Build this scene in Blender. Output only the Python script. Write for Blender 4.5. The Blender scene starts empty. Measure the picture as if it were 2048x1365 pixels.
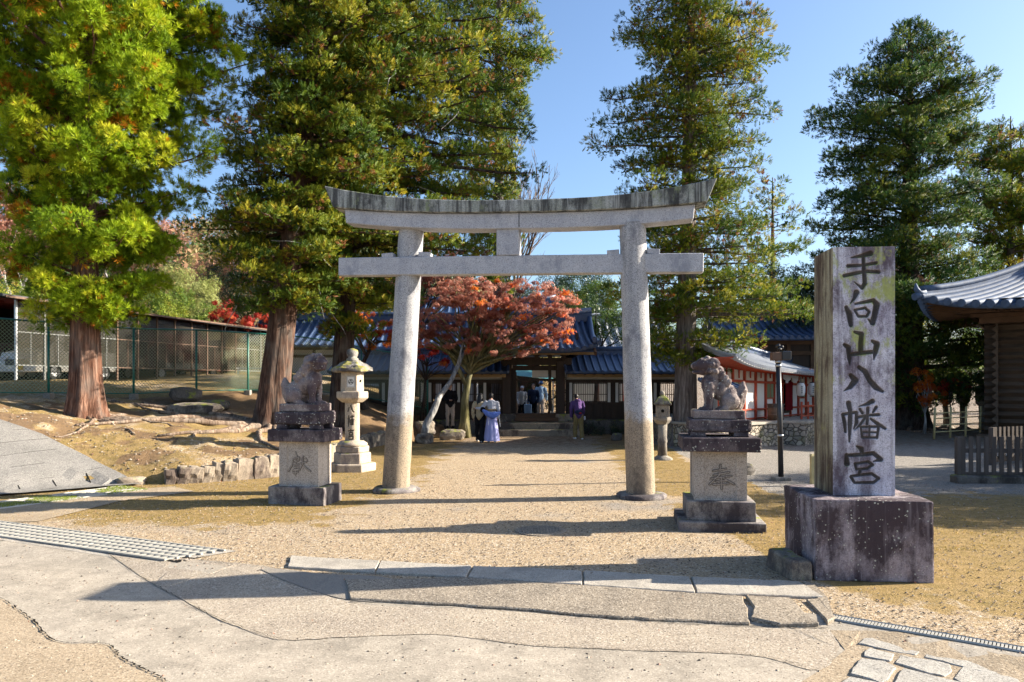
import bpy, bmesh, math, random
import numpy as np
from mathutils import Vector, Matrix
random.seed(7); rng = np.random.default_rng(7)
C = bpy.context.scene.collection
S = bpy.context.scene
# ------------------------------------------------------------------ camera, sky, sun, exposure
CZ = 2.1; F = 1500.0; HY = 764.0
cam_d = bpy.data.cameras.new("camera"); cam = bpy.data.objects.new("camera", cam_d); C.objects.link(cam)
cam.location = (0, 0, CZ); cam.rotation_euler = (math.radians(90), 0, 0)
cam_d.sensor_width = 36.0; cam_d.lens = F / 2048 * 36; cam_d.shift_y = (HY - 682.5) / 2048
cam_d.clip_end = 3000; S.camera = cam
SUN_EL = math.radians(24.8); SUN_AZ = math.radians(6.3)      # azimuth measured from +X towards +Y
W = bpy.data.worlds.new("World"); S.world = W; W.use_nodes = True
wn = W.node_tree.nodes; wl = W.node_tree.links; wn.clear()
sky = wn.new('ShaderNodeTexSky'); sky.sky_type = 'NISHITA'; sky.sun_disc = False
sky.sun_elevation = SUN_EL; sky.sun_rotation = math.pi / 2 - SUN_AZ
sky.air_density = 1.0; sky.dust_density = 1.9; sky.ozone_density = 4.0; sky.altitude = 100
bg = wn.new('ShaderNodeBackground'); bg.inputs[1].default_value = 0.082
wo = wn.new('ShaderNodeOutputWorld'); wl.new(sky.outputs[0], bg.inputs[0]); wl.new(bg.outputs[0], wo.inputs[0])
sd = bpy.data.lights.new("sun", 'SUN'); sd.energy = 5.0; sd.angle = math.radians(0.5); sd.color = (1.0, 0.905, 0.76)
sun = bpy.data.objects.new("sun", sd); C.objects.link(sun)
svec = Vector((math.cos(SUN_EL) * math.cos(SUN_AZ), math.cos(SUN_EL) * math.sin(SUN_AZ), math.sin(SUN_EL)))
sun.rotation_euler = svec.to_track_quat('Z', 'Y').to_euler(); sun.location = (30, 5, 30)
S.view_settings.view_transform = 'Standard'; S.view_settings.look = 'None'
S.view_settings.gamma = 1; S.view_settings.exposure = 1.72; S.view_settings.use_curve_mapping = False
S.render.engine = 'CYCLES'
S.cycles.max_bounces = 6; S.cycles.transparent_max_bounces = 12; S.cycles.transmission_bounces = 4
S.cycles.caustics_reflective = False; S.cycles.caustics_refractive = False
S.cycles.use_denoising = True

def at(px, py, Y):            # photo pixel + real distance -> point in the place
    return Vector(((px - 1024) / F * Y, Y, CZ + (HY - py) / F * Y))
def gp(px, py):               # photo pixel on level ground
    Y = F * CZ / (py - HY); return ((px - 1024) / F * Y, Y)

# ------------------------------------------------------------------ noise in numpy
def _hash(ix, iy, iz, seed):
    n = (ix.astype(np.int64) * 374761393 + iy.astype(np.int64) * 668265263 + iz.astype(np.int64) * 2147483647 + seed * 974711) & 0xffffffff
    n = ((n ^ (n >> 13)) * 1274126177) & 0xffffffff
    n = ((n ^ (n >> 15)) * 2246822519) & 0xffffffff
    return ((n ^ (n >> 16)) & 0xffffff) / float(0xffffff)
def vnoise(x, y, z=0.0, seed=0):
    x = np.asarray(x, float); y = np.asarray(y, float); z = np.zeros_like(x) + z
    ix, iy, iz = np.floor(x), np.floor(y), np.floor(z)
    fx, fy, fz = x - ix, y - iy, z - iz
    fx = fx * fx * (3 - 2 * fx); fy = fy * fy * (3 - 2 * fy); fz = fz * fz * (3 - 2 * fz)
    r = 0
    for dx in (0, 1):
        for dy in (0, 1):
            for dz in (0, 1):
                w = (fx if dx else 1 - fx) * (fy if dy else 1 - fy) * (fz if dz else 1 - fz)
                r = r + w * _hash(ix + dx, iy + dy, iz + dz, seed)
    return r * 2 - 1
def fbm(x, y, z=0.0, seed=0, o=4):
    r = 0; a = .5; f = 1.0
    for i in range(o):
        r = r + a * vnoise(np.asarray(x) * f, np.asarray(y) * f, np.asarray(z) * f, seed + i); a *= .5; f *= 2.03
    return r
def sstep(a, b, x):
    t = np.clip((np.asarray(x, float) - a) / (b - a), 0, 1); return t * t * (3 - 2 * t)

# ------------------------------------------------------------------ materials
def mat(name):
    m = bpy.data.materials.new(name); m.use_nodes = True
    nt = m.node_tree; nt.nodes.clear()
    return m, nt, nt.nodes, nt.links
class N:
    """small helper round a node tree"""
    def __init__(s, name):
        s.m, s.nt, s.n, s.l = mat(name)
        s.out = s.n.new('ShaderNodeOutputMaterial')
        s.pos = s.n.new('ShaderNodeNewGeometry')
        s.tc = s.n.new('ShaderNodeTexCoord')
    def vec(s, scale=(1, 1, 1), obj=False, loc=(0, 0, 0)):
        k = s.n.new('ShaderNodeMapping'); k.inputs['Scale'].default_value = scale; k.inputs['Location'].default_value = loc
        s.l.new(s.tc.outputs['Object'] if obj else s.pos.outputs['Position'], k.inputs[0]); return k.outputs[0]
    def noise(s, scale, detail=4, rough=.55, v=None, dist=0.0, col=False):
        k = s.n.new('ShaderNodeTexNoise'); k.inputs['Scale'].default_value = scale; k.inputs['Detail'].default_value = detail
        k.inputs['Roughness'].default_value = rough; k.inputs['Distortion'].default_value = dist
        s.l.new(v if v is not None else s.pos.outputs['Position'], k.inputs['Vector'])
        return k.outputs['Color' if col else 'Fac']
    def voro(s, scale, v=None, feature='F1', out='Distance', rand=1.0):
        k = s.n.new('ShaderNodeTexVoronoi'); k.feature = feature; k.inputs['Scale'].default_value = scale
        k.inputs['Randomness'].default_value = rand
        s.l.new(v if v is not None else s.pos.outputs['Position'], k.inputs['Vector']); return k.outputs[out]
    def ramp(s, fac, stops, interp='LINEAR'):
        k = s.n.new('ShaderNodeValToRGB'); e = k.color_ramp.elements; k.color_ramp.interpolation = interp
        while len(e) < len(stops): e.new(.5)
        for i, (p, c) in enumerate(stops):
            e[i].position = p; c = (c, c, c) if isinstance(c, (int, float)) else c; e[i].color = (*c, 1)
        s.l.new(fac, k.inputs[0]); return k.outputs[0]
    def mix(s, fac, a, b, mode='MIX'):
        k = s.n.new('ShaderNodeMix'); k.data_type = 'RGBA'; k.blend_type = mode
        for i, v in ((0, fac), (6, a), (7, b)):
            sock = k.inputs[i]
            if isinstance(v, (int, float)): sock.default_value = v if i == 0 else (v, v, v, 1)
            elif isinstance(v, tuple): sock.default_value = (*v, 1)
            else: s.l.new(v, sock)
        return k.outputs[2]
    def math(s, op, a, b=0.0, clamp=False):
        k = s.n.new('ShaderNodeMath'); k.operation = op; k.use_clamp = clamp
        for i, v in enumerate((a, b)):
            if isinstance(v, (int, float)): k.inputs[i].default_value = v
            else: s.l.new(v, k.inputs[i])
        return k.outputs[0]
    def attr(s, name, out='Fac'):
        k = s.n.new('ShaderNodeAttribute'); k.attribute_name = name; return k.outputs[out]
    def sep(s, v, i):
        k = s.n.new('ShaderNodeSeparateXYZ'); s.l.new(v, k.inputs[0]); return k.outputs[i]
    def bump(s, h, strength=.4, dist=.02, base=None):
        k = s.n.new('ShaderNodeBump'); k.inputs['Strength'].default_value = strength; k.inputs['Distance'].default_value = dist
        s.l.new(h, k.inputs['Height'])
        if base is not None: s.l.new(base, k.inputs['Normal'])
        return k.outputs[0]
    def done(s, col, rough=.8, bump=None, spec=.3, metal=0.0, trans=0.0, alpha=None, sheen=0):
        p = s.n.new('ShaderNodeBsdfPrincipled')
        for key, v in (('Base Color', col), ('Roughness', rough), ('Specular IOR Level', spec), ('Metallic', metal)):
            if isinstance(v, (int, float)): p.inputs[key].default_value = v
            elif isinstance(v, tuple): p.inputs[key].default_value = (*v, 1)
            else: s.l.new(v, p.inputs[key])
        if bump is not None: s.l.new(bump, p.inputs['Normal'])
        res = p.outputs[0]
        if trans:
            t = s.n.new('ShaderNodeBsdfTranslucent')
            if isinstance(col, tuple): t.inputs[0].default_value = (*col, 1)
            else: s.l.new(col, t.inputs[0])
            x = s.n.new('ShaderNodeMixShader'); x.inputs[0].default_value = trans
            s.l.new(res, x.inputs[1]); s.l.new(t.outputs[0], x.inputs[2]); res = x.outputs[0]
        if alpha is not None:
            t = s.n.new('ShaderNodeBsdfTransparent'); x = s.n.new('ShaderNodeMixShader')
            if isinstance(alpha, (int, float)): x.inputs[0].default_value = alpha
            else: s.l.new(alpha, x.inputs[0])
            s.l.new(t.outputs[0], x.inputs[1]); s.l.new(res, x.inputs[2]); res = x.outputs[0]
        s.l.new(res, s.out.inputs[0]); return s.m

M = {}
def plain(name, col, rough=.7, var=.25, scale=6, bump=.15, spec=.3, metal=0.0, stretch=(1, 1, 1)):
    k = N(name); v = k.vec(stretch)
    n1 = k.noise(scale, 5, .6, v); n2 = k.noise(scale * 9, 3, .6, v)
    a = k.ramp(n1, [(.3, tuple(c * (1 - var) for c in col)), (.7, tuple(min(1, c * (1 + var)) for c in col))])
    c = k.mix(k.math('MULTIPLY', n2, .5), a, tuple(c * .6 for c in col), 'MIX')
    M[name] = k.done(c, rough, k.bump(n2, bump, .01) if bump else None, spec, metal); return M[name]

def stone(name, light, mid, dark, dark_amt=.5, streak=.0, moss=0.0, spots=0.0, grime=None, speck=.5, mosscol=(.16, .17, .03), groove=False, stain=None, topdark=0.0, warm=None):
    k = N(name)
    light = tuple(x * .84 for x in light); mid = tuple(x * .84 for x in mid); dark = tuple(x * .85 for x in dark)
    fine = k.voro(120, feature='F1', out='Color'); fine = k.sep(fine, 0)
    g = k.noise(60, 3, .7)
    big = k.noise(2.6, 6, .62)
    c = k.mix(k.ramp(big, [(.35, 0.0), (.68, 1.0)]), light, mid)
    sp = k.ramp(fine, [(.0, 1 - speck), (.35, 1.0), (1.0, 1 + speck * .25)])
    c = k.mix(1.0, c, sp, 'MULTIPLY')
    c = k.mix(1.0, c, k.ramp(g, [(.3, .78), (.7, 1.12)]), 'MULTIPLY')
    # dark weathering patches with ragged edges
    dn = k.noise(1.7, 8, .72, k.vec((1, 1, .55), loc=(3.1, 1.2, 7.7)))
    lo = .62 - dark_amt * .35
    c = k.mix(k.ramp(dn, [(lo, 0.0), (lo + .10, .92)]), c, dark)
    if streak:
        sn = k.noise(9, 5, .6, k.vec((1, 1, .07)))
        c = k.mix(k.math('MULTIPLY', k.ramp(sn, [(.46, 0.0), (.60, 1.0)]), streak), c, tuple(x * .8 for x in dark))
        sn = k.noise(14, 4, .6, k.vec((1, 1, .06), loc=(9, 9, 1)))
        c = k.mix(k.math('MULTIPLY', k.ramp(sn, [(.55, 0.0), (.68, 1.0)]), streak * .7), c, tuple(min(1, x * 1.1) for x in light))
    if stain:   # (z, width, colour): mud and rust rising from the foot
        z = k.sep(k.pos.outputs['Position'], 2)
        zz = k.math('ADD', z, k.math('MULTIPLY', k.math('SUBTRACT', k.noise(5, 4), .5), stain[1]))
        f = k.ramp(k.math('DIVIDE', zz, 3.0), [((stain[0] - .10) / 3, .85), ((stain[0] + .10) / 3, 0.0)])
        c = k.mix(f, c, k.mix(1.0, c, stain[2], 'MULTIPLY'))
    if spots:
        vv = k.voro(21, k.mix(.06, k.pos.outputs['Position'], k.noise(7, 4, .6, col=True), 'ADD'), rand=1.0)
        en = k.noise(3.2, 4, .6, k.vec((1, 1, 1), loc=(5, 5, 5)))
        rr = k.math('SUBTRACT', k.math('MULTIPLY', en, .9 * spots), vv)
        rr = k.math('ADD', rr, k.math('MULTIPLY', k.math('SUBTRACT', k.noise(55, 3), .5), .16))
        c = k.mix(k.ramp(rr, [(.10, 0.0), (.16, .85)]), c, (.50, .50, .42))
    if moss:
        mn = k.noise(3.3, 7, .7, k.vec((1, 1, .6), loc=(8, 2, 4)))
        nz = k.sep(k.pos.outputs['Normal'], 2)
        f = k.math('ADD', mn, k.math('MULTIPLY', nz, .10))
        lo = .70 - moss * .30
        mc = k.mix(k.noise(25, 3), mosscol, tuple(x * 1.9 for x in mosscol))
        if groove and moss > .3: f = k.math('ADD', f, k.ramp(k.math('DIVIDE', k.sep(k.pos.outputs['Position'], 2), 4.0), [(.72, 0.0), (.90, .11)]))
        c = k.mix(k.ramp(f, [(lo, 0.0), (lo + .09, .9)]), c, mc)
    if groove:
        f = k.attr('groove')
        c = k.mix(k.math('MULTIPLY', f, .88), c, (.042, .036, .028))  # carved strokes darkened: grime and recess shade both put into the colour
    b = k.bump(k.math('ADD', k.math('MULTIPLY', fine, .5), k.noise(22, 6, .7)), .5, .012)
    M[name] = k.done(c, .9, b, .18); return M[name]

# name, light, mid, dark
stone('torii_stone', (.56, .55, .54), (.42, .42, .44), (.20, .20, .22), .26, streak=.28, speck=.75, stain=(1.45, .7, (.78, .60, .38)))
stone('torii_beam', (.58, .58, .60), (.46, .47, .51), (.30, .31, .35), .22, streak=.12, speck=.5)
stone('torii_cap', (.46, .47, .44), (.30, .32, .26), (.06, .06, .06), .42, streak=.85, moss=.40, mosscol=(.13, .15, .08), spots=.25)
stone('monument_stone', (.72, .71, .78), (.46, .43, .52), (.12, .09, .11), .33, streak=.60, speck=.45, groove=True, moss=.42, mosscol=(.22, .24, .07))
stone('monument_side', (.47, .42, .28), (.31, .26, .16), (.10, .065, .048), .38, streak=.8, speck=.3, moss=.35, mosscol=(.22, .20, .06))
stone('monument_base', (.46, .40, .42), (.25, .19, .20), (.055, .038, .044), .50, streak=.35, spots=.60, speck=.35)
stone('pedestal_dark', (.26, .22, .21), (.15, .11, .12), (.05, .038, .045), .55, streak=.15, spots=.62, speck=.4)
stone('pedestal_foot', (.40, .37, .33), (.22, .19, .19), (.06, .05, .055), .52, streak=.1, spots=.35, moss=.2, speck=.4)
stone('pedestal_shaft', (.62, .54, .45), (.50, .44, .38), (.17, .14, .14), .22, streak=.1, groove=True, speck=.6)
stone('lion_stone', (.40, .34, .31), (.20, .15, .145), (.075, .052, .058), .38, spots=.65, speck=.35, moss=.12, mosscol=(.22, .20, .08))
stone('lion_stone_pale', (.44, .36, .28), (.26, .20, .17), (.085, .06, .065), .40, spots=.45, speck=.35)
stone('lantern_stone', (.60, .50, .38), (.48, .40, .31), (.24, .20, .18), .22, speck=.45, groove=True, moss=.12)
stone('lantern_roof', (.34, .32, .30), (.22, .20, .17), (.08, .07, .07), .35, moss=.50, mosscol=(.17, .155, .025), spots=.5)
stone('lantern_grey', (.36, .32, .26), (.26, .23, .19), (.10, .09, .09), .35, spots=.3)
stone('rock', (.40, .34, .26), (.26, .22, .17), (.09, .075, .07), .40, moss=.25)
stone('rock_dark', (.20, .18, .16), (.13, .115, .10), (.05, .045, .04), .40, moss=.35)
stone('wall_stone', (.40, .33, .25), (.27, .22, .17), (.12, .09, .075), .38, moss=.12, speck=.35)
stone('kerb_stone', (.50, .45, .38), (.40, .36, .30), (.30, .27, .23), .20, speck=.45)
stone('concrete_block', (.36, .33, .29), (.26, .24, .21), (.12, .11, .10), .25)
plain('tile', (.045, .078, .155), .42, .3, 5, .3, .6)
plain('tile_pale', (.34, .36, .40), .5, .2, 4, .3, .4)
plain('dark_wood', (.050, .030, .020), .6, .4, 5, .3, .3, stretch=(1, 1, .15))
plain('brown_wood', (.13, .075, .045), .7, .35, 5, .3, .2, stretch=(.3, 1, 1))
plain('log_wood', (.12, .085, .060), .75, .35, 9, .5, .2, stretch=(.15, .15, 1))
plain('grey_wood', (.105, .088, .078), .85, .4, 8, .5, .1, stretch=(1, 1, .1))
plain('beige_wood', (.36, .24, .12), .7, .3, 5, .2, .2)
plain('white_plaster', (.76, .72, .66), .85, .06, 3, .05, .1)
plain('red_paint', (.42, .065, .028), .5, .15, 5, .05, .4)
plain('crimson_cloth', (.16, .008, .012), .9, .2, 9, .1, .1)
plain('green_paint', (.016, .15, .115), .35, .25, 6, .1, .5)
plain('black_metal', (.018, .018, .022), .35, .3, 8, .1, .5)
plain('steel', (.48, .49, .50), .42, .2, 10, .15, .5, .7)
plain('dull_steel', (.17, .175, .165), .5, .25, 8, .1, .4); stone('paving_stone', (.46, .43, .375), (.385, .355, .31), (.26, .24, .205), .2, speck=.5); plain('rust_shade_metal', (.15, .09, .06), .6, .3, 10, .2, .3)
plain('grate_metal', (.42, .40, .35), .6, .2, 12, .2, .4, .2)
plain('slot_dark', (.012, .011, .010), .9, .2, 9, .1, .1)
plain('white_paint', (.74, .74, .72), .35, .05, 3, .03, .5)
plain('red_car', (.20, .016, .014), .3, .1, 3, .03, .6)
plain('tyre', (.02, .02, .02), .85, .2, 9, .2, .2)
plain('glass_dark', (.02, .025, .03), .08, .1, 2, 0, .8)
plain('plate_yellow', (.75, .50, .03), .5, .05, 4, 0, .4)
plain('lamp_red', (.7, .03, .02), .3, .05, 4, 0, .6)
plain('bluegreen_metal', (.10, .30, .30), .4, .2, 3, .1, .5)
plain('light_bamboo', (.55, .45, .22), .6, .2, 8, .1, .3)
plain('white_cloth', (.72, .72, .76), .9, .06, 12, .1, .1)
plain('paper', (.78, .76, .72), .9, .04, 9, .03, .1)
plain('ink', (.02, .018, .02), .8, .1, 9, 0, .1)
plain('gold_grey', (.35, .31, .22), .8, .2, 12, .2, .2)
# ------------------------------------------------------------------ objects
def tag(o, label=None, cat=None, group=None, kind=None):
    if label: o['label'] = label
    if cat: o['category'] = cat
    if group: o['group'] = group
    if kind: o['kind'] = kind
    return o
def empty(name, loc=(0, 0, 0), rz=0.0, label=None, cat=None, group=None):
    o = bpy.data.objects.new(name, None); C.objects.link(o); o.location = loc; o.rotation_euler = (0, 0, rz)
    o.empty_display_size = .1
    return tag(o, label, cat, group)
def link(name, me, m, parent=None, loc=(0, 0, 0), rz=0.0, smooth=False):
    o = bpy.data.objects.new(name, me); C.objects.link(o)
    if m is not None and not me.materials: me.materials.append(M[m] if isinstance(m, str) else m)
    o.location = loc; o.rotation_euler = (0, 0, rz)
    if parent is not None: o.parent = parent
    if smooth: me.polygons.foreach_set('use_smooth', [True] * len(me.polygons))
    return o
def copy_tree(o, parent=None):
    c = o.copy(); C.objects.link(c)
    if parent is not None: c.parent = parent
    for ch in [x for x in bpy.data.objects if x.parent == o]: copy_tree(ch, c)
    return c

class MB:
    """collects shapes for ONE mesh object; points are in the parent's frame (or world when world=True at build)"""
    def __init__(s): s.v = []; s.f = []; s.sm = []
    def add(s, vs, fs, smooth=False):
        b = len(s.v); s.v += [tuple(p) for p in vs]; s.f += [tuple(b + i for i in f) for f in fs]; s.sm += [smooth] * len(fs); return s
    def box(s, c, size, rz=0.0, taper=1.0, tilt=None):
        hx, hy, hz = size[0] / 2, size[1] / 2, size[2] / 2
        vs = []
        for z, t in ((-hz, 1.0), (hz, taper)):
            for x, y in ((-hx, -hy), (hx, -hy), (hx, hy), (-hx, hy)): vs.append(Vector((x * t, y * t, z)))
        R = Matrix.Rotation(rz, 3, 'Z')
        if tilt is not None: R = R @ tilt
        vs = [R @ p + Vector(c) for p in vs]
        return s.add(vs, [(3, 2, 1, 0), (4, 5, 6, 7), (0, 1, 5, 4), (1, 2, 6, 5), (2, 3, 7, 6), (3, 0, 4, 7)])
    def bar(s, a, b, w, h=None, up=(0, 0, 1)):
        a = Vector(a); b = Vector(b); h = h or w; d = b - a; L = d.length; d.normalize()
        u = Vector(up); side = d.cross(u)
        if side.length < 1e-4: side = d.cross(Vector((1, 0, 0)))
        side.normalize(); u = side.cross(d)
        vs = []
        for p in (a, b):
            for x, y in ((-1, -1), (1, -1), (1, 1), (-1, 1)): vs.append(p + side * (x * w / 2) + u * (y * h / 2))
        return s.add(vs, [(3, 2, 1, 0), (4, 5, 6, 7), (0, 1, 5, 4), (1, 2, 6, 5), (2, 3, 7, 6), (3, 0, 4, 7)])
    def tube(s, pts, rad, n=8, cap=True, smooth=True, squash=None):
        pts = [Vector(p) for p in pts]; k = len(pts)
        if isinstance(rad, (int, float)): rad = [rad] * k
        t0 = (pts[1] - pts[0]).normalized(); ref = Vector((0, 0, 1)) if abs(t0.z) < .9 else Vector((1, 0, 0))
        vs = []; fs = []
        for i, p in enumerate(pts):
            t = (pts[min(i + 1, k - 1)] - pts[max(i - 1, 0)]).normalized()
            a = t.cross(ref).normalized(); b = t.cross(a).normalized()
            for j in range(n):
                q = 2 * math.pi * j / n; vs.append(p + a * (math.cos(q) * rad[i]) + b * (math.sin(q) * rad[i]))
        for i in range(k - 1):
            for j in range(n):
                fs.append((i * n + j, i * n + (j + 1) % n, (i + 1) * n + (j + 1) % n, (i + 1) * n + j))
        s.add(vs, fs, smooth)
        if cap: s.add([], [tuple(len(s.v) - n * k + j for j in range(n))[::-1]]) if False else None
        if cap:
            b0 = len(s.v) - n * k
            s.f.append(tuple(b0 + j for j in reversed(range(n)))); s.sm.append(False)
            s.f.append(tuple(b0 + (k - 1) * n + j for j in range(n))); s.sm.append(False)
        return s
    def lathe(s, prof, n=16, c=(0, 0, 0), smooth=True, rot=0.0, lob=None):
        c = Vector(c); vs = []; fs = []; k = len(prof)
        for i, (r, z) in enumerate(prof):
            for j in range(n):
                q = 2 * math.pi * j / n + rot; rr = r * (lob(q, z) if lob else 1)
                vs.append(c + Vector((math.cos(q) * rr, math.sin(q) * rr, z)))
        for i in range(k - 1):
            for j in range(n): fs.append((i * n + j, i * n + (j + 1) % n, (i + 1) * n + (j + 1) % n, (i + 1) * n + j))
        s.add(vs, fs, smooth); b0 = len(s.v) - n * k
        s.f.append(tuple(b0 + j for j in reversed(range(n)))); s.sm.append(False)
        s.f.append(tuple(b0 + (k - 1) * n + j for j in range(n))); s.sm.append(False)
        return s
    def prism(s, poly, z0, z1):
        n = len(poly)
        ar = sum(poly[i][0] * poly[(i + 1) % n][1] - poly[(i + 1) % n][0] * poly[i][1] for i in range(n))
        if ar < 0: poly = poly[::-1]
        f0 = (lambda p: z0(*p)) if callable(z0) else (lambda p: z0); f1 = (lambda p: z1(*p)) if callable(z1) else (lambda p: z1)
        vs = [(p[0], p[1], f0(p)) for p in poly] + [(p[0], p[1], f1(p)) for p in poly]
        return s.add(vs, [tuple(reversed(range(n))), tuple(range(n, 2 * n))] + [(i, (i + 1) % n, n + (i + 1) % n, n + i) for i in range(n)])
    def build(s, name, m, parent=None, world=False, bevel=0.0, seg=1, rough=0.0, rscale=4.0, sub=0, loc=(0, 0, 0), rz=0.0, smooth=False, wn=False):
        me = bpy.data.meshes.new(name); vs = s.v
        if world and parent is not None:
            R = Matrix.Rotation(-parent.rotation_euler.z, 3, 'Z'); L = Vector(parent.location)
            vs = [tuple(R @ (Vector(p) - L)) for p in vs]
        me.from_pydata(vs, [], s.f)
        if s.sm and any(s.sm): me.polygons.foreach_set('use_smooth', s.sm)
        if bevel or sub:
            bm = bmesh.new(); bm.from_mesh(me)
            if bevel:
                try: bmesh.ops.bevel(bm, geom=[e for e in bm.edges if e.is_manifold and e.calc_face_angle(0) > .5], offset=bevel, segments=seg, affect='EDGES', profile=.6, clamp_overlap=True)
                except Exception: pass
            if sub:
                for _ in range(sub):
                    es = [e for e in bm.edges if e.calc_length() > .09]
                    if not es or len(es) > 60000: break
                    bmesh.ops.subdivide_edges(bm, edges=es, cuts=1, use_grid_fill=True)
                bmesh.ops.triangulate(bm, faces=[f for f in bm.faces if len(f.verts) > 4])
            bm.to_mesh(me); bm.free()
        if rough:
            n = len(me.vertices); co = np.empty(n * 3); me.vertices.foreach_get('co', co); co = co.reshape(-1, 3)
            q = co * rscale + hash(name) % 7 if False else co * rscale + len(vs) % 7
            d = np.stack([fbm(q[:, 0], q[:, 1], q[:, 2], 3 + i) for i in range(3)], 1)
            co = co + d * rough; me.vertices.foreach_set('co', co.ravel())
        me.validate(); me.update()
        return link(name, me, m, parent, loc, rz, smooth)

def quads(name, V, m, parent=None, attrs=None, loc=(0, 0, 0), k=4):
    """V: (n*k,3) corner array of loose k-gons"""
    V = np.ascontiguousarray(V, dtype=np.float32); nv = len(V); nf = nv // k
    me = bpy.data.meshes.new(name); me.vertices.add(nv); me.vertices.foreach_set('co', V.ravel())
    me.loops.add(nv); me.loops.foreach_set('vertex_index', np.arange(nv, dtype=np.int32))
    me.polygons.add(nf); me.polygons.foreach_set('loop_start', np.arange(0, nv, k, dtype=np.int32))
    me.update(calc_edges=True)
    for an, av in (attrs or {}).items():
        a = me.attributes.new(an, 'FLOAT', 'POINT'); a.data.foreach_set('value', np.ascontiguousarray(av, dtype=np.float32))
    return link(name, me, m, parent, loc)
def grid_mesh(name, P, m, parent=None, attrs=None, smooth=True, loc=(0, 0, 0), rz=0.0, flip=False):
    """P: (a,b,3)"""
    a, b = P.shape[:2]; me = bpy.data.meshes.new(name)
    me.vertices.add(a * b); me.vertices.foreach_set('co', np.ascontiguousarray(P, dtype=np.float32).ravel())
    i, j = np.meshgrid(np.arange(a - 1), np.arange(b - 1), indexing='ij')
    q = np.stack([i * b + j, (i + 1) * b + j, (i + 1) * b + j + 1, i * b + j + 1], -1).reshape(-1, 4).astype(np.int32)
    if flip: q = q[:, ::-1]
    me.loops.add(q.size); me.loops.foreach_set('vertex_index', np.ascontiguousarray(q).ravel())
    me.polygons.add(len(q)); me.polygons.foreach_set('loop_start', np.arange(0, q.size, 4, dtype=np.int32))
    me.update(calc_edges=True)
    for an, av in (attrs or {}).items():
        t = me.attributes.new(an, 'FLOAT', 'POINT'); t.data.foreach_set('value', np.ascontiguousarray(av, dtype=np.float32).ravel())
    return link(name, me, m, parent, loc, rz, smooth)

def sculpt(name, prims, m, parent=None, voxel=.02, noise=.0, nscale=8, smooth=2, loc=(0, 0, 0), rz=0.0, cut=None):
    """one continuous surface from ellipsoids ('e',c,r[,euler]) and tapering limbs ('l',pts,radii)"""
    bm = bmesh.new()
    for p in prims:
        if p[0] == 'e':
            T = Matrix.Translation(Vector(p[1])) @ (Matrix(p[3]) if len(p) > 3 and not isinstance(p[3], tuple) else (Matrix.Identity(4) if len(p) < 4 else __import__('mathutils').Euler(p[3]).to_matrix().to_4x4())) @ Matrix.Diagonal((*p[2], 1))
            bmesh.ops.create_icosphere(bm, subdivisions=3, radius=1.0, matrix=T)
        elif p[0] == 'l':
            pts, rad = p[1], p[2]
            for i in range(len(pts)):
                bmesh.ops.create_icosphere(bm, subdivisions=2, radius=rad[i], matrix=Matrix.Translation(Vector(pts[i])))
            for i in range(len(pts) - 1):
                a = Vector(pts[i]); b = Vector(pts[i + 1]); d = b - a
                if d.length < 1e-4: continue
                T = Matrix.Translation((a + b) / 2) @ d.to_track_quat('Z', 'Y').to_matrix().to_4x4()
                bmesh.ops.create_cone(bm, cap_ends=True, segments=12, radius1=rad[i], radius2=rad[i + 1], depth=d.length, matrix=T)
        elif p[0] == 'b':
            T = Matrix.Translation(Vector(p[1])) @ Matrix.Diagonal((*p[2], 1))
            bmesh.ops.create_cube(bm, size=1.0, matrix=T)
    me = bpy.data.meshes.new(name + "_src"); bm.to_mesh(me); bm.free()
    o = bpy.data.objects.new(name + "_src", me); C.objects.link(o)
    r = o.modifiers.new('r', 'REMESH'); r.mode = 'VOXEL'; r.voxel_size = voxel
    if smooth:
        s_ = o.modifiers.new('s', 'SMOOTH'); s_.iterations = smooth; s_.factor = .6
    dg = bpy.context.evaluated_depsgraph_get(); me2 = bpy.data.meshes.new_from_object(o.evaluated_get(dg))
    bpy.data.objects.remove(o); bpy.data.meshes.remove(me); me2.name = name
    if noise:
        n = len(me2.vertices); co = np.empty(n * 3); me2.vertices.foreach_get('co', co); co = co.reshape(-1, 3)
        no = np.empty(n * 3); me2.vertices.foreach_get('normal', no); no = no.reshape(-1, 3)
        d = fbm(co[:, 0] * nscale, co[:, 1] * nscale, co[:, 2] * nscale, 5)
        if cut is not None: d = d + cut(co) / noise
        co += no * (d * noise)[:, None]; me2.vertices.foreach_set('co', co.ravel())
    me2.materials.clear(); me2.update()
    return link(name, me2, m, parent, loc, rz, True)

# carving: strokes are lists of (x, y, half_width) in metres on the face; returns groove depth 0..1
def carve(U, V_, strokes, soft=.35):
    D = np.full(U.shape, -1.0)
    for st in strokes:
        for (x0, y0, r0), (x1, y1, r1) in zip(st[:-1], st[1:]):
            dx, dy = x1 - x0, y1 - y0; L = dx * dx + dy * dy + 1e-12
            t = np.clip(((U - x0) * dx + (V_ - y0) * dy) / L, 0, 1)
            d = np.hypot(U - x0 - t * dx, V_ - y0 - t * dy); r = r0 + (r1 - r0) * t
            D = np.maximum(D, (r - d) / np.maximum(r0, r1).clip(1e-4) if False else (r - d))
    return D     # metres inside the stroke (negative outside)

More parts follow.
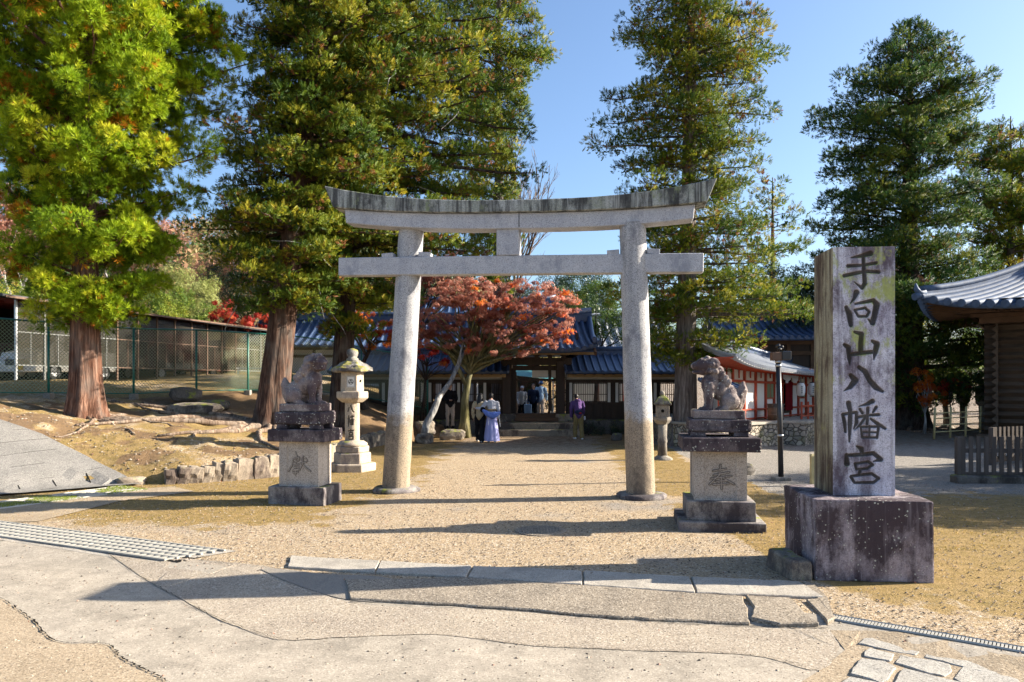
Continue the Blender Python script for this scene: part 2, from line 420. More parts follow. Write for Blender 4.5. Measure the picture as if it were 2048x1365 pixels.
# ------------------------------------------------------------------ leaves
def kite(L, w, a, b, base=(0, 0, 0), bend=.0):
    """a = angle from +Z, b = azimuth; returns 4 points of one narrow leaf"""
    d = np.array([math.sin(a) * math.cos(b), math.sin(a) * math.sin(b), math.cos(a)])
    s = np.cross(d, [0, 0, 1.0]); s = s / (np.linalg.norm(s) + 1e-9) if np.linalg.norm(s) > 1e-3 else np.array([1.0, 0, 0])
    base = np.array(base, float); up = np.array([0, 0, bend])
    return [base, base + d * L * .55 - s * w / 2 + up * .3, base + d * L + up, base + d * L * .55 + s * w / 2 + up * .3]
def T_sugi():
    r = random.Random(3); q = []
    for i in range(15): q += kite(r.uniform(.6, 1), .10, r.uniform(.1, 1.25), i * 2.4 + r.uniform(-.3, .3), (0, 0, r.uniform(-.25, .1)), .18)
    return np.array(q)
def T_frond():
    r = random.Random(4); q = kite(1, .10, 0.0, 0)
    for i in range(5):
        z = .08 + i * .16
        for sgn in (0, math.pi): q += kite(.55 - i * .07, .13, .95 + r.uniform(-.1, .1), sgn + r.uniform(-.25, .25), (0, 0, z), -.05)
    return np.array(q)
def T_leaf(n=5, w=.55):
    r = random.Random(5); q = []
    for i in range(n): q += kite(.42, .42 * w, r.uniform(.5, 1.5), i * 6.28 / n + r.uniform(-.4, .4), (r.uniform(-.3, .3), r.uniform(-.3, .3), r.uniform(0, .5)), .03)
    return np.array(q)
def T_maple():
    r = random.Random(6); q = []
    for i in range(3):
        c = (r.uniform(-.5, .5), r.uniform(-.5, .5), r.uniform(-.2, .2)); b0 = r.uniform(0, 6)
        for j in range(3): q += kite(.5, .2, 1.35 + r.uniform(-.2, .2), b0 + (j - 1) * 1.0, c, -.06)
    return np.array(q)
TT = {'sugi': T_sugi(), 'frond': T_frond(), 'leaf': T_leaf(), 'maple': T_maple()}
def scatter(T, P, D, size, g):
    """put template T at points P pointing along D; returns corner array"""
    n = len(P); D = D / (np.linalg.norm(D, axis=1, keepdims=True) + 1e-9)
    r = g.normal(size=(n, 3)); A = np.cross(D, r); A /= np.linalg.norm(A, axis=1, keepdims=True) + 1e-9; B = np.cross(D, A)
    V = P[:, None, :] + size[:, None, None] * (T[None, :, 0, None] * A[:, None, :] + T[None, :, 1, None] * B[:, None, :] + T[None, :, 2, None] * D[:, None, :])
    return V.reshape(-1, 3)
def leafmat(name, stops, trans=.45, rough=.6, spec=.25):
    k = N(name); c = k.ramp(k.attr('tint'), stops)
    n = k.noise(40, 2, .5); c = k.mix(1.0, c, k.ramp(n, [(.3, .75), (.7, 1.2)]), 'MULTIPLY')
    M[name] = k.done(c, rough, None, spec, trans=trans)
leafmat('cedar_bright', [(0, (.05, .10, .010)), (.35, (.18, .29, .012)), (.62, (.36, .46, .015)), (.84, (.50, .50, .028)), (.90, (.55, .24, .01)), (1, (.34, .11, .012))], .38)
leafmat('cedar_olive', [(0, (.018, .050, .012)), (.35, (.075, .13, .012)), (.62, (.17, .20, .014)), (.83, (.34, .30, .02)), (.90, (.24, .10, .02)), (1, (.15, .06, .03))], .38)
leafmat('cedar_dark', [(0, (.018, .050, .018)), (.4, (.045, .10, .024)), (.66, (.13, .18, .02)), (.88, (.22, .22, .02)), (.94, (.10, .04, .02)), (1, (.08, .03, .02))], .35)
leafmat('maple_red', [(0, (.16, .04, .025)), (.3, (.34, .12, .08)), (.55, (.52, .24, .17)), (.72, (.60, .33, .24)), (.84, (.60, .07, .03)), (.9, (.70, .16, .02)), (1, (.78, .26, .03))], .5)
leafmat('maple_scarlet', [(0, (.20, .01, .01)), (.5, (.42, .03, .02)), (1, (.55, .14, .03))], .45)
leafmat('maple_orange', [(0, (.20, .03, .01)), (.5, (.52, .12, .015)), (1, (.70, .28, .02))], .55)
leafmat('leaf_pale', [(0, (.12, .15, .03)), (.5, (.30, .33, .09)), (1, (.48, .50, .20))], .35)
leafmat('leaf_dark', [(0, (.008, .022, .012)), (.6, (.022, .055, .022)), (.9, (.06, .11, .03)), (1, (.12, .16, .05))], .25, .4, .5)
leafmat('leaf_green', [(0, (.03, .07, .015)), (.5, (.10, .17, .02)), (.85, (.25, .30, .03)), (1, (.40, .34, .05))], .4)
leafmat('twig_pink', [(0, (.22, .09, .06)), (.5, (.42, .20, .14)), (1, (.55, .30, .20))], .2)
leafmat('dead_leaf', [(0, (.10, .05, .03)), (.6, (.24, .12, .06)), (1, (.42, .12, .05))], .2)
def bark(name, col, hi, scale=16):
    k = N(name); v = k.vec((1, 1, .09)); n = k.noise(scale, 6, .65, v, .4); n2 = k.noise(3, 4, .6, k.vec((1, 1, .5)))
    c = k.ramp(n, [(.32, tuple(x * .35 for x in col)), (.5, col), (.68, hi)])
    c = k.mix(k.ramp(n2, [(.45, 0.0), (.7, .5)]), c, (.14, .135, .12))
    M[name] = k.done(c, .9, k.bump(n, .9, .05), .1)
bark('bark_red', (.12, .058, .038), (.30, .17, .115)); bark('bark_grey', (.13, .105, .095), (.28, .25, .23)); bark('bark_dark', (.045, .030, .024), (.10, .07, .055))
bark('bark_brown', (.075, .043, .032), (.21, .125, .085)); bark('bark_moss', (.13, .12, .05), (.30, .26, .12), 11); bark('bark_white', (.26, .25, .24), (.60, .58, .55), 9)
bark('bark_root', (.20, .14, .10), (.42, .33, .25), 12)
# ------------------------------------------------------------------ ground heights
TPS_P = np.array([(-9.3, 13.7, 0), (-7.9, 15.0, .02), (-11.7, 11.2, 0), (-14.5, 8.5, 0), (-7.0, 15.8, .40), (-5.4, 17.0, .44), (-4.9, 20, .48), (-4.8, 24, .52), (-3.4, 28, .42),
    (-8.3, 15.5, .27), (-9.18, 15.9, .57), (-10.2, 16.3, .92), (-11.26, 16.5, 1.24), (-8.9, 16.8, .74), (-10.75, 18.9, 1.22), (-6.8, 21, .86), (-12.7, 20.6, 1.62), (-9.0, 25.5, 1.66), (-6.9, 28.4, 1.65), (-15, 18, 1.75), (-13.2, 16.6, 1.50), (-20, 25, 2.1), (-14, 30, 2.12),
    (-8, 36, 2.1), (-5.2, 31, 1.1), (-30, 40, 2.8), (-30, 15, 2.6), (-20, 12, 2.1), (-11.2, 14.3, .45), (-22, 4, 2.0), (-20, 32, 2.15), (-6, 45, 2.0), (-25, 60, 4.0), (-7.9, 18.5, .90), (-16, 26, 2.1)], float)
def _k(r2): return np.where(r2 > 1e-9, r2 * np.log(np.maximum(r2, 1e-9)), 0)
def _tps():
    p = TPS_P; n = len(p); K = _k(((p[:, None, :2] - p[None, :, :2]) ** 2).sum(-1)) + np.eye(n) * .3
    A = np.zeros((n + 3, n + 3)); A[:n, :n] = K; A[:n, n] = 1; A[:n, n + 1:] = p[:, :2]; A[n, :n] = 1; A[n + 1:, :n] = p[:, :2].T
    return np.linalg.solve(A, np.r_[p[:, 2], 0, 0, 0])
TW = _tps()
def bankz(x, y):
    p = TPS_P; n = len(p); r = TW[n] + TW[n + 1] * x + TW[n + 2] * y
    for i in range(n): r = r + TW[i] * _k((x - p[i, 0]) ** 2 + (y - p[i, 1]) ** 2)
    return r
# edge of the raised bank: a line walked with the bank on its left
EDGE = [(-18, 4.6), (-11.7, 11.2), (-9.3, 13.7), (-7.75, 15.25), (-7.05, 15.45), (-6.1, 16.1), (-5.15, 16.9), (-4.75, 20), (-4.62, 24), (-3.9, 26.2), (-3.0, 28.2), (-2.6, 29.6), (-2.6, 80)]
def edge_dist(x, y):          # + on the bank
    best = np.full(np.shape(x), 1e9); sg = np.ones(np.shape(x))
    for (ax, ay), (bx, by) in zip(EDGE[:-1], EDGE[1:]):
        dx, dy = bx - ax, by - ay; t = np.clip(((x - ax) * dx + (y - ay) * dy) / (dx * dx + dy * dy), 0, 1)
        d = np.hypot(x - ax - t * dx, y - ay - t * dy); c = dx * (y - ay) - dy * (x - ax)
        m = d < best - 1e-9; best = np.where(m, d, best); sg = np.where(m, np.where(c > 0, 1.0, -1.0), sg)
    return best * sg
def kerb_y(x):
    return np.interp(x, [-30, -14, -6.8, -3.66, -2.6, -1.5, -.45, .75, 1.85, 2.9, 3.94, 6, 14, 40], [18.5, 12.6, 9.97, 8.75, 8.32, 8.05, 7.85, 7.5, 7.25, 6.75, 5.8, 4.6, 1.5, -6])
def H(x, y, fine=True):
    x = np.asarray(x, float); y = np.asarray(y, float)
    e = edge_dist(x, y); far = np.hypot(x, y)
    steep = np.where(y > 15.1, .14, .9)
    w = sstep(-.02, 1, e / steep * .9)
    b = np.clip(bankz(x, y), 0, 6.5)
    b = np.where(far > 60, b + (np.clip(b, 0, 3) - b) * 1.0, b)
    hill = 14 * sstep(48, 120, y) * sstep(10, -30, x) + 5 * sstep(60, 140, y)
    n = fbm(x * .8, y * .8, 0, 11) * .09 + (fbm(x * 4, y * 4, 0, 12) * .085 if fine else 0)
    yl = np.interp(x, [-24, -17, -13.2, -11.26, -10.2, -9.18, -8.3, -7.45], [20, 18, 17, 16.5, 16.3, 15.9, 15.5, 15.1])
    z = w * (b + n * sstep(0, 1.0, e) * np.where(x < -7.3, 1 - .93 * sstep(-.35, .05, yl - y), 1))
    z = z + (1 - w) * (fbm(x * .5, y * .5, 0, 14) * .02)
    z = z - .05 * sstep(.05, .75, kerb_y(x) - y)
    return z + hill
def Hs(x, y): return float(H(np.array([x]), np.array([y]))[0])
def axis(lo, hi, fine, out_lo, out_hi, grow=1.13):
    a = list(np.arange(lo, hi + fine / 2, fine)); s = fine; x = a[-1]
    while x < out_hi: s *= grow; x += s; a.append(x)
    s = fine; x = a[0]; pre = []
    while x > out_lo: s *= grow; x -= s; pre.append(x)
    return np.array(pre[::-1] + a)
gx = axis(-13.5, 9.5, .10, -900, 900); gy = axis(5.0, 31, .11, -300, 1200)
GX, GY = np.meshgrid(gx, gy, indexing='ij'); GZ = H(GX, GY)
e = edge_dist(GX, GY)
n1 = fbm(GX * .55, GY * .55, 0, 21); n2 = fbm(GX * 2.2, GY * 2.2, 0, 22)
# moss and short dry grass: along the path sides and on the bank; the trodden middle stays gravel
px_ = np.interp(GY, [8, 14, 30], [-.2, .2, .6]); hw = np.interp(GY, [8, 11, 14, 20, 30], [2.6, 2.5, 2.0, 1.7, 2.0])
side = sstep(0, 1.1, np.abs(GX - px_) - hw + n2 * .9)
moss = side * sstep(9.6, 11.6, GY + n1 * 2.2 + np.where(GX < -3, -.6, .8)) * np.where(GX > 4.9 + n1, sstep(16, 12, GY), 1)
moss = np.where((GX > 3) & (GY < 12), sstep(5.6, 7.2, GY + n2 + (GX - 5) * .7), moss)
moss = np.where(e > 0, .75 + n1 * .8, moss)
grey = sstep(.25, .7, n1 + .35 * sstep(-2, -5, GX) * sstep(13, 11, GY)) * (1 - moss)
grey = np.where((GX > 4.8) & (GY > 12.5), 1.0, grey)
behind = (GY - (20.6 + (GX + 12.7) * 1.31)) ; brown = np.where((e > 0) & (behind > .5) & (GX < -6.2), .0, 0) + np.where((behind > .5) & (GX < -6.2), 0, 1) * np.where(e > 0, sstep(-.1, .35, n2 + .35 * sstep(19, 16.8, GY) * sstep(-8, -10.5, GX) + .5 * sstep(20, 24, GY)), sstep(20, 26, GY) * .6)
k = N('ground')
sp = k.sep(k.voro(95, out='Color'), 0); sp2 = k.sep(k.voro(42, out='Color'), 1); sp3 = k.sep(k.voro(21, out='Color'), 0); d3 = k.voro(21); nn = k.noise(7, 6, .65); n3 = k.noise(1.3, 5, .6)
gravel = k.mix(n3, (.46, .34, .21), (.38, .285, .18))
gravel = k.mix(k.ramp(sp, [(.0, .75), (.22, 0.0)]), gravel, (.14, .10, .075))
gravel = k.mix(k.ramp(sp, [(.82, 0.0), (.97, .8)]), gravel, (.66, .58, .46))
gravel = k.mix(k.ramp(sp2, [(.0, .85), (.16, 0.0)]), gravel, (.10, .085, .07)); gravel = k.mix(k.ramp(sp2, [(.86, 0.0), (.98, .8)]), gravel, (.60, .52, .42))
pit = k.math('MULTIPLY', k.ramp(sp3, [(.12, 1.0), (.14, 0.0)]), k.ramp(d3, [(.25, 1.0), (.36, 0.0)]))
gravel = k.mix(pit, gravel, (.075, .06, .05))
greyg = k.mix(k.ramp(sp, [(.1, 0.0), (.9, 1.0)]), (.14, .125, .11), (.42, .385, .34))
c = k.mix(k.attr('grey'), gravel, greyg)
mossc = k.mix(k.ramp(nn, [(.35, 0.0), (.65, 1.0)]), (.28, .195, .055), (.48, .325, .145))
mossc = k.mix(k.ramp(k.noise(60, 3, .7), [(.3, .75), (.7, 0.0)]), mossc, (.12, .085, .03))
mm = k.math('ADD', k.attr('moss'), k.math('MULTIPLY', k.math('SUBTRACT', k.noise(3.5, 7, .72), .5), 2.0))
c = k.mix(k.ramp(mm, [(.38, 0.0), (.66, .92)]), c, mossc)
dirt = k.mix(k.noise(14, 5, .7), (.10, .058, .032), (.29, .19, .11))
bb = k.math('ADD', k.attr('brown'), k.math('MULTIPLY', k.math('SUBTRACT', k.noise(4, 5, .6), .5), 1.1))
c = k.mix(k.ramp(bb, [(.4, 0.0), (.75, .9)]), c, dirt)
c = k.mix(1.0, c, k.ramp(k.noise(130, 2, .6), [(.3, .72), (.7, 1.18)]), 'MULTIPLY')
bh = k.math('ADD', k.math('MULTIPLY', sp, .35), k.math('ADD', k.noise(30, 5, .7), k.math('MULTIPLY', sp2, .4)))
M['ground'] = k.done(c, .95, k.bump(bh, .8, .03), .1)
g = grid_mesh('ground', np.stack([GX, GY, GZ], -1), 'ground', attrs={'moss': moss, 'grey': grey, 'brown': brown}); tag(g, kind='structure')

# road surface of worn pale concrete
k = N('road')
sp = k.sep(k.voro(85, out='Color'), 0); n3 = k.noise(.9, 6, .6); nn = k.noise(9, 5, .6)
c = k.mix(k.ramp(n3, [(.35, 0.0), (.65, 1.0)]), (.375, .325, .26), (.31, .27, .215))
c = k.mix(k.ramp(sp, [(.0, .7), (.20, 0.0)]), c, (.20, .165, .13)); c = k.mix(k.ramp(sp, [(.8, 0.0), (1, .6)]), c, (.55, .49, .40))
c = k.mix(k.math('MULTIPLY', k.ramp(k.sep(k.voro(30, out='Color'), 0), [(.07, .9), (.09, 0.0)]), k.ramp(k.voro(30), [(.2, 1.0), (.3, 0.0)])), c, (.09, .07, .055))
c = k.mix(1.0, c, k.ramp(nn, [(.3, .86), (.7, 1.08)]), 'MULTIPLY'); c = k.mix(1.0, c, k.ramp(k.noise(2.7, 7, .7), [(.36, .80), (.55, 1.03)]), 'MULTIPLY')
M['road'] = k.done(c, .9, k.bump(k.math('ADD', sp, k.noise(50, 4, .7)), .35, .01), .15)
def roadlike(name, base, lo, hi, speck):
    k = N(name); sp = k.sep(k.voro(80, out='Color'), 0)
    c = k.mix(k.ramp(k.noise(1.7, 5, .6), [(.35, 0.0), (.65, 1.0)]), base, lo)
    c = k.mix(k.ramp(sp, [(.0, speck), (.25, 0.0)]), c, tuple(x * .4 for x in lo)); c = k.mix(k.ramp(sp, [(.75, 0.0), (1, speck)]), c, hi)
    M[name] = k.done(c, .92, k.bump(k.math('ADD', sp, k.noise(35, 5, .7)), .6, .015), .12)
roadlike('patch_pebble', (.375, .315, .24), (.30, .25, .195), (.52, .46, .38), .8)
roadlike('patch_smooth', (.27, .24, .20), (.23, .205, .175), (.33, .30, .26), .3)
roadlike('patch_brown', (.37, .29, .20), (.30, .235, .16), (.50, .42, .31), .7)
roadlike('ramp_asphalt', (.30, .25, .19), (.21, .175, .135), (.46, .40, .32), .9)
roadlike('paver', (.25, .235, .215), (.19, .18, .165), (.34, .32, .29), .8)
rx = axis(-14, 8, .2, -300, 300, 1.2); rt = np.r_[0, .02, .1, .2, .35, .55, .8, 1.1, 1.5, 2, 2.6, 3.3, 4.2, 5.5, 7, 9, 12, 16, 24, 40, 70, 120, 200]
RX, RT = np.meshgrid(rx, rt, indexing='ij'); RY = kerb_y(RX) - .06 - RT
rd = grid_mesh('road', np.stack([RX, RY, H(RX, RY) + .006], -1), 'road', flip=True); tag(rd, kind='structure')

def sheet(name, pix, m, lift, kind='structure', res=.25, world=None):
    """a thin surface patch on the ground with its outline given by points"""
    P = world or [gp(*p) for p in pix]
    bm = bmesh.new(); vs = [bm.verts.new((x, y, 0)) for x, y in P]; f = bm.faces.new(vs)
    bmesh.ops.triangulate(bm, faces=[f])
    for _ in range(4):
        es = [e_ for e_ in bm.edges if e_.calc_length() > res * 2]
        if not es: break
        bmesh.ops.subdivide_edges(bm, edges=es, cuts=1)
        bmesh.ops.triangulate(bm, faces=bm.faces[:])
    co = np.array([v.co[:] for v in bm.verts]); z = H(co[:, 0], co[:, 1]) + lift
    for v, zz in zip(bm.verts, z): v.co.z = zz
    bmesh.ops.recalc_face_normals(bm, faces=bm.faces[:])
    if sum(f_.normal.z for f_ in bm.faces) < 0: bmesh.ops.reverse_faces(bm, faces=bm.faces[:])
    me = bpy.data.meshes.new(name); bm.to_mesh(me); bm.free(); o = link(name, me, m); tag(o, kind=kind); return o
def smoothline(P, n=6):
    out = []
    for i in range(len(P) - 1):
        p0, p1, p2, p3 = [np.array(P[max(0, min(len(P) - 1, j))]) for j in (i - 1, i, i + 1, i + 2)]
        for k_ in range(n):
            t = k_ / n; out.append(tuple(.5 * (2 * p1 + (p2 - p0) * t + (2 * p0 - 5 * p1 + 4 * p2 - p3) * t * t + (3 * p1 - p0 - 3 * p2 + p3) * t ** 3)))
    return out + [tuple(P[-1])]
def jag(P, amp, n=6, seed=1):
    r = random.Random(seed); out = []
    for a, b in zip(P[:-1], P[1:]):
        for i in range(n):
            t = i / n; out.append((a[0] + (b[0] - a[0]) * t + r.uniform(-amp, amp) * (i > 0), a[1] + (b[1] - a[1]) * t + r.uniform(-amp, amp) * (i > 0)))
    return out + [P[-1]]
W_ = lambda L: [gp(*p) for p in L]
sheet('pebble_patch', 0, 'patch_pebble', .011, world=jag(smoothline(W_([(212, 1106), (300, 1113), (430, 1124), (560, 1141), (700, 1196), (1000, 1212), (1240, 1232), (1480, 1246), (1655, 1253)])), .010, 2, 3)
      + jag(smoothline(W_([(1680, 1275), (1640, 1330), (1500, 1300), (1250, 1290), (1060, 1280), (950, 1266), (860, 1258), (700, 1263), (560, 1268), (480, 1245), (420, 1222), (310, 1162)])), .010, 2, 4))
sheet('smooth_patch', 0, 'patch_smooth', .016, world=smoothline(W_([(520, 1141), (560, 1141), (640, 1150), (780, 1160), (775, 1193), (700, 1192), (620, 1175), (560, 1158)])))
sheet('brown_patch', 0, 'patch_brown', .010, world=jag(smoothline(W_([(-60, 1165), (0, 1190), (60, 1228), (110, 1275), (210, 1280), (250, 1310), (330, 1350), (400, 1420)])), .012, 4, 20) + W_([(-300, 1420)]))
sheet('paving_bed', 0, 'patch_brown', .009, world=smoothline(W_([(1660, 1256), (1760, 1262), (1900, 1280), (2120, 1316)])) + W_([(2250, 1430), (1500, 1440), (1560, 1380), (1640, 1330), (1690, 1290)]))
def crack(L, w, lift, seed, n=26, amp=.012):
    P = jag(smoothline(W_(L)), amp, max(2, n // 6), seed); r = random.Random(seed); vs = []; fs = []
    for i, p in enumerate(P):
        a = Vector(P[max(i - 1, 0)]); b = Vector(P[min(i + 1, len(P) - 1)]); d = (b - a).normalized(); s = Vector((-d.y, d.x)) * w * r.uniform(.05, 1.5)
        z = Hs(*p) + lift; vs += [(p[0] + s.x, p[1] + s.y, z), (p[0] - s.x, p[1] - s.y, z)]
        if i: b0 = 2 * i; fs.append((b0 - 2, b0 - 1, b0 + 1, b0))
    return vs, fs
mb = MB()
for i, (L, w) in enumerate([([(-60, 1165), (0, 1190), (60, 1228), (110, 1275), (210, 1280), (250, 1310), (330, 1350), (400, 1420)], .007),
        ([(212, 1106), (310, 1162), (420, 1222), (560, 1268)], .003), ([(0, 1078), (130, 1095), (212, 1106), (300, 1116)], .003), ([(700, 1196), (1000, 1212), (1240, 1232), (1480, 1246), (1655, 1254)], .006),
        ([(1640, 1330), (1500, 1300), (1250, 1290), (1060, 1280), (950, 1266)], .002), ([(400, 1122), (470, 1130), (560, 1141)], .005), ([(1655, 1254), (1760, 1290), (1820, 1310)], .002)]):
    mb.add(*crack(L, w, .019, i + 20))
o = mb.build('road_cracks', 'slot_dark'); tag(o, kind='structure')

# paved slope at the left: worn blocks in courses
def inside(px, py, poly):
    c = False; n = len(poly)
    for i in range(n):
        x0, y0 = poly[i]; x1, y1 = poly[(i + 1) % n]
        if (y0 > py) != (y1 > py) and px < (x1 - x0) * (py - y0) / (y1 - y0) + x0: c = not c
    return c
SL = [(-7.45, 15.1), (-8.3, 15.5), (-9.18, 15.9), (-10.2, 16.3), (-11.26, 16.5), (-13.2, 17.0), (-17, 18.0), (-24, 20), (-24, 7.5), (-15.5, 8.0), (-11.5, 11.55), (-9.3, 13.75)]
sheet('slope_paving', 0, 'paver', .045, world=SL, res=.22)
u = Vector((1.7, 1.68)).normalized(); vN = Vector((-u.y, u.x)); o0 = Vector((-9.3, 13.75)); mb = MB(); r = random.Random(2)
for j in range(14):
    a = o0 + vN * (.12 + .52 * j)
    t = -6.0 + (j % 2) * .35
    p0 = None
    while t < 6:
        p = a + u * t
        if inside(p.x, p.y, SL) and inside((a + u * (t + .3)).x, (a + u * (t + .3)).y, SL):
            q = a + u * (t + .3)
            if r.random() < .5:
                mb.bar((p.x, p.y, Hs(p.x, p.y) + .046), (q.x, q.y, Hs(q.x, q.y) + .046), .007, .004)
            if abs((t * 10) % 7) < 3 and j < 13:
                q = p + vN * .5
                if r.random() < .75 and inside(q.x, q.y, SL): 
                    p2 = p + vN * .12
                    mb.bar((p2.x, p2.y, Hs(p2.x, p2.y) + .036), (q.x, q.y, Hs(q.x, q.y) + .034), .020, .006)
        t += .3
o = mb.build('paving_joints', 'slot_dark'); tag(o, kind='structure')
sheet('concrete_strip', 0, 'patch_brown', .012, world=W_([(-60, 1030), (60, 1008), (210, 985), (345, 975), (390, 985), (240, 1004), (150, 1026), (75, 1044), (-30, 1046)]))

# gravel, fallen leaves and moss tufts nobody could count
def in_road(x, y): return y < kerb_y(x)
n = 90000; X = rng.uniform(-12, 9, n); Y = 5.0 + 13 * rng.random(n) ** 1.6
dens = np.where(Y < kerb_y(X) - .1, .07 + .5 * np.exp(-np.abs(kerb_y(X) - .95 - Y) / .12) * (X > -1.5) + .1 * (fbm(X, Y, 0, 55) > .1), .75) * np.where(edge_dist(X, Y) > 0, .6, 1)
keep = rng.random(n) < dens; keep &= ~((X > 3.1) & (X < 4.6) & (Y > 7.6) & (Y < 9.3)); X = X[keep]; Y = Y[keep]; n = len(X)
oc = np.array([(1, 0, 0), (0, 1, 0), (-1, 0, 0), (0, -1, 0), (0, 0, .8), (0, 0, -.6)])
tri = [(0, 1, 4), (1, 2, 4), (2, 3, 4), (3, 0, 4)]
s = (.004 + .011 * rng.random(n) ** 3.5) * np.where((edge_dist(X, Y) > 0) & ~np.array([inside(a_, b_, SL) for a_, b_ in zip(X, Y)]), 2.2, 1); ang = rng.uniform(0, 6.28, n); zz = H(X, Y)
V = []
for t_ in tri:
    for i in t_:
        p = oc[i]; sx = p[0] * 1.3; sy = p[1]
        V.append(np.stack([X + s * (sx * np.cos(ang) - sy * np.sin(ang)), Y + s * (sx * np.sin(ang) + sy * np.cos(ang)), zz + .006 + s * (p[2] + .1)], -1))
V = np.stack(V, 1).reshape(-1, 3)
k = N('pebble'); M['pebble'] = k.done(k.ramp(k.attr('tint'), [(0, (.05, .042, .036)), (.45, (.20, .16, .12)), (.8, (.42, .36, .28)), (1, (.26, .13, .09))]), .85, None, .2)
o = quads('gravel', V, 'pebble', attrs={'tint': np.repeat(rng.random(n), 12)}, k=3); tag(o, kind='stuff', label='loose gravel scattered over the path and road', cat='gravel')
n = 9000; X = rng.uniform(-13, 9, n); Y = 6.4 + 24 * rng.random(n) ** 1.3
keep = rng.random(n) < np.where(edge_dist(X, Y) > 0, .9, np.where(Y < 10, .16, .45)); X = X[keep]; Y = Y[keep]; n = len(X)
P = np.stack([X, Y, H(X, Y) + .018], -1); D = np.stack([rng.normal(size=n) * .3, rng.normal(size=n) * .3, np.ones(n)], -1)
o = quads('fallen_leaves', scatter(TT['maple'][:12], P, D, rng.uniform(.02, .045, n), rng), 'dead_leaf', attrs={'tint': np.repeat(rng.random(n), 12)}); tag(o, kind='stuff', label='brown and red fallen leaves on the ground and bank', cat='leaf litter')
# short grass and moss blades
n = 90000; X = rng.uniform(-13, 7, n); Y = 9.3 + 16 * rng.random(n) ** 1.25
from math import floor
ii = np.clip(np.searchsorted(gx, X), 0, len(gx) - 1); jj = np.clip(np.searchsorted(gy, Y), 0, len(gy) - 1)
keep = (rng.random(n) < (moss[ii, jj] - .35) * 1.3) & (fbm(X * 3, Y * 3, 0, 31) > -.12) & (brown[ii, jj] < .6)
mk_ = np.array([inside(a, b, SL) for a, b in zip(X[keep], Y[keep])]); X = X[keep][~mk_]; Y = Y[keep][~mk_]; n = len(X)
P = np.stack([X, Y, H(X, Y) - .002], -1); D = np.stack([rng.normal(size=n) * .35, rng.normal(size=n) * .35, np.ones(n)], -1)
GT = np.array(kite(1, .22, .25, 0) + kite(.8, .22, .5, 2.1) + kite(.9, .2, .6, 4.2))
leafmat('grass', [(0, (.11, .11, .02)), (.25, (.26, .205, .035)), (.55, (.45, .315, .10)), (1, (.54, .39, .19))], .35)
tn = np.clip(.55 + .9 * fbm(X * 1.1, Y * 1.1, 0, 33) + rng.normal(size=n) * .16, 0, 1)
o = quads('grass', scatter(GT, P, D, rng.uniform(.012, .035, n), rng), 'grass', attrs={'tint': np.repeat(tn, 12)}); tag(o, kind='stuff', label='short mossy grass beside the gravel path and on the bank', cat='grass')
# ------------------------------------------------------------------ kerb, drains, small ground things
KB = W_([(580, 1116), (760, 1126), (945, 1136), (1165, 1146), (1380, 1158), (1600, 1168)]); KF = W_([(572, 1138), (750, 1149), (933, 1158), (1165, 1174), (1390, 1190), (1650, 1200)])
KL = ['pale kerb slab farthest left, beside the end of the wide grating', 'pale kerb slab second from the left, lying in the long shadow', 'worn kerb slab in the middle of the row, half in shadow', 'long pale kerb slab fourth from the left, in front of the shadow', 'longest pale kerb slab, nearest the carved stone monument']
for i in range(5):
    r = random.Random(i); a, b, c, d = Vector(KB[i]), Vector(KB[i + 1]), Vector(KF[i + 1]), Vector(KF[i]); g_ = .012
    a = a.lerp(b, g_); d = d.lerp(c, g_); b = b.lerp(a, g_ * .5); c = c.lerp(d, g_ * .5)
    poly = []
    for p, q in ((d, c), (c, b), (b, a), (a, d)):
        for k_ in range(5): t = k_ / 5; w = p.lerp(q, t); poly.append((w.x + r.uniform(-.006, .006), w.y + r.uniform(-.006, .006)))
    o = MB().prism(poly, -.08, .028).build('kerb_slab', 'kerb_stone', bevel=.008, sub=2, rough=.010, rscale=6); tag(o, KL[i], 'kerb slab', 'kerb slabs along the road edge')
o = MB().prism(jag(W_([(1652, 1200), (1625, 1172), (1606, 1166), (1665, 1232), (1672, 1240), (1655, 1248), (1612, 1204)]), .004, 2), -.08, .024).build('kerb_slab', 'ramp_asphalt', bevel=.01, rough=.01); tag(o, 'narrow dark pebbly kerb end turning the corner by the slotted drain', 'kerb slab', 'kerb slabs along the road edge')
# asphalt ramp from the kerb down to the road, broken into slabs
FR = W_([(700, 1165), (935, 1160), (1165, 1176), (1390, 1192), (1490, 1196), (1612, 1203), (1655, 1250)]); 
RT_ = [W_([(690, 1163), (933, 1160), (1165, 1176), (1380, 1192), (1486, 1198)]), W_([(1500, 1244), (1360, 1236), (1240, 1231), (1000, 1211), (820, 1199), (700, 1192)])]
def ramp(P, lift0, lift1):
    def z(x, y):
        t = min(1, max(0, (float(kerb_y(x)) + .25 - y) / .85)); return lift0 * (1 - t) + (lift1) * t
    return z
zr = lambda x, y: Hs(x, y) * .8 + .026
o = MB().prism(jag(RT_[0] + RT_[1], .012, 4, 9), -.12, zr).build('kerb_ramp', 'ramp_asphalt', bevel=.01, sub=3, rough=.010, rscale=3); tag(o, 'long cracked asphalt ramp between the kerb slabs and the road', 'asphalt ramp', 'asphalt ramps below the kerb')
o = MB().prism(jag(W_([(1492, 1199), (1580, 1203), (1620, 1240), (1640, 1250), (1560, 1250), (1500, 1238), (1508, 1222)]), .01, 3, 8), -.12, lambda x, y: zr(x, y) + .012).build('kerb_ramp', 'ramp_asphalt', bevel=.01, sub=2, rough=.010); tag(o, 'short broken pebbly asphalt piece at the right end of the ramp', 'asphalt ramp', 'asphalt ramps below the kerb')
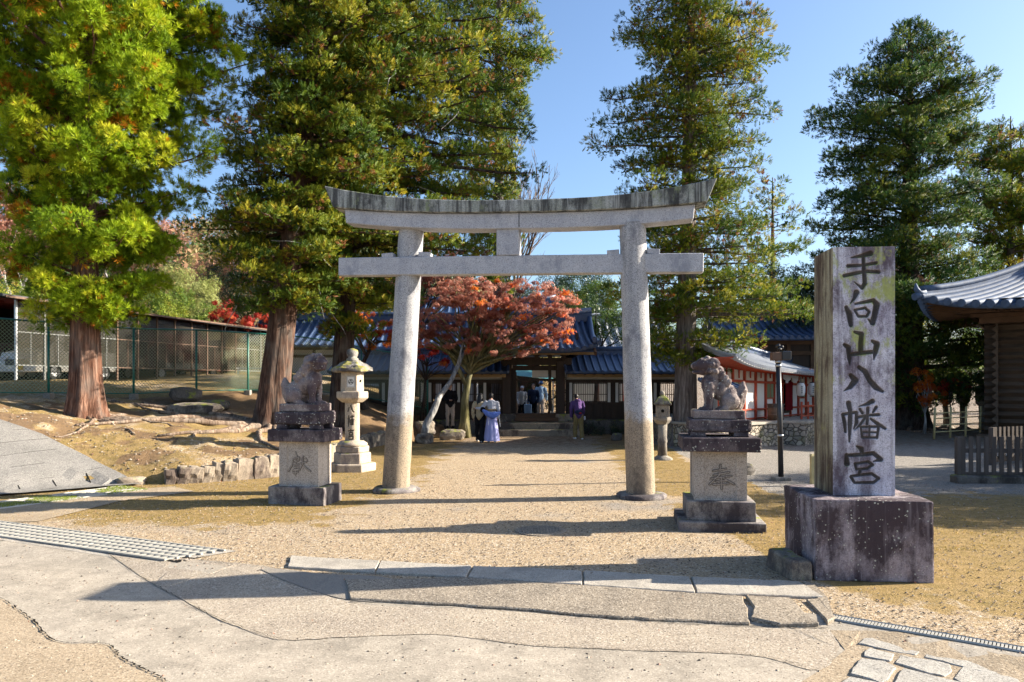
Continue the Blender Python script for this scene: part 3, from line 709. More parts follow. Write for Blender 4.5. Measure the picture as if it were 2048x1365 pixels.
o = MB(); [o.add(*crack(L, w, .045, i + 50, 6, .01)) for i, (L, w) in enumerate([([(1378, 1165), (1392, 1190), (1415, 1225)], .004), ([(1225, 1192), (1240, 1228)], .008)])] if False else None

def wide_grate():
    t = empty('drain_grating', (*gp(225, 1078), 0), 0, 'wide pale slotted drain grating beside the road at far left', 'drain grating')
    A, B = Vector(gp(-60, 1038)), Vector(gp(450, 1104)); Cc, Dd = Vector(gp(408, 1121)), Vector(gp(-60, 1067))
    d = (B - A).normalized(); nrm = Vector((d.y, -d.x)); Wd = (Dd - A).dot(nrm)
    L = (B - A).length
    MB().add([(*(A), Hs(*A) + .006), (*(B), Hs(*B) + .006), (*(B - d * .05 + nrm * Wd), .006), (*(A + nrm * Wd), .006)], [(3, 2, 1, 0)]).build('channel', 'slot_dark', t, world=True)
    f = MB()
    for j in range(6):
        p = A + nrm * (Wd * j / 5); q = B + nrm * (Wd * j / 5) - d * (.25 * j / 5); f.bar((p.x, p.y, .018), (q.x, q.y, .018), .035 if 0 < j < 5 else .03, .02)
    f.build('frame', 'grate_metal', t, world=True)
    f = MB(); n_ = int(L / .115)
    for i in range(n_ + 1):
        for j in range(5):
            p = A + d * (i * L / n_ - .03 * j) + nrm * (Wd * j / 5); q = p + nrm * (Wd / 5) - d * .06
            if (p - A).dot(d) < L - .25 * j / 5: f.bar((p.x, p.y, .0165), (q.x, q.y, .0165), .042, .014)
    f.build('bars', 'grate_metal', t, world=True)
    sheet('drain_rim', 0, 'kerb_stone', .008, world=[tuple(A - nrm * .09 - d * .1), tuple(B - nrm * .09 + d * .12), tuple(B + nrm * (Wd + .12) - d * .2), tuple(A + nrm * (Wd + .12) - d * .1)])
wide_grate()
def strip_grate(name, label, a, b, w, nlong, ncross, m, bar=.012):
    a, b = Vector(a), Vector(b); t = empty(name, (a.x, a.y, Hs(*a)), 0, label, 'drain grating'); d = (b - a).normalized(); s = Vector((-d.y, d.x)); L = (b - a).length
    zf = lambda p, e_: (p.x, p.y, Hs(p.x, p.y) + e_)
    SG = 10; ch = MB()
    for i in range(SG):
        p, q = a.lerp(b, i / SG), a.lerp(b, (i + 1) / SG); ch.add([zf(p - s * w / 2, .008), zf(q - s * w / 2, .008), zf(q + s * w / 2, .008), zf(p + s * w / 2, .008)], [(0, 1, 2, 3)])
    ch.build('channel', 'slot_dark', t, world=True)
    f = MB()
    for j in range(nlong + 1):
        o_ = s * (w * (j / nlong - .5)); f.tube([zf(a.lerp(b, i / SG) + o_, .012) for i in range(SG + 1)], bar * (.7 if j in (0, nlong) else .5), 4, smooth=False)
    f.build('frame', m, t, world=True); f = MB()
    for i in range(ncross):
        p = a + d * (L * (i + .5) / ncross); f.bar(zf(p - s * w / 2, .013), zf(p + s * w / 2, .013), bar * 1.1, .008)
    f.build('bars', m, t, world=True); return t
strip_grate('slot_drain', 'narrow steel slot drain running from the kerb end to the right corner', gp(1662, 1236), gp(2110, 1316), .12, 1, 60, 'grate_metal', .016)
strip_grate('mossy_grating', 'mossy long barred grating at the foot of the paved slope', gp(-90, 1024), (-7.4, 14.72), .80, 7, 9, 'grate_metal', .022)
n = 9000; P = []
a = Vector(gp(-90, 1024)); b = Vector((-7.4, 14.72)); d = (b - a); s = Vector((-d.y, d.x)).normalized()
for i in range(n):
    t_ = random.random(); w_ = random.uniform(-.46, .46); p = a + d * t_ + s * w_
    if fbm(np.array([p.x * 1.6]), np.array([p.y * 1.6]), 0, 77)[0] > -.03: P.append((p.x, p.y, Hs(p.x, p.y) + .016))
P = np.array(P); nn_ = len(P); D = np.stack([rng.normal(size=nn_) * .5, rng.normal(size=nn_) * .5, np.ones(nn_)], -1)
leafmat('moss_green', [(0, (.10, .15, .02)), (1, (.34, .38, .05))], .2)
o = quads('moss', scatter(GT, P, D, rng.uniform(.015, .03, nn_) , rng), 'moss_green', attrs={'tint': np.repeat(rng.random(nn_), 12)}); tag(o, 'bright green moss filling the bars of the long grating', 'moss', kind='stuff')
def manhole(px, py, r_, label, m, m2):
    x, y = gp(px, py) if isinstance(px, (int, float)) else px; t = empty('manhole_cover', (x, y, Hs(x, y)), 0, label, 'manhole cover')
    tl = Matrix.Identity(3)
    MB().lathe([(r_ + .06, -.03), (r_ + .06, .014), (r_ + .005, .018), (r_ + .005, .012)], 40, smooth=False).build('rim', m2, t)
    f = MB().lathe([(r_, .0), (r_, .022), (r_ * .97, .024)], 40, smooth=False)
    for i in range(-6, 7):
        w_ = math.sqrt(max(0, 1 - (i / 7) ** 2)) * r_ * .86; f.bar((i * r_ / 7, -w_, .027), (i * r_ / 7, w_, .027), .018, .01)
    f.build('lid', m, t); return t
manhole(1082, 1064, .30, 'round manhole lid in the gravel between the lion pedestals', 'ramp_asphalt', 'ramp_asphalt')
t = manhole((-10.55, 13.55), 0, .62, 'large rust brown manhole lid set in the paved slope', 'rust_shade_metal', 'kerb_stone'); t.rotation_euler = (-.10, -.21, 0); t.location.z += .07
# flagstones at bottom right
FL = [[(1716, 1281), (1728, 1271), (1770, 1270), (1845, 1282), (1850, 1290), (1832, 1304), (1790, 1297), (1727, 1283)], [(1853, 1290), (1872, 1282), (1930, 1292), (1975, 1300), (2030, 1325), (2020, 1340), (1960, 1335), (1850, 1308)],
      [(1728, 1297), (1738, 1290), (1790, 1300), (1780, 1315), (1727, 1305)], [(1790, 1318), (1800, 1302), (1900, 1322), (1905, 1333), (1890, 1345), (1860, 1340)], [(1702, 1328), (1722, 1310), (1770, 1316), (1792, 1328), (1775, 1352), (1760, 1358), (1700, 1340)],
      [(1908, 1348), (1925, 1326), (1990, 1335), (2036, 1350), (2045, 1372), (1930, 1362)], [(1785, 1362), (1806, 1330), (1880, 1348), (1960, 1366), (2000, 1385), (1790, 1385)], [(1670, 1365), (1700, 1346), (1760, 1357), (1775, 1366), (1770, 1390), (1665, 1390)],
      [(2040, 1322), (2060, 1315), (2120, 1325), (2120, 1350), (2050, 1345)], [(2052, 1352), (2120, 1358), (2120, 1390), (2050, 1380)], [(1560, 1395), (1660, 1372), (1665, 1400), (1600, 1430)], [(1680, 1398), (1780, 1392), (1850, 1395), (1840, 1430), (1700, 1430)], [(1860, 1396), (2010, 1392), (2040, 1430), (1870, 1430)]]
mb = MB()
for i, L in enumerate(FL): mb.prism([(float(a), float(b)) for a, b in jag(W_(L + [L[0]]), .006, 3, i)[:-1]], -.09, -.024 - .003 * (i % 2))
o = mb.build('stone_paving', 'paving_stone', bevel=.006, sub=1, rough=.012, rscale=5); tag(o, kind='structure')

def stone_lump(name, c, size, label, m='rock', rz=0.0, seed=1, group=None, cat='rock', parent=None, sink=.15):
    r = random.Random(seed); bm = bmesh.new(); bmesh.ops.create_icosphere(bm, subdivisions=3, radius=1)
    me = bpy.data.meshes.new(name); bm.to_mesh(me); bm.free(); n = len(me.vertices); co = np.empty(n * 3); me.vertices.foreach_get('co', co); co = co.reshape(-1, 3)
    co = np.sign(co) * np.abs(co) ** .62; q = co * 1.3 + seed * 3.7; co = co * (1 + .35 * fbm(q[:, 0], q[:, 1], q[:, 2], seed))[:, None] + .08 * np.stack([fbm(q[:, 0] * 3, q[:, 1] * 3, q[:, 2] * 3, seed + i) for i in range(3)], 1)
    co *= np.array(size) / 2; me.vertices.foreach_set('co', co.ravel()); me.update()
    o = link(name, me, m, parent, (c[0], c[1], c[2] + size[2] * (.5 - sink)), rz, False)
    if label: tag(o, label, cat, group)
    return o
# the low retaining wall: lit stones, then behind the lantern
def wall_run(pts, n, label, h, seed, m='wall_stone'):
    r = random.Random(seed); t = empty('retaining_wall', (*pts[0], 0), 0, label, 'retaining wall')
    seg = [(Vector(a), Vector(b)) for a, b in zip(pts[:-1], pts[1:])]; Ls = [(b - a).length for a, b in seg]; tot = sum(Ls)
    cuts = [0]
    while cuts[-1] < tot: cuts.append(cuts[-1] + tot / n * r.uniform(.65, 1.35))
    for a, b in zip(cuts[:-1], cuts[1:]):
        def P(s_):
            s_ = min(s_, tot - 1e-6)
            for (p, q), L in zip(seg, Ls):
                if s_ <= L: return p.lerp(q, s_ / L), (q - p).normalized()
                s_ -= L
            return q, (q - p).normalized()
        (p, d), (q, _) = P(a), P(b - .015); mid = (p + q) / 2; L = (q - p).length
        if L < .05: continue
        hh = (h(mid.x, mid.y) if callable(h) else h) * r.uniform(.88, 1.08)
        o = MB().box((0, 0, hh / 2 - .05), (L + .05, .26 * r.uniform(.8, 1.2), hh + .1), 0, 1, Matrix.Rotation(r.uniform(-.10, .16), 3, 'Y') @ Matrix.Rotation(r.uniform(-.1, .1), 3, 'X')).build('stone', m, t, bevel=.025, seg=2, sub=2, rough=.09, rscale=4 + r.random())
        o.location = (mid.x - pts[0][0], mid.y - pts[0][1], 0); o.rotation_euler.z = math.atan2(d.y, d.x)
    return t
wall_run([(-7.10, 15.35), (-6.6, 15.65), (-6.0, 16.02), (-5.5, 16.5), (-5.1, 16.9)], 9, 'low wall of pale upright stones holding the mossy bank at left', lambda x, y: .30 + .11 * (x + 7.1), 4)
wall_run([(-5.1, 16.9), (-4.85, 18.5), (-4.75, 20), (-4.62, 22.2), (-4.62, 24), (-4.0, 26.0)], 17, 'low mossy stone wall along the path behind the tall lantern', .44, 6, 'rock')
stone_lump('boulder', (-7.72, 15.2, .0), (.55, .25, .2), 'flat pale stone at the corner of the paved slope', 'wall_stone', .5, 3)
stone_lump('rock', (*gp(905, 880), .0), (.9, .5, .42), 'rounded mossy boulder between the leaning trunk and the red maple', 'rock', .2, 12, 'rocks round the maple')
stone_lump('rock', (-3.0, 25.6, .0), (.6, .5, .4), 'small dark boulder at the foot of the leaning bare trunk', 'rock', 1.2, 13, 'rocks round the maple')
stone_lump('rock', (-3.2, 27.6, .2), (.8, .6, .55), 'mossy boulder behind the leaning bare trunk', 'rock', 2.2, 14, 'rocks round the maple')
stone_lump('rock', (*gp(1490, 950), 0), (.36, .30, .30), 'small dark stone in the shade behind the right lion pedestal', 'rock_dark', .4, 21)
stone_lump('rock', (3.75, 26.9, 0), (.4, .3, .3), 'small dark stone left of the right gate pillar foot', 'rock_dark', .4, 23)
for i, (px, py, Y, sz, lb) in enumerate([(388, 806, 21.5, (1.5, .7, .36), 'long flat grey stone lying by the green fence'), (372, 798, 22.4, (.95, .6, .42), 'upper grey stone stacked on the flat stone by the fence'), (428, 803, 22.6, (.9, .6, .34), 'dark flat stone right of the stacked grey stones')]):
    p = at(px, py, Y); stone_lump('flat_stone', (p.x, p.y, Hs(p.x, p.y) + (.18 if i == 1 else 0)), sz, lb, 'rock_dark' if i else 'rock', .15 * i, 31 + i, 'flat stones by the fence')
# ------------------------------------------------------------------ torii
AX = math.radians(-8.7)
def torii():
    t = empty('torii_gate', (.06, 13.95, 0), AX, 'grey stone torii gate with curved lintel spanning the path', 'torii gate')
    lc = lambda x, y: ((x - .06) * math.cos(AX) + (y - 13.95) * math.sin(AX), -(x - .06) * math.sin(AX) + (y - 13.95) * math.cos(AX))
    # pillars
    for (bx, by), (tx, ty), zt, lb in (((-2.24, 14.42), (-1.93, 14.40), 5.08, 'left pillar'), ((2.34, 13.62), (2.19, 13.62), 4.97, 'right pillar')):
        b = Vector((*lc(bx, by), 0)); tp = Vector((*lc(tx, ty), zt)); vs = []; n = 40; k_ = 70; P = np.zeros((k_, n + 1, 3))
        for i in range(k_):
            s_ = i / (k_ - 1); c_ = b.lerp(tp, s_); r_ = .262 + (.236 - .262) * s_
            for j in range(n + 1):
                a = 2 * math.pi * (j % n) / n; P[i, j] = (c_.x + r_ * math.cos(a), c_.y + r_ * math.sin(a), c_.z)
        d = fbm(P[..., 0] * 5, P[..., 1] * 5, P[..., 2] * 3, 3) * .008; P[..., 0] += d; P[..., 1] += d
        o = grid_mesh('pillar', P, 'torii_stone', t, flip=True)
        o = MB().lathe([(.44, -.03), (.45, .05), (.40, .085), (.26, .088)], 28, (b.x, b.y, 0), True, lob=lambda q, z: 1 + .04 * math.sin(3 * q + 1) + .03 * math.sin(7 * q)).build('base_ring', 'pedestal_foot', t)
    def beam(name, hlt, hlb, z0, z1, r0, r1, dy, m, gable=0.0, nx=48, y0=0.0, tilt=.020):
        # cross-section points (y, z) swept along x with lifted ends; hlt / hlb = half length at top / bottom
        vs = []; fs = []; sec = [(-dy / 2, 0), (-dy / 2, 1), (0, 1 + gable), (dy / 2, 1), (dy / 2, 0)] if gable else [(-dy / 2, 0), (-dy / 2, 1), (dy / 2, 1), (dy / 2, 0)]
        ns = len(sec)
        for i in range(nx + 1):
            s_ = i / nx * 2 - 1
            for y, z in sec:
                hl = hlb + (hlt - hlb) * min(z, 1); x = s_ * hl; a = abs(x) / 3.6
                zb = z0 + r0 * a ** 2.6 - tilt * x; zt = z1 + r1 * a ** 2.6 - tilt * x
                vs.append((x, y + y0, zb + (zt - zb) * z))
        for i in range(nx):
            for j in range(ns): fs.append((i * ns + j, i * ns + (j + 1) % ns, (i + 1) * ns + (j + 1) % ns, (i + 1) * ns + j))
        fs.append(tuple(range(ns))[::-1]); fs.append(tuple(nx * ns + j for j in range(ns)))
        return MB().add(vs, fs).build(name, m, t, bevel=.012, rough=.006)
    beam('cap_lintel', 3.62, 3.45, 5.20, 5.42, .15, .32, .56, 'torii_cap', .12)
    beam('under_lintel', 3.25, 3.22, 4.91, 5.197, .19, .15, .40, 'torii_beam')
    beam('tie_beam', 3.40, 3.40, 4.09, 4.43, 0, 0, .26, 'torii_beam', tilt=.012)
    MB().box((-.12, 0, 4.68), (.42, .30, .496)).build('centre_strut', 'torii_beam', t, bevel=.012)
    MB().box((.10, -.203, 5.07), (.012, .006, .27)).build('joint', 'slot_dark', t)
    for x in (lc(-1.97, 14.4)[0], lc(2.2, 13.62)[0]):
        for sg in (-1, 1):
            MB().box((x + sg * .36, 0, 4.47 - .012 * x), (.22, .24, .085), 0, 1, Matrix.Rotation(sg * .06, 3, 'Y')).build('wedge', 'torii_beam', t, bevel=.006)
    return t
torii()
# ------------------------------------------------------------------ carved monument
def crop(L, ox, oy, k_): return [(ox + x / k_, oy + y / k_, w / k_) for x, y, w in L]
C3 = lambda *L: crop(L, 1660, 490, 5.457); C4 = lambda *L: crop(L, 1660, 730, 5.057)
MON = [C3((440, 105, 24), (330, 132, 17), (225, 150, 7)), C3((190, 240, 17), (330, 235, 14), (500, 212, 15)), C3((150, 345, 18), (330, 310, 16), (400, 300, 16), (530, 310, 17)), C3((360, 150, 16), (368, 300, 19), (378, 430, 20), (345, 480, 18), (262, 418, 5)),
  C3((285, 530, 26), (262, 590, 17), (212, 655, 3)), C3((172, 692, 18), (205, 770, 27), (222, 885, 20)), C3((275, 655, 12), (400, 630, 16), (472, 615, 19), (508, 665, 28), (482, 790, 25), (462, 862, 25), (408, 822, 6)), C3((265, 722, 13), (380, 700, 13), (425, 742, 14), (398, 792, 13), (305, 792, 13), (265, 722, 13)),
  C3((265, 962, 14), (340, 985, 22), (332, 1080, 22), (330, 1190, 22)), C3((150, 1102, 16), (195, 1130, 24), (205, 1250, 20), (210, 1330, 4)), C3((200, 1212, 18), (330, 1192, 19), (480, 1178, 18)), C3((460, 1062, 15), (510, 1095, 26), (490, 1180, 24), (475, 1270, 5)),
  C4((205, 118, 18), (250, 168, 26), (200, 235, 20), (130, 278, 4)), C4((290, 35, 17), (350, 78, 22), (400, 170, 22), (460, 238, 24), (530, 280, 13)),
  C4((122, 515, 14), (143, 600, 17), (150, 690, 12)), C4((122, 515, 14), (200, 500, 14), (262, 493, 14), (262, 600, 16), (236, 660, 8)), C4((182, 400, 22), (200, 480, 19), (197, 600, 20), (190, 790, 9)),
  C4((428, 378, 20), (370, 408, 15), (288, 432, 5)), C4((300, 462, 13), (325, 500, 13)), C4((465, 440, 15), (432, 492, 10)), C4((280, 542, 13), (380, 522, 12), (492, 515, 14)), C4((380, 450, 15), (378, 530, 14), (372, 610, 14)), C4((350, 548, 13), (300, 620, 12), (238, 678, 3)), C4((410, 558, 11), (480, 608, 17), (556, 655, 13)),
  C4((308, 640, 10), (322, 745, 11)), C4((308, 640, 11), (482, 636, 12)), C4((490, 638, 13), (474, 750, 12)), C4((322, 747, 11), (472, 747, 11)), C4((320, 694, 9), (478, 694, 9)), C4((396, 630, 10), (396, 748, 10)),
  C4((262, 835, 8), (312, 862, 20), (325, 912, 16)), C4((162, 925, 16), (166, 1012, 24)), C4((168, 930, 15), (320, 920, 16), (438, 905, 18), (512, 968, 20), (432, 990, 5)), C4((248, 1012, 12), (262, 1070, 12)), C4((248, 1016, 11), (385, 992, 13), (428, 1022, 14), (372, 1062, 12), (262, 1070, 11)), C4((300, 1080, 14), (290, 1125, 14)),
  C4((208, 1148, 15), (242, 1205, 13)), C4((208, 1140, 12), (420, 1113, 14), (488, 1160, 15), (440, 1202, 13), (242, 1207, 12))]
MT = math.radians(-5)
def monument():
    t = empty('stone_monument', (3.85, 8.455, 0), MT, 'tall square stone monument carved with six large characters on a dark block base', 'stone monument')
    MB().box((0, 0, .4275), (1.2, 1.2, .855)).build('base', 'monument_base', t, bevel=.02, seg=2, sub=3, rough=.018, rscale=7)
    w = .655; h = 2.72; hx = w / 2; zb = .857; cx = .02; cy = .075
    # sides and top with a true front opening, front as a carved sheet joined in the same mesh would repeat the edge
    n_ = 150; m_ = 620; U, V_ = np.meshgrid(np.linspace(0, w, n_), np.linspace(0, h, m_), indexing='ij')
    st = []
    for s_ in MON: st.append([((x - 1663.8) / 125.5 * w, h - (y - 496) / 497.5 * h, r / 125.5 * w * 1.42) for x, y, r in s_])
    D = carve(U, V_, st); dep = np.clip(D, -.004, .030) ; dep = np.where(D > 0, .008 + dep * 1.0, 0) * sstep(-.001, .003, D)
    ero = fbm(U * 30, V_ * 30, 0, 8) * .0015
    P = np.stack([cx - hx + U, cy - hx + dep + ero * (dep == 0) + 0 * U, zb + V_], -1)
    P[0, :, 1] = P[-1, :, 1] = cy - hx; P[:, 0, 1] = P[:, -1, 1] = cy - hx
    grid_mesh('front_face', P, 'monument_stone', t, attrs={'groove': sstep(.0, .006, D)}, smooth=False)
    f = MB(); a, b, c, d = (cx - hx, cy - hx), (cx + hx, cy - hx), (cx + hx, cy + hx), (cx - hx, cy + hx)
    v = [(*p, zb) for p in (a, b, c, d)] + [(*p, zb + h) for p in (a, b, c, d)]
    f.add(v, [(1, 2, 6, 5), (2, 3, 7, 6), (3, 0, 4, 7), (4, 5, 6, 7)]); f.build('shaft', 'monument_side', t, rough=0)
    return t
monument()
o = MB().box((0, 0, .12), (.26, .66, .24), 0, .92).build('footing_stone', 'rock', None, bevel=.05, seg=3, sub=2, rough=.03, rscale=4, loc=(3.03, 8.22, -.02), rz=.05); tag(o, 'long rough stone lying against the left side of the monument base', 'stone block')
p = gp(1628, 972); t = empty('marker_post', (p[0] - .02, p[1], 0), 0, 'short yellowish wooden post standing behind the carved monument', 'post'); MB().box((0, 0, .3), (.10, .10, .6)).build('post', 'light_bamboo', t, bevel=.008); MB().box((0, 0, .62), (.12, .12, .04), 0, .6).build('cap', 'light_bamboo', t)

# ------------------------------------------------------------------ lion-dog pedestals
KEN = [((500, 400), (525, 470)), ((450, 515), (560, 480)), ((450, 520), (435, 620), (370, 720)), ((485, 565), (560, 535)), ((505, 500), (512, 575)), ((560, 480), (565, 520)), ((470, 620), (550, 600), (550, 690), (475, 690), (470, 620)), ((470, 655), (550, 648)), ((445, 710), (560, 695)), ((455, 745), (540, 735)), ((500, 690), (500, 775)), ((640, 465), (632, 580), (572, 700)), ((592, 585), (690, 560)), ((632, 600), (700, 670), (778, 712)), ((690, 500), (712, 545))]
HOU = [((395, 425), (560, 395)), ((405, 480), (600, 440)), ((372, 525), (625, 488)), ((490, 345), (482, 470), (350, 605)), ((495, 500), (660, 595)), ((435, 562), (560, 548)), ((400, 605), (590, 592)), ((500, 515), (505, 660))]
def pedestal(name, loc, rz, label, tiers, shaft, strokes, cap, plinths, char_box, lean=0.0):
    t = empty(name, loc, rz, label, 'pedestal', 'pedestals of the guardian lions')
    for (w, d, z0, z1) in tiers: MB().box((0, 0, (z0 + z1) / 2), (w, d, z1 - z0)).build('step', 'pedestal_foot', t, bevel=.02, seg=2, sub=2, rough=.014, rscale=6)
    w, d, z0, z1 = shaft; h = z1 - z0
    U, V_ = np.meshgrid(np.linspace(0, w, 120), np.linspace(0, h, 120), indexing='ij')
    x0, y0, sc, wd = char_box; st = [[((x - x0) * sc, h - (y - y0) * sc, wd * sc) for x, y in s_] for s_ in strokes]
    D = carve(U, V_, st); panel = (U > w * .19) & (U < w * .81) & (V_ > .0) & (V_ < h * .97)
    y = np.where(panel, .016, 0.0); y = y - np.where(D > 0, .014, 0.0); y = y + fbm(U * 25, V_ * 25, 0, 4) * .003; y[0, :] = y[-1, :] = 0; y[:, 0] = y[:, -1] = 0
    P = np.stack([-w / 2 + U, -d / 2 + y, z0 + V_], -1)
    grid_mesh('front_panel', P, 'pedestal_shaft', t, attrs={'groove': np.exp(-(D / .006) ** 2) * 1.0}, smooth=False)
    f = MB(); hx, hy = w / 2, d / 2
    # side faces with a raised border
    f.add([(hx, -hy, z0), (hx, hy, z0), (-hx, hy, z0), (-hx, -hy, z0), (hx, -hy, z1), (hx, hy, z1), (-hx, hy, z1), (-hx, -hy, z1)], [(0, 1, 5, 4), (1, 2, 6, 5), (2, 3, 7, 6)]); f.build('shaft', 'pedestal_shaft', t)
    for sx in (-1, 1):
        for yy in (-hy + .05, hy - .05): MB().box((sx * (hx + .008), yy, (z0 + z1) / 2), (.016, .10, h - .004)).build('side_border', 'pedestal_shaft', t)
    w, d, z0, z1 = cap; MB().box((0, 0, (z0 + z1) / 2), (w, d, z1 - z0)).build('cap_slab', 'pedestal_dark', t, bevel=.012, sub=2, rough=.010, rscale=7)
    (w, d, z0, z1) = plinths[0]; f = MB()
    ft = (z1 - z0) * .28                                               # carved low feet leave a dark gap under the block
    f.box((0, 0, (z0 + ft + z1) / 2), (w, d, z1 - z0 - ft))
    f.build('carved_block', 'pedestal_dark', t, bevel=.045, seg=3, sub=2, rough=.03, rscale=12)
    for sx in (-1, 1):
        for sy in (-1, 1): MB().box((sx * (w / 2 - .13), sy * (d / 2 - .10), z0 + ft / 2 + .005), (.22, .16, ft + .01), 0, .85).build('foot', 'pedestal_dark', t, bevel=.015, rough=.01)
    (w, d, z0, z1) = plinths[1]; MB().box((0, 0, (z0 + z1) / 2), (w, d, z1 - z0)).build('plinth', 'lion_stone', t, bevel=.012, sub=1, rough=.008, rscale=9)
    return t
PR = (3.02, 11.02, 0); PLc = (-3.62, 13.15, 0)
pedestal('lion_pedestal', PR, AX, 'stepped stone pedestal with relief character under the right guardian lion', [(1.19, 1.16, -.06, .135), (.94, .92, .134, .41)], (.70, .68, .408, 1.11), HOU, (1.07, 1.0, 1.112, 1.31), [(.86, .66, 1.312, 1.565), (.72, .54, 1.567, 1.69)], (165, 165, .70 / 645, 11))
pedestal('lion_pedestal', PLc, math.radians(-12), 'stone pedestal with relief character under the left guardian lion', [(1.04, .72, -.06, .30)], (.70, .50, .30, 1.07), KEN, (1.06, .72, 1.072, 1.28), [(.88, .60, 1.282, 1.585), (.74, .50, 1.587, 1.72)], (215, 215, .70 / 690, 11))

# ------------------------------------------------------------------ guardian lions
def lion(name, loc, rz, label, m, turned):
    K_ = .001046 * 1.02
    def q(x, y, l=0.0): return ((520 - x) * K_, l, (845 - y) * K_)
    pr = []
    e = lambda x, y, l, r, rot=None: pr.append(('e', q(x, y, l), r) if rot is None else ('e', q(x, y, l), r, rot))
    for sg in (-1, 1):   # legs
        pr.append(('l', [q(385, 500, sg * .10), q(375, 640, sg * .12), q(372, 740, sg * .12), q(365, 815, sg * .12)], [.085, .066, .052, .058]))
        e(315, 822, sg * .125, (.078, .058, .036)); [e(272, 826, sg * .125 + k_ * .032, (.028, .018, .026)) for k_ in (-1, 0, 1)]
        e(650, 715, sg * .115, (.135, .075, .125), (0, .35, 0)); pr.append(('l', [q(600, 800, sg * .14), q(530, 825, sg * .14)], [.045, .042]))
        [e(498, 828, sg * .14 + k_ * .028, (.026, .016, .024)) for k_ in (-1, 0, 1)]
    e(400, 480, 0, (.135, .145, .17)); e(520, 560, 0, (.15, .13, .15)); e(650, 640, 0, (.15, .135, .17)); e(720, 730, 0, (.09, .12, .11))
    e(470, 350, 0, (.11, .12, .15), (0, -.5, 0))
    for i in range(5):                                                    # mane locks down the back
        x, y = 455 + i * 42, 250 + i * 52
        for l in (-.09, -.03, .03, .09): e(x, y, l, (.045, .032, .07), (0, -.6, 0))
    for i in range(5): e(330 + i * 8, 420 + i * 30, .0, (.06, .10, .04))
    tx = [(780, 800), (800, 700), (825, 560), (835, 470)]
    pr.append(('l', [q(x, y) for x, y in tx], [.05, .075, .075, .035]))
    for l in (-.055, .055): pr.append(('l', [q(760, 780, l), q(790, 640, l), q(850, 520, l * .7)], [.04, .05, .02]))
    hp = []
    he = lambda x, y, l, r, rot=None: hp.append(('e', q(x, y, l), r, rot or (0, 0, 0)))
    he(330, 215, 0, (.155, .135, .115)); he(215, 225, 0, (.085, .095, .062)); he(165, 222, 0, (.038, .055, .035)); he(225, 318, 0, (.085, .07, .026), (0, -.12, 0)); he(310, 290, 0, (.09, .10, .07))
    he(270, 150, .06, (.05, .035, .03)); he(270, 150, -.06, (.05, .035, .03)); he(235, 175, .075, (.024, .022, .02)); he(235, 175, -.075, (.024, .022, .02))
    for sg in (-1, 1):
        he(450, 170, sg * .10, (.085, .028, .048), (0, -.55, 0))
        for i in range(6): he(370 + (i % 3) * 45, 210 + (i // 3) * 70 + i * 6, sg * (.115 + .01 * (i % 2)), (.038, .03, .038))
    for i in range(4): he(360 + i * 30, 118 + i * 16, 0, (.045, .06, .035))
    if turned:   # closed mouth, blockier curly head turned to the viewer
        piv = Vector(q(380, 330)); Rm = Matrix.Rotation(turned, 3, 'Z'); out = []
        for p in hp:
            c_ = Rm @ (Vector(p[1]) - piv) + piv; out.append(('e', tuple(c_), p[2], (p[3][0], p[3][1], p[3][2] + turned)))
        c2 = Rm @ (Vector(q(220, 275)) - piv) + piv; out.append(('e', tuple(c2), (.085, .08, .05), (0, 0, turned)))
        rr = random.Random(5)
        for i in range(26):
            a = rr.uniform(0, 6.28); b = rr.uniform(-.2, 1.2); c2 = Rm @ (Vector((math.cos(a) * math.cos(b) * .15, math.sin(a) * math.cos(b) * .14, math.sin(b) * .12)) + Vector(q(330, 205)) - piv) + piv
            out.append(('e', tuple(c2), (.030, .030, .028), (0, 0, 0)))
        hp = out
    pr += hp
    return tag(sculpt(name, pr, m, None, .0105, .010, 21, 1, loc, rz), label, 'stone statue')
lion('guardian_lion', (PR[0] + .03, PR[1], 1.672), math.pi + AX + .02, 'seated stone guardian lion with open mouth facing left, on the right pedestal', 'lion_stone', 0)
lo = lion('guardian_lion', (PLc[0] - .0, PLc[1], 1.702), math.radians(-8), 'seated stone guardian lion with curly head facing right, on the left pedestal', 'lion_stone', -.55); lo.scale = (1.13, 1.1, 1.10)

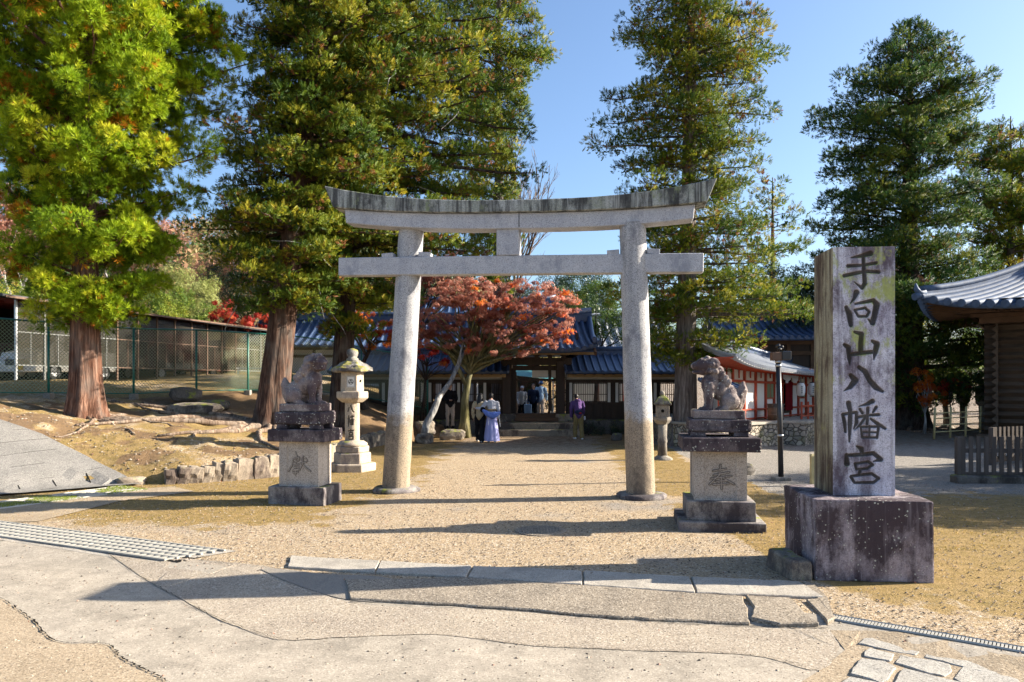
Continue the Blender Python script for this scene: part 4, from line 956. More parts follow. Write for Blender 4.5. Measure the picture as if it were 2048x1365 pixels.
# ------------------------------------------------------------------ stone lanterns
def hexprof(f, prof, c=(0, 0, 0), rot=0.0): return f.lathe(prof, 6, c, False, rot)
def lantern_tall():
    t = empty('stone_lantern', (-3.80, 17.85, -.02), math.radians(-4), 'tall hexagonal stone lantern with mossy roof and paper crest, behind the left lion', 'stone lantern')
    rt = math.radians(8)
    for r0, z0, z1 in ((.56, -.05, .20), (.44, .199, .45)): hexprof(MB(), [(r0, z0), (r0, z1 - .02), (r0 - .02, z1)], rot=rt).build('base_tier', 'lantern_stone', t, bevel=.012, rough=.012)
    hexprof(MB(), [(.40, .449), (.405, .60)], rot=rt).build('base_tier', 'lantern_stone', t, bevel=.02, rough=.01)
    MB().lathe([(.36, .595), (.35, .66), (.27, .715), (.2, .72)], 24).build('lotus_base', 'lantern_stone', t, rough=.008)
    # inscribed post: a carved cylinder
    n_, m_ = 120, 170; r_ = .172; h = .95; U, V_ = np.meshgrid(np.linspace(0, 2 * math.pi * r_, n_), np.linspace(0, h, m_), indexing='ij')
    cx = 2 * math.pi * r_ * .75; z_ = .0019
    st = [[((x - 120) * z_ + cx - .012, h - (y - 600) * .0023, 8 * .0023) for x, y in s_] for s_ in [((108, 660), (92, 700)), ((130, 640), (150, 690), (165, 705)), ((100, 760), (98, 830)), ((90, 775), (112, 770), (112, 810)), ((102, 745), (102, 850)), ((125, 760), (165, 750)), ((145, 745), (145, 790)), ((128, 790), (160, 785)), ((130, 800), (158, 798), (158, 835), (130, 838), (130, 800)), ((144, 800), (144, 835)), ((128, 818), (158, 816)), ((100, 900), (160, 895)), ((130, 885), (130, 905)), ((110, 920), (150, 915), (150, 940), (110, 942), (110, 920)), ((105, 960), (155, 955), (155, 985), (105, 988), (105, 960))]]
    D = carve(U, V_, st); rr = r_ + .006 * (V_ / h < .04) - np.where(D > 0, .012, 0) + fbm(U * 20, V_ * 20, 0, 9) * .003; a = U / r_
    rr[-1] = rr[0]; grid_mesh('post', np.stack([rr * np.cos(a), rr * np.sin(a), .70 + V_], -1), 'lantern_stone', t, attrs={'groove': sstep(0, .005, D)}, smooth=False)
    hexprof(MB(), [(.25, 1.63), (.36, 1.72), (.375, 1.74), (.375, 1.88), (.36, 1.89)], rot=rt).build('platform', 'lantern_stone', t, bevel=.008, rough=.008)
    hexprof(MB(), [(.275, 1.888), (.265, 2.36)], rot=rt).build('fire_box', 'lantern_stone', t, bevel=.006, rough=.005)
    q = rt - math.pi / 6 - math.pi / 3   # face to the front-left / right
    for k_, a in enumerate((rt + math.radians(-90) + math.radians(-0) - math.radians(8) - math.radians(22), rt - math.radians(30))):
        pass
    fa = rt + math.radians(-30 - 60 * 1); nx, ny = math.cos(fa), math.sin(fa); ap = .27 * math.cos(math.pi / 6)
    tx, ty = -ny, nx; cz = 2.12
    pp = lambda u_, w_, o_: (nx * (ap + o_) + tx * u_, ny * (ap + o_) + ty * u_, cz + w_)
    MB().add([pp(-.095, -.13, .006), (pp(.095, -.13, .006)), pp(.095, .13, .004), pp(-.095, .13, .004)], [(0, 1, 2, 3)]).build('paper_notice', 'paper', t)
    f = MB(); ring = []
    for rr_, ww in ((.062, .012), (.0, 0)):
        if rr_ == 0: continue
        for i in range(24):
            a0, a1 = 2 * math.pi * i / 24, 2 * math.pi * (i + 1) / 24
            f.add([pp((rr_ - ww) * math.cos(a0), (rr_ - ww) * math.sin(a0), .009), pp(rr_ * math.cos(a0), rr_ * math.sin(a0), .009), pp(rr_ * math.cos(a1), rr_ * math.sin(a1), .009), pp((rr_ - ww) * math.cos(a1), (rr_ - ww) * math.sin(a1), .009)], [(0, 1, 2, 3)])
    for a_ in (90, 210, 330):
        c_, s_ = math.cos(math.radians(a_)), math.sin(math.radians(a_))
        f.add([pp(c_ * .012 - s_ * .018, s_ * .012 + c_ * .018, .009), pp(c_ * .012 + s_ * .018, s_ * .012 - c_ * .018, .009), pp(c_ * .044 + s_ * .012, s_ * .044 - c_ * .012, .009), pp(c_ * .044 - s_ * .012, s_ * .044 + c_ * .012, .009)], [(0, 1, 2, 3)])
    for sg in (-1, 1): f.add([pp(-.085, sg * .118 - .003, .009), pp(.085, sg * .118 - .003, .009), pp(.085, sg * .118 + .003, .009), pp(-.085, sg * .118 + .003, .009)], [(0, 1, 2, 3)])
    for sg in (-1, 1): f.add([pp(sg * .085 - .003, -.12, .009), pp(sg * .085 + .003, -.12, .009), pp(sg * .085 + .003, .12, .009), pp(sg * .085 - .003, .12, .009)], [(0, 1, 2, 3)])
    f.build('crest', 'ink', t)
    fb = rt + math.radians(-30); nx2, ny2 = math.cos(fb), math.sin(fb)
    MB().lathe([(.032, 0), (.032, .012)], 14, (0, 0, 0)).build('round_hole', 'slot_dark', t, loc=(nx2 * (ap + .0), ny2 * (ap + .0), 2.14)).rotation_euler = Vector((nx2, ny2, 0)).to_track_quat('Z', 'Y').to_euler()
    hexprof(MB(), [(.46, 2.35), (.50, 2.365), (.49, 2.43), (.34, 2.52), (.20, 2.60), (.17, 2.62)], rot=rt).build('roof', 'lantern_roof', t, bevel=.02, seg=2, sub=2, rough=.07, rscale=9)
    MB().lathe([(.13, 2.58), (.15, 2.62), (.14, 2.68), (.10, 2.70), (.13, 2.74), (.145, 2.80), (.12, 2.87), (.05, 2.91)], 16).build('finial', 'lantern_roof', t, rough=.03, rscale=10)
    return t
lantern_tall()
def lantern_small(loc, rz, label, s=1.0, m='lantern_grey', paper=False):
    t = empty('stone_lantern', loc, rz, label, 'stone lantern', 'small stone lanterns'); t.scale = (s, s, s)
    MB().lathe([(.30, -.05), (.27, .05), (.15, .11), (.13, .13)], 12, lob=lambda q, z: 1 + .16 * math.sin(6 * q)).build('foot', m, t, rough=.01)
    MB().lathe([(.135, .12), (.12, .45), (.135, .50), (.135, .55), (.12, .60), (.135, 1.0)], 18).build('post', m, t)
    hexprof(MB(), [(.16, .99), (.25, 1.10), (.25, 1.18), (.23, 1.19)]).build('platform', m, t, bevel=.01)
    MB().box((0, 0, 1.355), (.36, .36, .33)).build('fire_box', m, t, bevel=.01)
    if paper: MB().box((0, -.184, 1.36), (.20, .006, .22)).build('paper_window', 'paper', t)
    else: MB().lathe([(.045, 0), (.045, .01)], 12).build('round_hole', 'slot_dark', t, loc=(0, -.178, 1.36)).rotation_euler = (math.pi / 2, 0, 0)
    MB().lathe([(.30, 1.515), (.34, 1.53), (.33, 1.57), (.19, 1.72), (.08, 1.78), (.06, 1.80)], 4, (0, 0, 0), False, math.pi / 4).build('roof', 'rock_dark', t, bevel=.012, rough=.015)
    MB().lathe([(.05, 1.78), (.075, 1.82), (.07, 1.87), (.02, 1.92)], 10).build('finial', m, t)
    return t
lantern_small((4.05, 20.2, 0), AX, 'small weathered stone lantern standing behind the right torii pillar', .97)
# ------------------------------------------------------------------ tiled roofs
def roof_slope(root, e0, e1, r0, r1, name='roof', sag=.25, up=.25, nrib=20, rr=.07, m='tile', thick=.10, nt=10, endcap=True, under='dark_wood', upl=1, upr=1, pwr=5):
    """one slope: eave e0-e1, ridge r0-r1; barrel tiles run up it"""
    e0, e1, r0, r1 = map(Vector, (e0, e1, r0, r1)); nrm = (e1 - e0).cross(r0 - e0).normalized()
    if nrm.z < 0: nrm = -nrm
    def P(s, t):
        p = e0.lerp(e1, s).lerp(r0.lerp(r1, s), t); z = -sag * 4 * t * (1 - t) * .5
        k_ = (abs(2 * s - 1) ** pwr) * (upl if s < .5 else upr) * up * (1 - t) ** 1.5
        return p + Vector((0, 0, z + k_))
    ns = max(8, nrib); pan = MB(); top = []; 
    for i in range(ns + 1):
        for j in range(nt + 1): top.append(P(i / ns, j / nt))
    w = nt + 1; n = len(top); vs = top + [p - nrm * thick for p in top]; fs = []
    for i in range(ns):
        for j in range(nt):
            a = i * w + j; fs.append((a, a + w, a + w + 1, a + 1)); fs.append((n + a, n + a + 1, n + a + w + 1, n + a + w))
    for i in range(ns): a = i * w; fs.append((a, n + a, n + a + w, a + w)); a += nt; fs.append((a, a + w, n + a + w, n + a))
    for j in range(nt): a = j; fs.append((a, a + 1, n + a + 1, n + a)); a = ns * w + j; fs.append((a, n + a, n + a + 1, a + 1))
    pan.add(vs, fs, True); o = pan.build(name, m, root, world=True)
    rib = MB()
    for i in range(nrib + 1):
        s = i / nrib; pts = [P(s, j / nt) + nrm * rr * .25 for j in range(nt + 1)]; d = (pts[0] - pts[1]).normalized(); pts = [pts[0] + d * rr * .8] + pts
        rib.tube(pts, [rr * 1.12] + [rr] * (len(pts) - 1), 8)
    rib.build('barrel_tiles', m, o).matrix_parent_inverse = Matrix.Identity(4)
    rb = o.children[0]
    R = Matrix.Rotation(-root.rotation_euler.z, 3, 'Z'); L = Vector(root.location)
    for v in rb.data.vertices: v.co = R @ (v.co - L)
    return P
def ridge(root, pts, r=.16, m='tile', h=.3, name='ridge'):
    f = MB(); pts = [Vector(p) for p in pts]
    for a, b in zip(pts[:-1], pts[1:]): f.bar(a, b, r * 1.1, h)
    f.tube([p + Vector((0, 0, h / 2)) for p in pts], r * .75, 10); return f.build(name, m, root, world=True)
def part(root, name, m, *boxes, **kw):
    f = MB()
    for b in boxes: f.box(*b)
    return f.build(name, m, root, **kw)

# ------------------------------------------------------------------ shrine gate and its side galleries (local frame = world, wall plane y=31)
GY0 = 31.0; G0 = Vector((.95, GY0, .55))
def lattice(root, x0, x1, z0, z1, y, n, name='lattice_window'):
    f = MB()
    for i in range(n): f.box((x0 + (x1 - x0) * (i + .5) / n, y, (z0 + z1) / 2), (.022, .03, z1 - z0))
    for z in (z0 + .02, (z0 * .6 + z1 * .4), z1 - .02): f.box(((x0 + x1) / 2, y + .02, z), (x1 - x0, .025, .03))
    return f.build(name, 'dark_wood', root, world=True)
def gallery(xa, xb, label, posts, wins):
    t = empty('shrine_gallery', ((xa + xb) / 2, GY0, .5), 0, label, 'gallery'); L = xb - xa; cx = (xa + xb) / 2
    part(t, 'stone_base', 'rock_dark', ((cx, GY0 + .6, .25), (L, 3.2, .62)), world=True, bevel=.03, sub=2, rough=.03)
    part(t, 'boards', 'dark_wood', ((cx, GY0, .87), (L, .06, .62)), world=True)
    f = MB(); x = xa + .25
    while x < xb: f.box((x, GY0 - .04, .87), (.03, .03, .62)); x += .42
    f.build('board_battens', 'dark_wood', t, world=True)
    part(t, 'sill_beam', 'dark_wood', ((cx, GY0 - .02, 1.22), (L, .14, .10)), ((cx, GY0 - .02, 2.12), (L, .14, .14)), ((cx, GY0 - .02, .55), (L, .16, .10)), world=True)
    part(t, 'eave_beam', 'beige_wood', ((cx, GY0 - .62, 2.36), (L, .10, .16)), world=True)
    part(t, 'upper_wall', 'white_plaster', ((cx, GY0 + .05, 2.33), (L, .05, .28)), world=True)
    for x in posts: part(t, 'white_post', 'white_plaster', ((x, GY0 - .09, 1.66), (.11, .07, .80)), world=True)
    for x0, x1 in wins:
        lattice(t, x0, x1, 1.27, 2.05, GY0, max(6, int((x1 - x0) / .075)))
    solid = sorted(wins); prev = xa
    for x0, x1 in solid + [(xb, xb)]:
        if x0 - prev > .03: part(t, 'dark_panel', 'dark_wood', (((prev + x0) / 2, GY0 + .01, 1.66), (x0 - prev, .05, .80)), world=True)
        prev = x1
    f = MB(); x = xa + .3
    while x < xb: f.box((x, GY0 - .35, 2.42), (.06, 1.4, .07)); x += .38
    f.build('rafters', 'dark_wood', t, world=True)
    roof_slope(t, (xa - .1, GY0 - 1.15, 2.50), (xb + .1, GY0 - 1.15, 2.50), (xa - .1, GY0 + .9, 3.28), (xb + .1, GY0 + .9, 3.28), nrib=int(L / .27), sag=.10, up=0, rr=.055)
    roof_slope(t, (xb + .1, GY0 + 2.9, 2.50), (xa - .1, GY0 + 2.9, 2.50), (xb + .1, GY0 + .9, 3.28), (xa - .1, GY0 + .9, 3.28), nrib=int(L / .5), sag=.10, up=0, rr=.055, name='back_roof')
    ridge(t, [(xa - .1, GY0 + .9, 3.34), (xb + .1, GY0 + .9, 3.34)], .15)
    for x in np.arange(xa + .2, xb, 2.0): part(t, 'back_post', 'dark_wood', ((x, GY0 + 2.0, 1.5), (.16, .16, 2.0)), world=True)
    return t
gallery(-7.2, -.25, 'dark wooden gallery with lattice windows left of the shrine gate, behind the red maple', [-3.70, -3.38, -2.2, -1.12, -5.0, -5.3], [(-6.8, -5.5), (-4.85, -3.85), (-3.25, -2.35), (-2.05, -1.2), (-1.0, -.45)])
gallery(2.25, 7.3, 'dark wooden gallery with blue tiled roof right of the shrine gate', [2.42, 4.0, 4.32, 5.9], [(2.55, 3.9), (4.45, 5.75), (6.0, 7.1)])
def gate():
    t = empty('shrine_gate', (1.0, GY0, .5), 0, 'dark wooden shrine gate with tiled gable roof and steps at the end of the path', 'shrine gate')
    for x in (-.22, 1.98): part(t, 'pillar', 'dark_wood', ((x, GY0 - .25, 1.75), (.36, .36, 2.45)), world=True, bevel=.02)
    for x in (.04, 2.0): part(t, 'door_jamb', 'dark_wood', ((x, GY0 + .1, 1.6), (.24, .1, 2.1)), world=True)
    part(t, 'open_door', 'brown_wood', ((.16, GY0 + .75, 1.55), (.06, 1.2, 1.9)), world=True)
    part(t, 'open_door', 'brown_wood', ((1.93, GY0 + .75, 1.55), (.06, 1.2, 1.9)), world=True)
    part(t, 'lintel', 'dark_wood', ((1.0, GY0 - .25, 2.93), (2.9, .26, .30)), ((1.0, GY0 + .05, 2.18), (1.9, .14, .10)), ((1.56, GY0 - .02, 1.9), (.12, .12, 2.0)), world=True)
    part(t, 'white_panel', 'white_plaster', ((1.16, GY0 + .06, 2.42), (.66, .04, .30)), ((1.78, GY0 + .06, 2.42), (.30, .04, .30)), world=True)
    part(t, 'upper_beam', 'dark_wood', ((1.0, GY0 + .02, 2.67), (1.95, .10, .20)), world=True)
    f = MB()
    for i in range(5):
        x = -.1 + i * .55; f.box((x, GY0 - .5, 3.1), (.16, .5, .14)); f.box((x, GY0 - .7, 3.2), (.3, .16, .1))
    f.build('brackets', 'dark_wood', t, world=True)
    part(t, 'eave_beam', 'beige_wood', ((1.0, GY0 - 1.3, 3.22), (4.6, .12, .10)), world=True)
    zE, zR, x0, x1 = 3.32, 4.62, -1.75, 3.35
    roof_slope(t, (x0, GY0 - 2.1, zE), (x1, GY0 - 2.1, zE), (x0 + .2, GY0 + .2, zR), (x1 - .2, GY0 + .2, zR), nrib=18, sag=.30, up=.28, rr=.085, thick=.14)
    roof_slope(t, (x1, GY0 + 2.5, zE), (x0, GY0 + 2.5, zE), (x1 - .2, GY0 + .2, zR), (x0 + .2, GY0 + .2, zR), nrib=12, sag=.30, up=.28, rr=.085, thick=.14, name='back_roof')
    ridge(t, [(x0 + .1, GY0 + .2, zR + .2), (-.6, GY0 + .2, zR + .1), (2.2, GY0 + .2, zR + .1), (x1 - .05, GY0 + .2, zR + .22)], .2, h=.42)
    for xs in (x0 + .14, x1 - .14):   # descending ridges on the gable ends
        ridge(t, [(xs, GY0 + .1, zR + .05), (xs, GY0 - .6, zR - .48), (xs, GY0 - 1.3, zR - .90), (xs, GY0 - 1.95, zE + .35)], .13, h=.16, name='gable_ridge')
    part(t, 'gable_wall', 'dark_wood', ((x1 - .75, GY0 + .2, 3.6), (.08, 2.6, .9)), ((x0 + .75, GY0 + .2, 3.6), (.08, 2.6, .9)), world=True)
    part(t, 'barge_board', 'brown_wood', ((x1 - .1, GY0 - .9, 3.72), (.08, 2.2, .16), 0, 1, Matrix.Rotation(.5, 3, 'X')), ((x1 - .1, GY0 + 1.3, 3.72), (.08, 2.2, .16), 0, 1, Matrix.Rotation(-.5, 3, 'X')), world=True)
    part(t, 'step', 'rock', ((.85, GY0 - 1.75, .02), (3.7, 1.0, .46)), world=True, bevel=.02, sub=2, rough=.015)
    part(t, 'step', 'rock', ((.85, GY0 - 1.1, .27), (3.5, 1.3, .44)), world=True, bevel=.02, sub=2, rough=.015)
    part(t, 'wooden_step', 'brown_wood', ((1.0, GY0 - .62, .58), (1.75, .34, .16)), world=True, bevel=.01)
    part(t, 'wooden_step', 'brown_wood', ((1.0, GY0 - .32, .72), (1.75, .3, .18)), world=True, bevel=.01)
    for x in (2.1, -.2): part(t, 'pillar_base', 'rock', ((x, GY0 - .45, .62), (.7, .5, .34)), world=True, bevel=.05, sub=1, rough=.03)
    return t
gate()
# low ground inside the court, and things seen through the gate
o = part(None, 'court_floor', 'kerb_stone', ((.5, 39, .20), (18, 12, .12))); tag(o, kind='structure')
def hall(name, label, x0, x1, y0, y1, z0, ze, zr, wall, trim, over=1.0, nrib=16, m='tile', gab=True, tone='dark_wood'):
    t = empty(name, ((x0 + x1) / 2, (y0 + y1) / 2, z0), 0, label, 'building'); cx, cy = (x0 + x1) / 2, (y0 + y1) / 2
    part(t, 'wall', wall, ((cx, cy, (z0 + ze) / 2), (x1 - x0, y1 - y0, ze - z0)), world=True)
    f = MB(); n = max(3, int((x1 - x0) / 1.6))
    for i in range(n + 1): f.box((x0 + (x1 - x0) * i / n, y0 - .02, (z0 + ze) / 2), (.16, .1, ze - z0))
    for z in (z0 + .1, ze - .6, ze - .15): f.box((cx, y0 - .04, z), (x1 - x0, .1, .16))
    f.build('timber_frame', trim, t, world=True)
    for a, b, nm in (((x0 - over, y0 - over), (x1 + over, y0 - over), 'roof'), ((x1 + over, y1 + over), (x0 - over, y1 + over), 'back_roof')):
        hh = .0 if gab else (x1 - x0) * .25
        s_ = 1 if nm == 'roof' else -1
        roof_slope(t, (*a, ze), (*b, ze), (a[0] + s_ * hh, cy, zr), (b[0] - s_ * hh, cy, zr), nm, .35, .3, nrib, .08, m, .12)
    ridge(t, [(x0 - over * .9, cy, zr + .3), (x0, cy, zr + .15), (x1, cy, zr + .15), (x1 + over * .9, cy, zr + .3)], .18, m, .4)
    f = MB()
    for xx in (x0, x1): f.add([(xx, y0, ze - .01), (xx, y1, ze - .01), (xx, cy, zr - .1), (xx + .05, y0, ze - .01), (xx + .05, y1, ze - .01), (xx + .05, cy, zr - .1)], [(0, 1, 2), (5, 4, 3), (0, 2, 5, 3), (1, 4, 5, 2)])
    f.build('gable_wall', wall, t, world=True)
    return t
hall('main_hall', 'white walled shrine hall with tiled roof rising behind the red maple and gate', -5.5, 1.5, 44, 51, .3, 4.6, 7.0, 'brown_wood', 'dark_wood', 1.4, 20)
hall('side_hall', 'pale hall with tiled roof half hidden behind the tree right of the gate', 3.2, 7.6, 41.0, 46, .3, 3.9, 5.6, 'white_plaster', 'red_paint', 1.0, 14, 'tile_pale')
hall('storehouse', 'white walled storehouse with blue tiled roof behind the left gallery', -14.8, -8.4, 44, 50, 1.9, 4.2, 6.0, 'white_plaster', 'brown_wood', .9, 18)
hall('office_building', 'long low white walled building seen between the left torii pillar and the gallery roof', -7.8, -1.8, 36.5, 40.5, .8, 3.65, 5.2, 'white_plaster', 'brown_wood', .7, 18)
t = empty('canopy_tent', (1.2, 39.5, .26), 0, 'teal green canopy roof seen through the shrine gate', 'canopy')
MB().add([(-1.3, -1.2, 2.2), (1.0, -1.2, 1.95), (1.0, 1.2, 1.95), (-1.3, 1.2, 2.2), (-.9, 0, 2.75), (.1, 0, 2.65)], [(0, 1, 5, 4), (1, 2, 5), (2, 3, 4, 5), (3, 0, 4), (3, 2, 1, 0)]).build('roof', 'bluegreen_metal', t)
for x, y in ((-1.2, -1.1), (.9, -1.1), (.9, 1.1), (-1.2, 1.1)): part(t, 'leg', 'steel', ((x, y, 1.0), (.06, .06, 2.0)))

# ------------------------------------------------------------------ red and white shrine office with its stone platform
RA = Vector((6.5, 23.6)); RB = Vector((12.6, 30.6)); Rd = (RB - RA).normalized(); Rn = Vector((Rd.y, -Rd.x)); RL = (RB - RA).length; RANG = math.atan2(Rd.y, Rd.x)
SK = 1.65
def red_hall():
    t = empty('red_white_hall', (RA.x, RA.y, .80), RANG, 'white walled shrine office with red timber frame and pale tiled roof on a stone platform', 'building')
    def Z(x, z): return z - .03 * x * (z / 2)            # eaves drop a little towards the far end
    ze = 1.86
    t.rotation_euler.z = RANG
    # local: x along the wall, y back into the building (front is -y)
    MB().add([(0, 0, -.1), (RL, 0, -.1), (RL, 2.6, -.1), (SK * 2.6, 2.6, -.1), (0, 0, ze), (RL, 0, ze - .3), (RL, 2.6, ze - .3), (SK * 2.6, 2.6, ze)], [(3, 2, 1, 0), (4, 5, 6, 7), (0, 1, 5, 4), (1, 2, 6, 5), (2, 3, 7, 6), (3, 0, 4, 7)]).build('wall', 'white_plaster', t)
    f = MB(); bays = [0, .95, 1.85, 2.75, 3.6, 4.35, 5.1, 5.9, 6.7, 7.5, 8.3, RL]
    for x in bays: f.box((x, -.03, .84), (.075, .09, 1.88))
    f.build('red_post', 'red_paint', t)
    f = MB()
    for z in (.06, .38, 1.36, 1.80):
        f.add([], []); f.bar((0, -.04, z), (RL, -.04, z - .3 * z / 1.86), .08, .08 if z > .4 else .05)
    f.build('red_rail', 'red_paint', t)
    f = MB()
    for i, x in enumerate(bays[:-1]):
        w = bays[i + 1] - x
        f.box((x + w / 2, -.05, 1.62), (.035, .04, .40)); f.box((x + w / 2, -.06, 1.80 - .03 * x), (.16, .08, .05)); f.box((x, -.07, 1.80 - .03 * x), (.22, .10, .06))
    f.build('brackets', 'red_paint', t)
    for x0, x1, z0, z1 in ((.1, .9, .78, 1.32), (1.0, 1.78, .80, 1.32), (3.68, 4.28, .74, 1.28), (6.8, 7.4, .70, 1.2), (8.4, 9.0, .70, 1.2)):
        o = part(t, 'window', 'leaf_curtain', (((x0 + x1) / 2, -.015, (z0 + z1) / 2), (x1 - x0, .05, z1 - z0)))
        part(o, 'window_frame', 'red_paint', (((x0 + x1) / 2, -.03, z1 + .02), (x1 - x0 + .05, .05, .04)), (((x0 + x1) / 2, -.03, z0 - .02), (x1 - x0 + .05, .05, .04)), (((x0 + x1) / 2, -.043, (z0 + z1) / 2), (.03, .02, z1 - z0)))
    part(t, 'hatch', 'red_paint', ((.72, -.01, .22), (.16, .04, .16)))
    # entrance: dark red curtain, white drape, two paper lanterns
    part(t, 'entrance', 'glass_dark', ((5.5, -.02, .8), (.68, .06, 1.3)))
    P = np.zeros((20, 12, 3)); 
    for i in range(20):
        for j in range(12): P[i, j] = (5.16 + .68 * i / 19, -.14 + .03 * math.sin(i * 1.7), .25 + 1.05 * j / 11)
    grid_mesh('curtain', P, 'crimson_cloth', t)
    for i in range(20):
        for j in range(12): u_ = i / 19; P[i, j] = (4.7 + 1.6 * u_, -.22 + .03 * math.sin(i * 2.1), 1.62 - (.12 + .25 * abs(math.sin(u_ * math.pi * 2))) * (1 - j / 11))
    grid_mesh('drape', P, 'white_cloth', t)
    w = lambda x, y, z: t.matrix_local @ Vector((x, y, z))
    roof_kw = dict(sag=.18, up=.28, rr=.05, upr=.3)
    c, s = math.cos(RANG), math.sin(RANG); g = lambda x, y, z: (RA.x + x * c - y * s, RA.y + x * s + y * c, .80 + z)
    roof_slope(t, g(-.9, -1.0, 1.80), g(RL + .6, -1.0, 1.48), g(SK * 1.3 - 1.3, 1.3, 2.72), g(RL + .2, 1.3, 2.05), nrib=58, m='tile_pale', thick=.10, **roof_kw)
    roof_slope(t, g(RL + .6, 3.6, 1.48), g(SK * 2.6, 3.6, 1.80), g(RL + .2, 1.3, 2.05), g(SK * 1.3 - 1.3, 1.3, 2.72), nrib=20, m='tile_pale', name='back_roof', **roof_kw)
    ridge(t, [g(SK * 1.3 - 1.4, 1.3, 2.84), g(RL - 1, 1.3, 2.16), g(RL + .3, 1.3, 2.16)], .15, h=.26)
    MB().add([(-.02, 0, ze - .02), (SK * 2.6, 2.6, ze - .02), (SK * 1.3, 1.3, 2.6), (.04, 0, ze - .02), (SK * 2.6 + .06, 2.6, ze - .02), (SK * 1.3 + .06, 1.3, 2.6)], [(0, 2, 1), (3, 4, 5), (0, 3, 5, 2), (1, 2, 5, 4)]).build('gable_wall', 'brown_wood', t)
    f = MB()
    n = 60
    for i in range(n): x = -.8 + (RL + 1.3) * i / n; z = 1.74 - .033 * x + .26 * abs(2 * i / n - 1) ** 5; f.box((x, -.5, z), (.05, .95, .05))
    f.build('rafters', 'red_paint', t)
    f = MB()
    for i in range(n): x = -.8 + (RL + 1.3) * i / n; z = 1.74 - .033 * x + .26 * abs(2 * i / n - 1) ** 5; f.box((x, -.98, z), (.04, .012, .04))
    f.build('rafter_ends', 'white_plaster', t)
    # small lower canopy at the near end
    roof_slope(t, g(-1.4, -.62, 1.05), g(.35, -.62, 1.05), g(-1.4, -.02, 1.40), g(.35, -.02, 1.40), name='canopy_roof', nrib=10, sag=.06, up=.1, rr=.045, thick=.06)
    return t
k = N('leaf_curtain'); v = k.vec((14, 14, .3)); M['leaf_curtain'] = k.done(k.mix(k.ramp(k.noise(3, 2, .5, v), [(.4, 0.0), (.6, 1.0)]), (.10, .14, .06), (.26, .30, .18)), .4, None, .6)
red_hall()
c_, s_ = math.cos(RANG), math.sin(RANG); g = lambda x, y, z: (RA.x + x * c_ - y * s_, RA.y + x * s_ + y * c_, .80 + z)
for i, (x, lb) in enumerate(((5.0, 'white paper lantern hanging left of the dark red curtain'), (6.15, 'white paper lantern with dark writing hanging right of the dark red curtain'))):
    p = g(x, -.75, 1.02); t = empty('paper_lantern', p, 0, lb, 'paper lantern', 'paper lanterns at the entrance')
    MB().lathe([(.07, -.24), (.13, -.2), (.15, -.1), (.15, .1), (.13, .2), (.07, .24)], 18).build('shade', 'paper', t); part(t, 'frame', 'black_metal', ((0, 0, .26), (.14, .14, .03)), ((0, 0, -.26), (.14, .14, .03)), ((0, 0, .36), (.02, .02, .18)))
    f = MB()
    for z_ in (.10, .03, -.04, -.11):
        for dz, w_ in ((.018, .05), (-.008, .065)): f.box((-.02, -.152, z_ + dz), (w_, .006, .010))
        f.box((-.02, -.152, z_), (.010, .006, .05))
    f.build('writing', 'ink', t)
def stone_platform():
    t = empty('stone_platform', (6.2, 22.7, 0), 0, 'rubble stone platform under the red and white shrine office', 'platform')
    P = [(5.3, 24.6), (6.25, 22.75), (8.95, 24.9), (9.6, 24.6), (13.4, 28.9), (13.4, 36), (5.3, 36)]
    k = N('rubble'); cell = k.voro(5.4, k.vec((1, 1, 1.3)), 'F1', 'Color'); ed = k.voro(5.4, k.vec((1, 1, 1.3)), 'DISTANCE_TO_EDGE')
    c = k.mix(k.sep(cell, 0), (.50, .43, .34), (.24, .21, .18)); c = k.mix(k.ramp(ed, [(.02, .8), (.09, 0.0)]), c, (.08, .07, .06)); c = k.mix(k.ramp(k.noise(2, 5, .6), [(.5, 0.0), (.7, .5)]), c, (.26, .24, .07))
    M['rubble'] = k.done(c, .9, k.bump(k.ramp(ed, [(0, 0.0), (.12, 1.0)]), .9, .06), .1)
    MB().prism(P, -.1, .72).build('rubble_wall', 'rubble', t, world=True, sub=2, rough=.03)
    MB().prism([(x + (-.05 if x < 6 else .05), y - .05) for x, y in P], .72, .80).build('coping', 'kerb_stone', t, world=True, bevel=.01)
    return t
stone_platform()
def railing(label, a, b, n):
    t = empty('red_railing', a, 0, label, 'railing', 'red railings on the platform'); a, b = Vector(a), Vector(b)
    for i in range(n + 1): p = a.lerp(b, i / n); part(t, 'post', 'red_paint', ((p.x, p.y, p.z + .3), (.06, .06, .62)), world=True)
    for z in (.12, .47): MB().bar(a + Vector((0, 0, z)), b + Vector((0, 0, z)), .045).build('rail', 'red_paint', t, world=True)
railing('red wooden railing on the platform left of the entrance steps', g(4.1, -1.1, 0), g(5.5, -1.5, 0), 4)
railing('red wooden railing on the platform right of the entrance curtain', g(6.0, -1.3, -.02), g(8.4, -1.3, -.02), 6)
p = g(3.2, -.55, 0); t = empty('wooden_box', p, .3, 'dark wooden crate standing by the white wall beside the red railing', 'crate'); part(t, 'body', 'grey_wood', ((0, 0, .26), (.42, .35, .52)), bevel=.01); part(t, 'lid', 'grey_wood', ((0, 0, .535), (.46, .39, .03)), bevel=.005)
p = g(2.8, -.6, 0); t = empty('wooden_barrel', p, 0, 'small brown barrel left of the dark wooden crate', 'barrel'); MB().lathe([(.13, 0), (.16, .2), (.14, .42)], 16).build('body', 'brown_wood', t); MB().lathe([(.162, .18), (.164, .19), (.162, .22)], 16).build('hoop', 'rust_shade_metal', t)
hall('upper_hall', 'tall dark wooden shrine building with blue tiled roof behind the pale roofed office', 9.6, 12.6, 31.5, 35, 1.0, 3.9, 5.0, 'dark_wood', 'brown_wood', .9, 16)

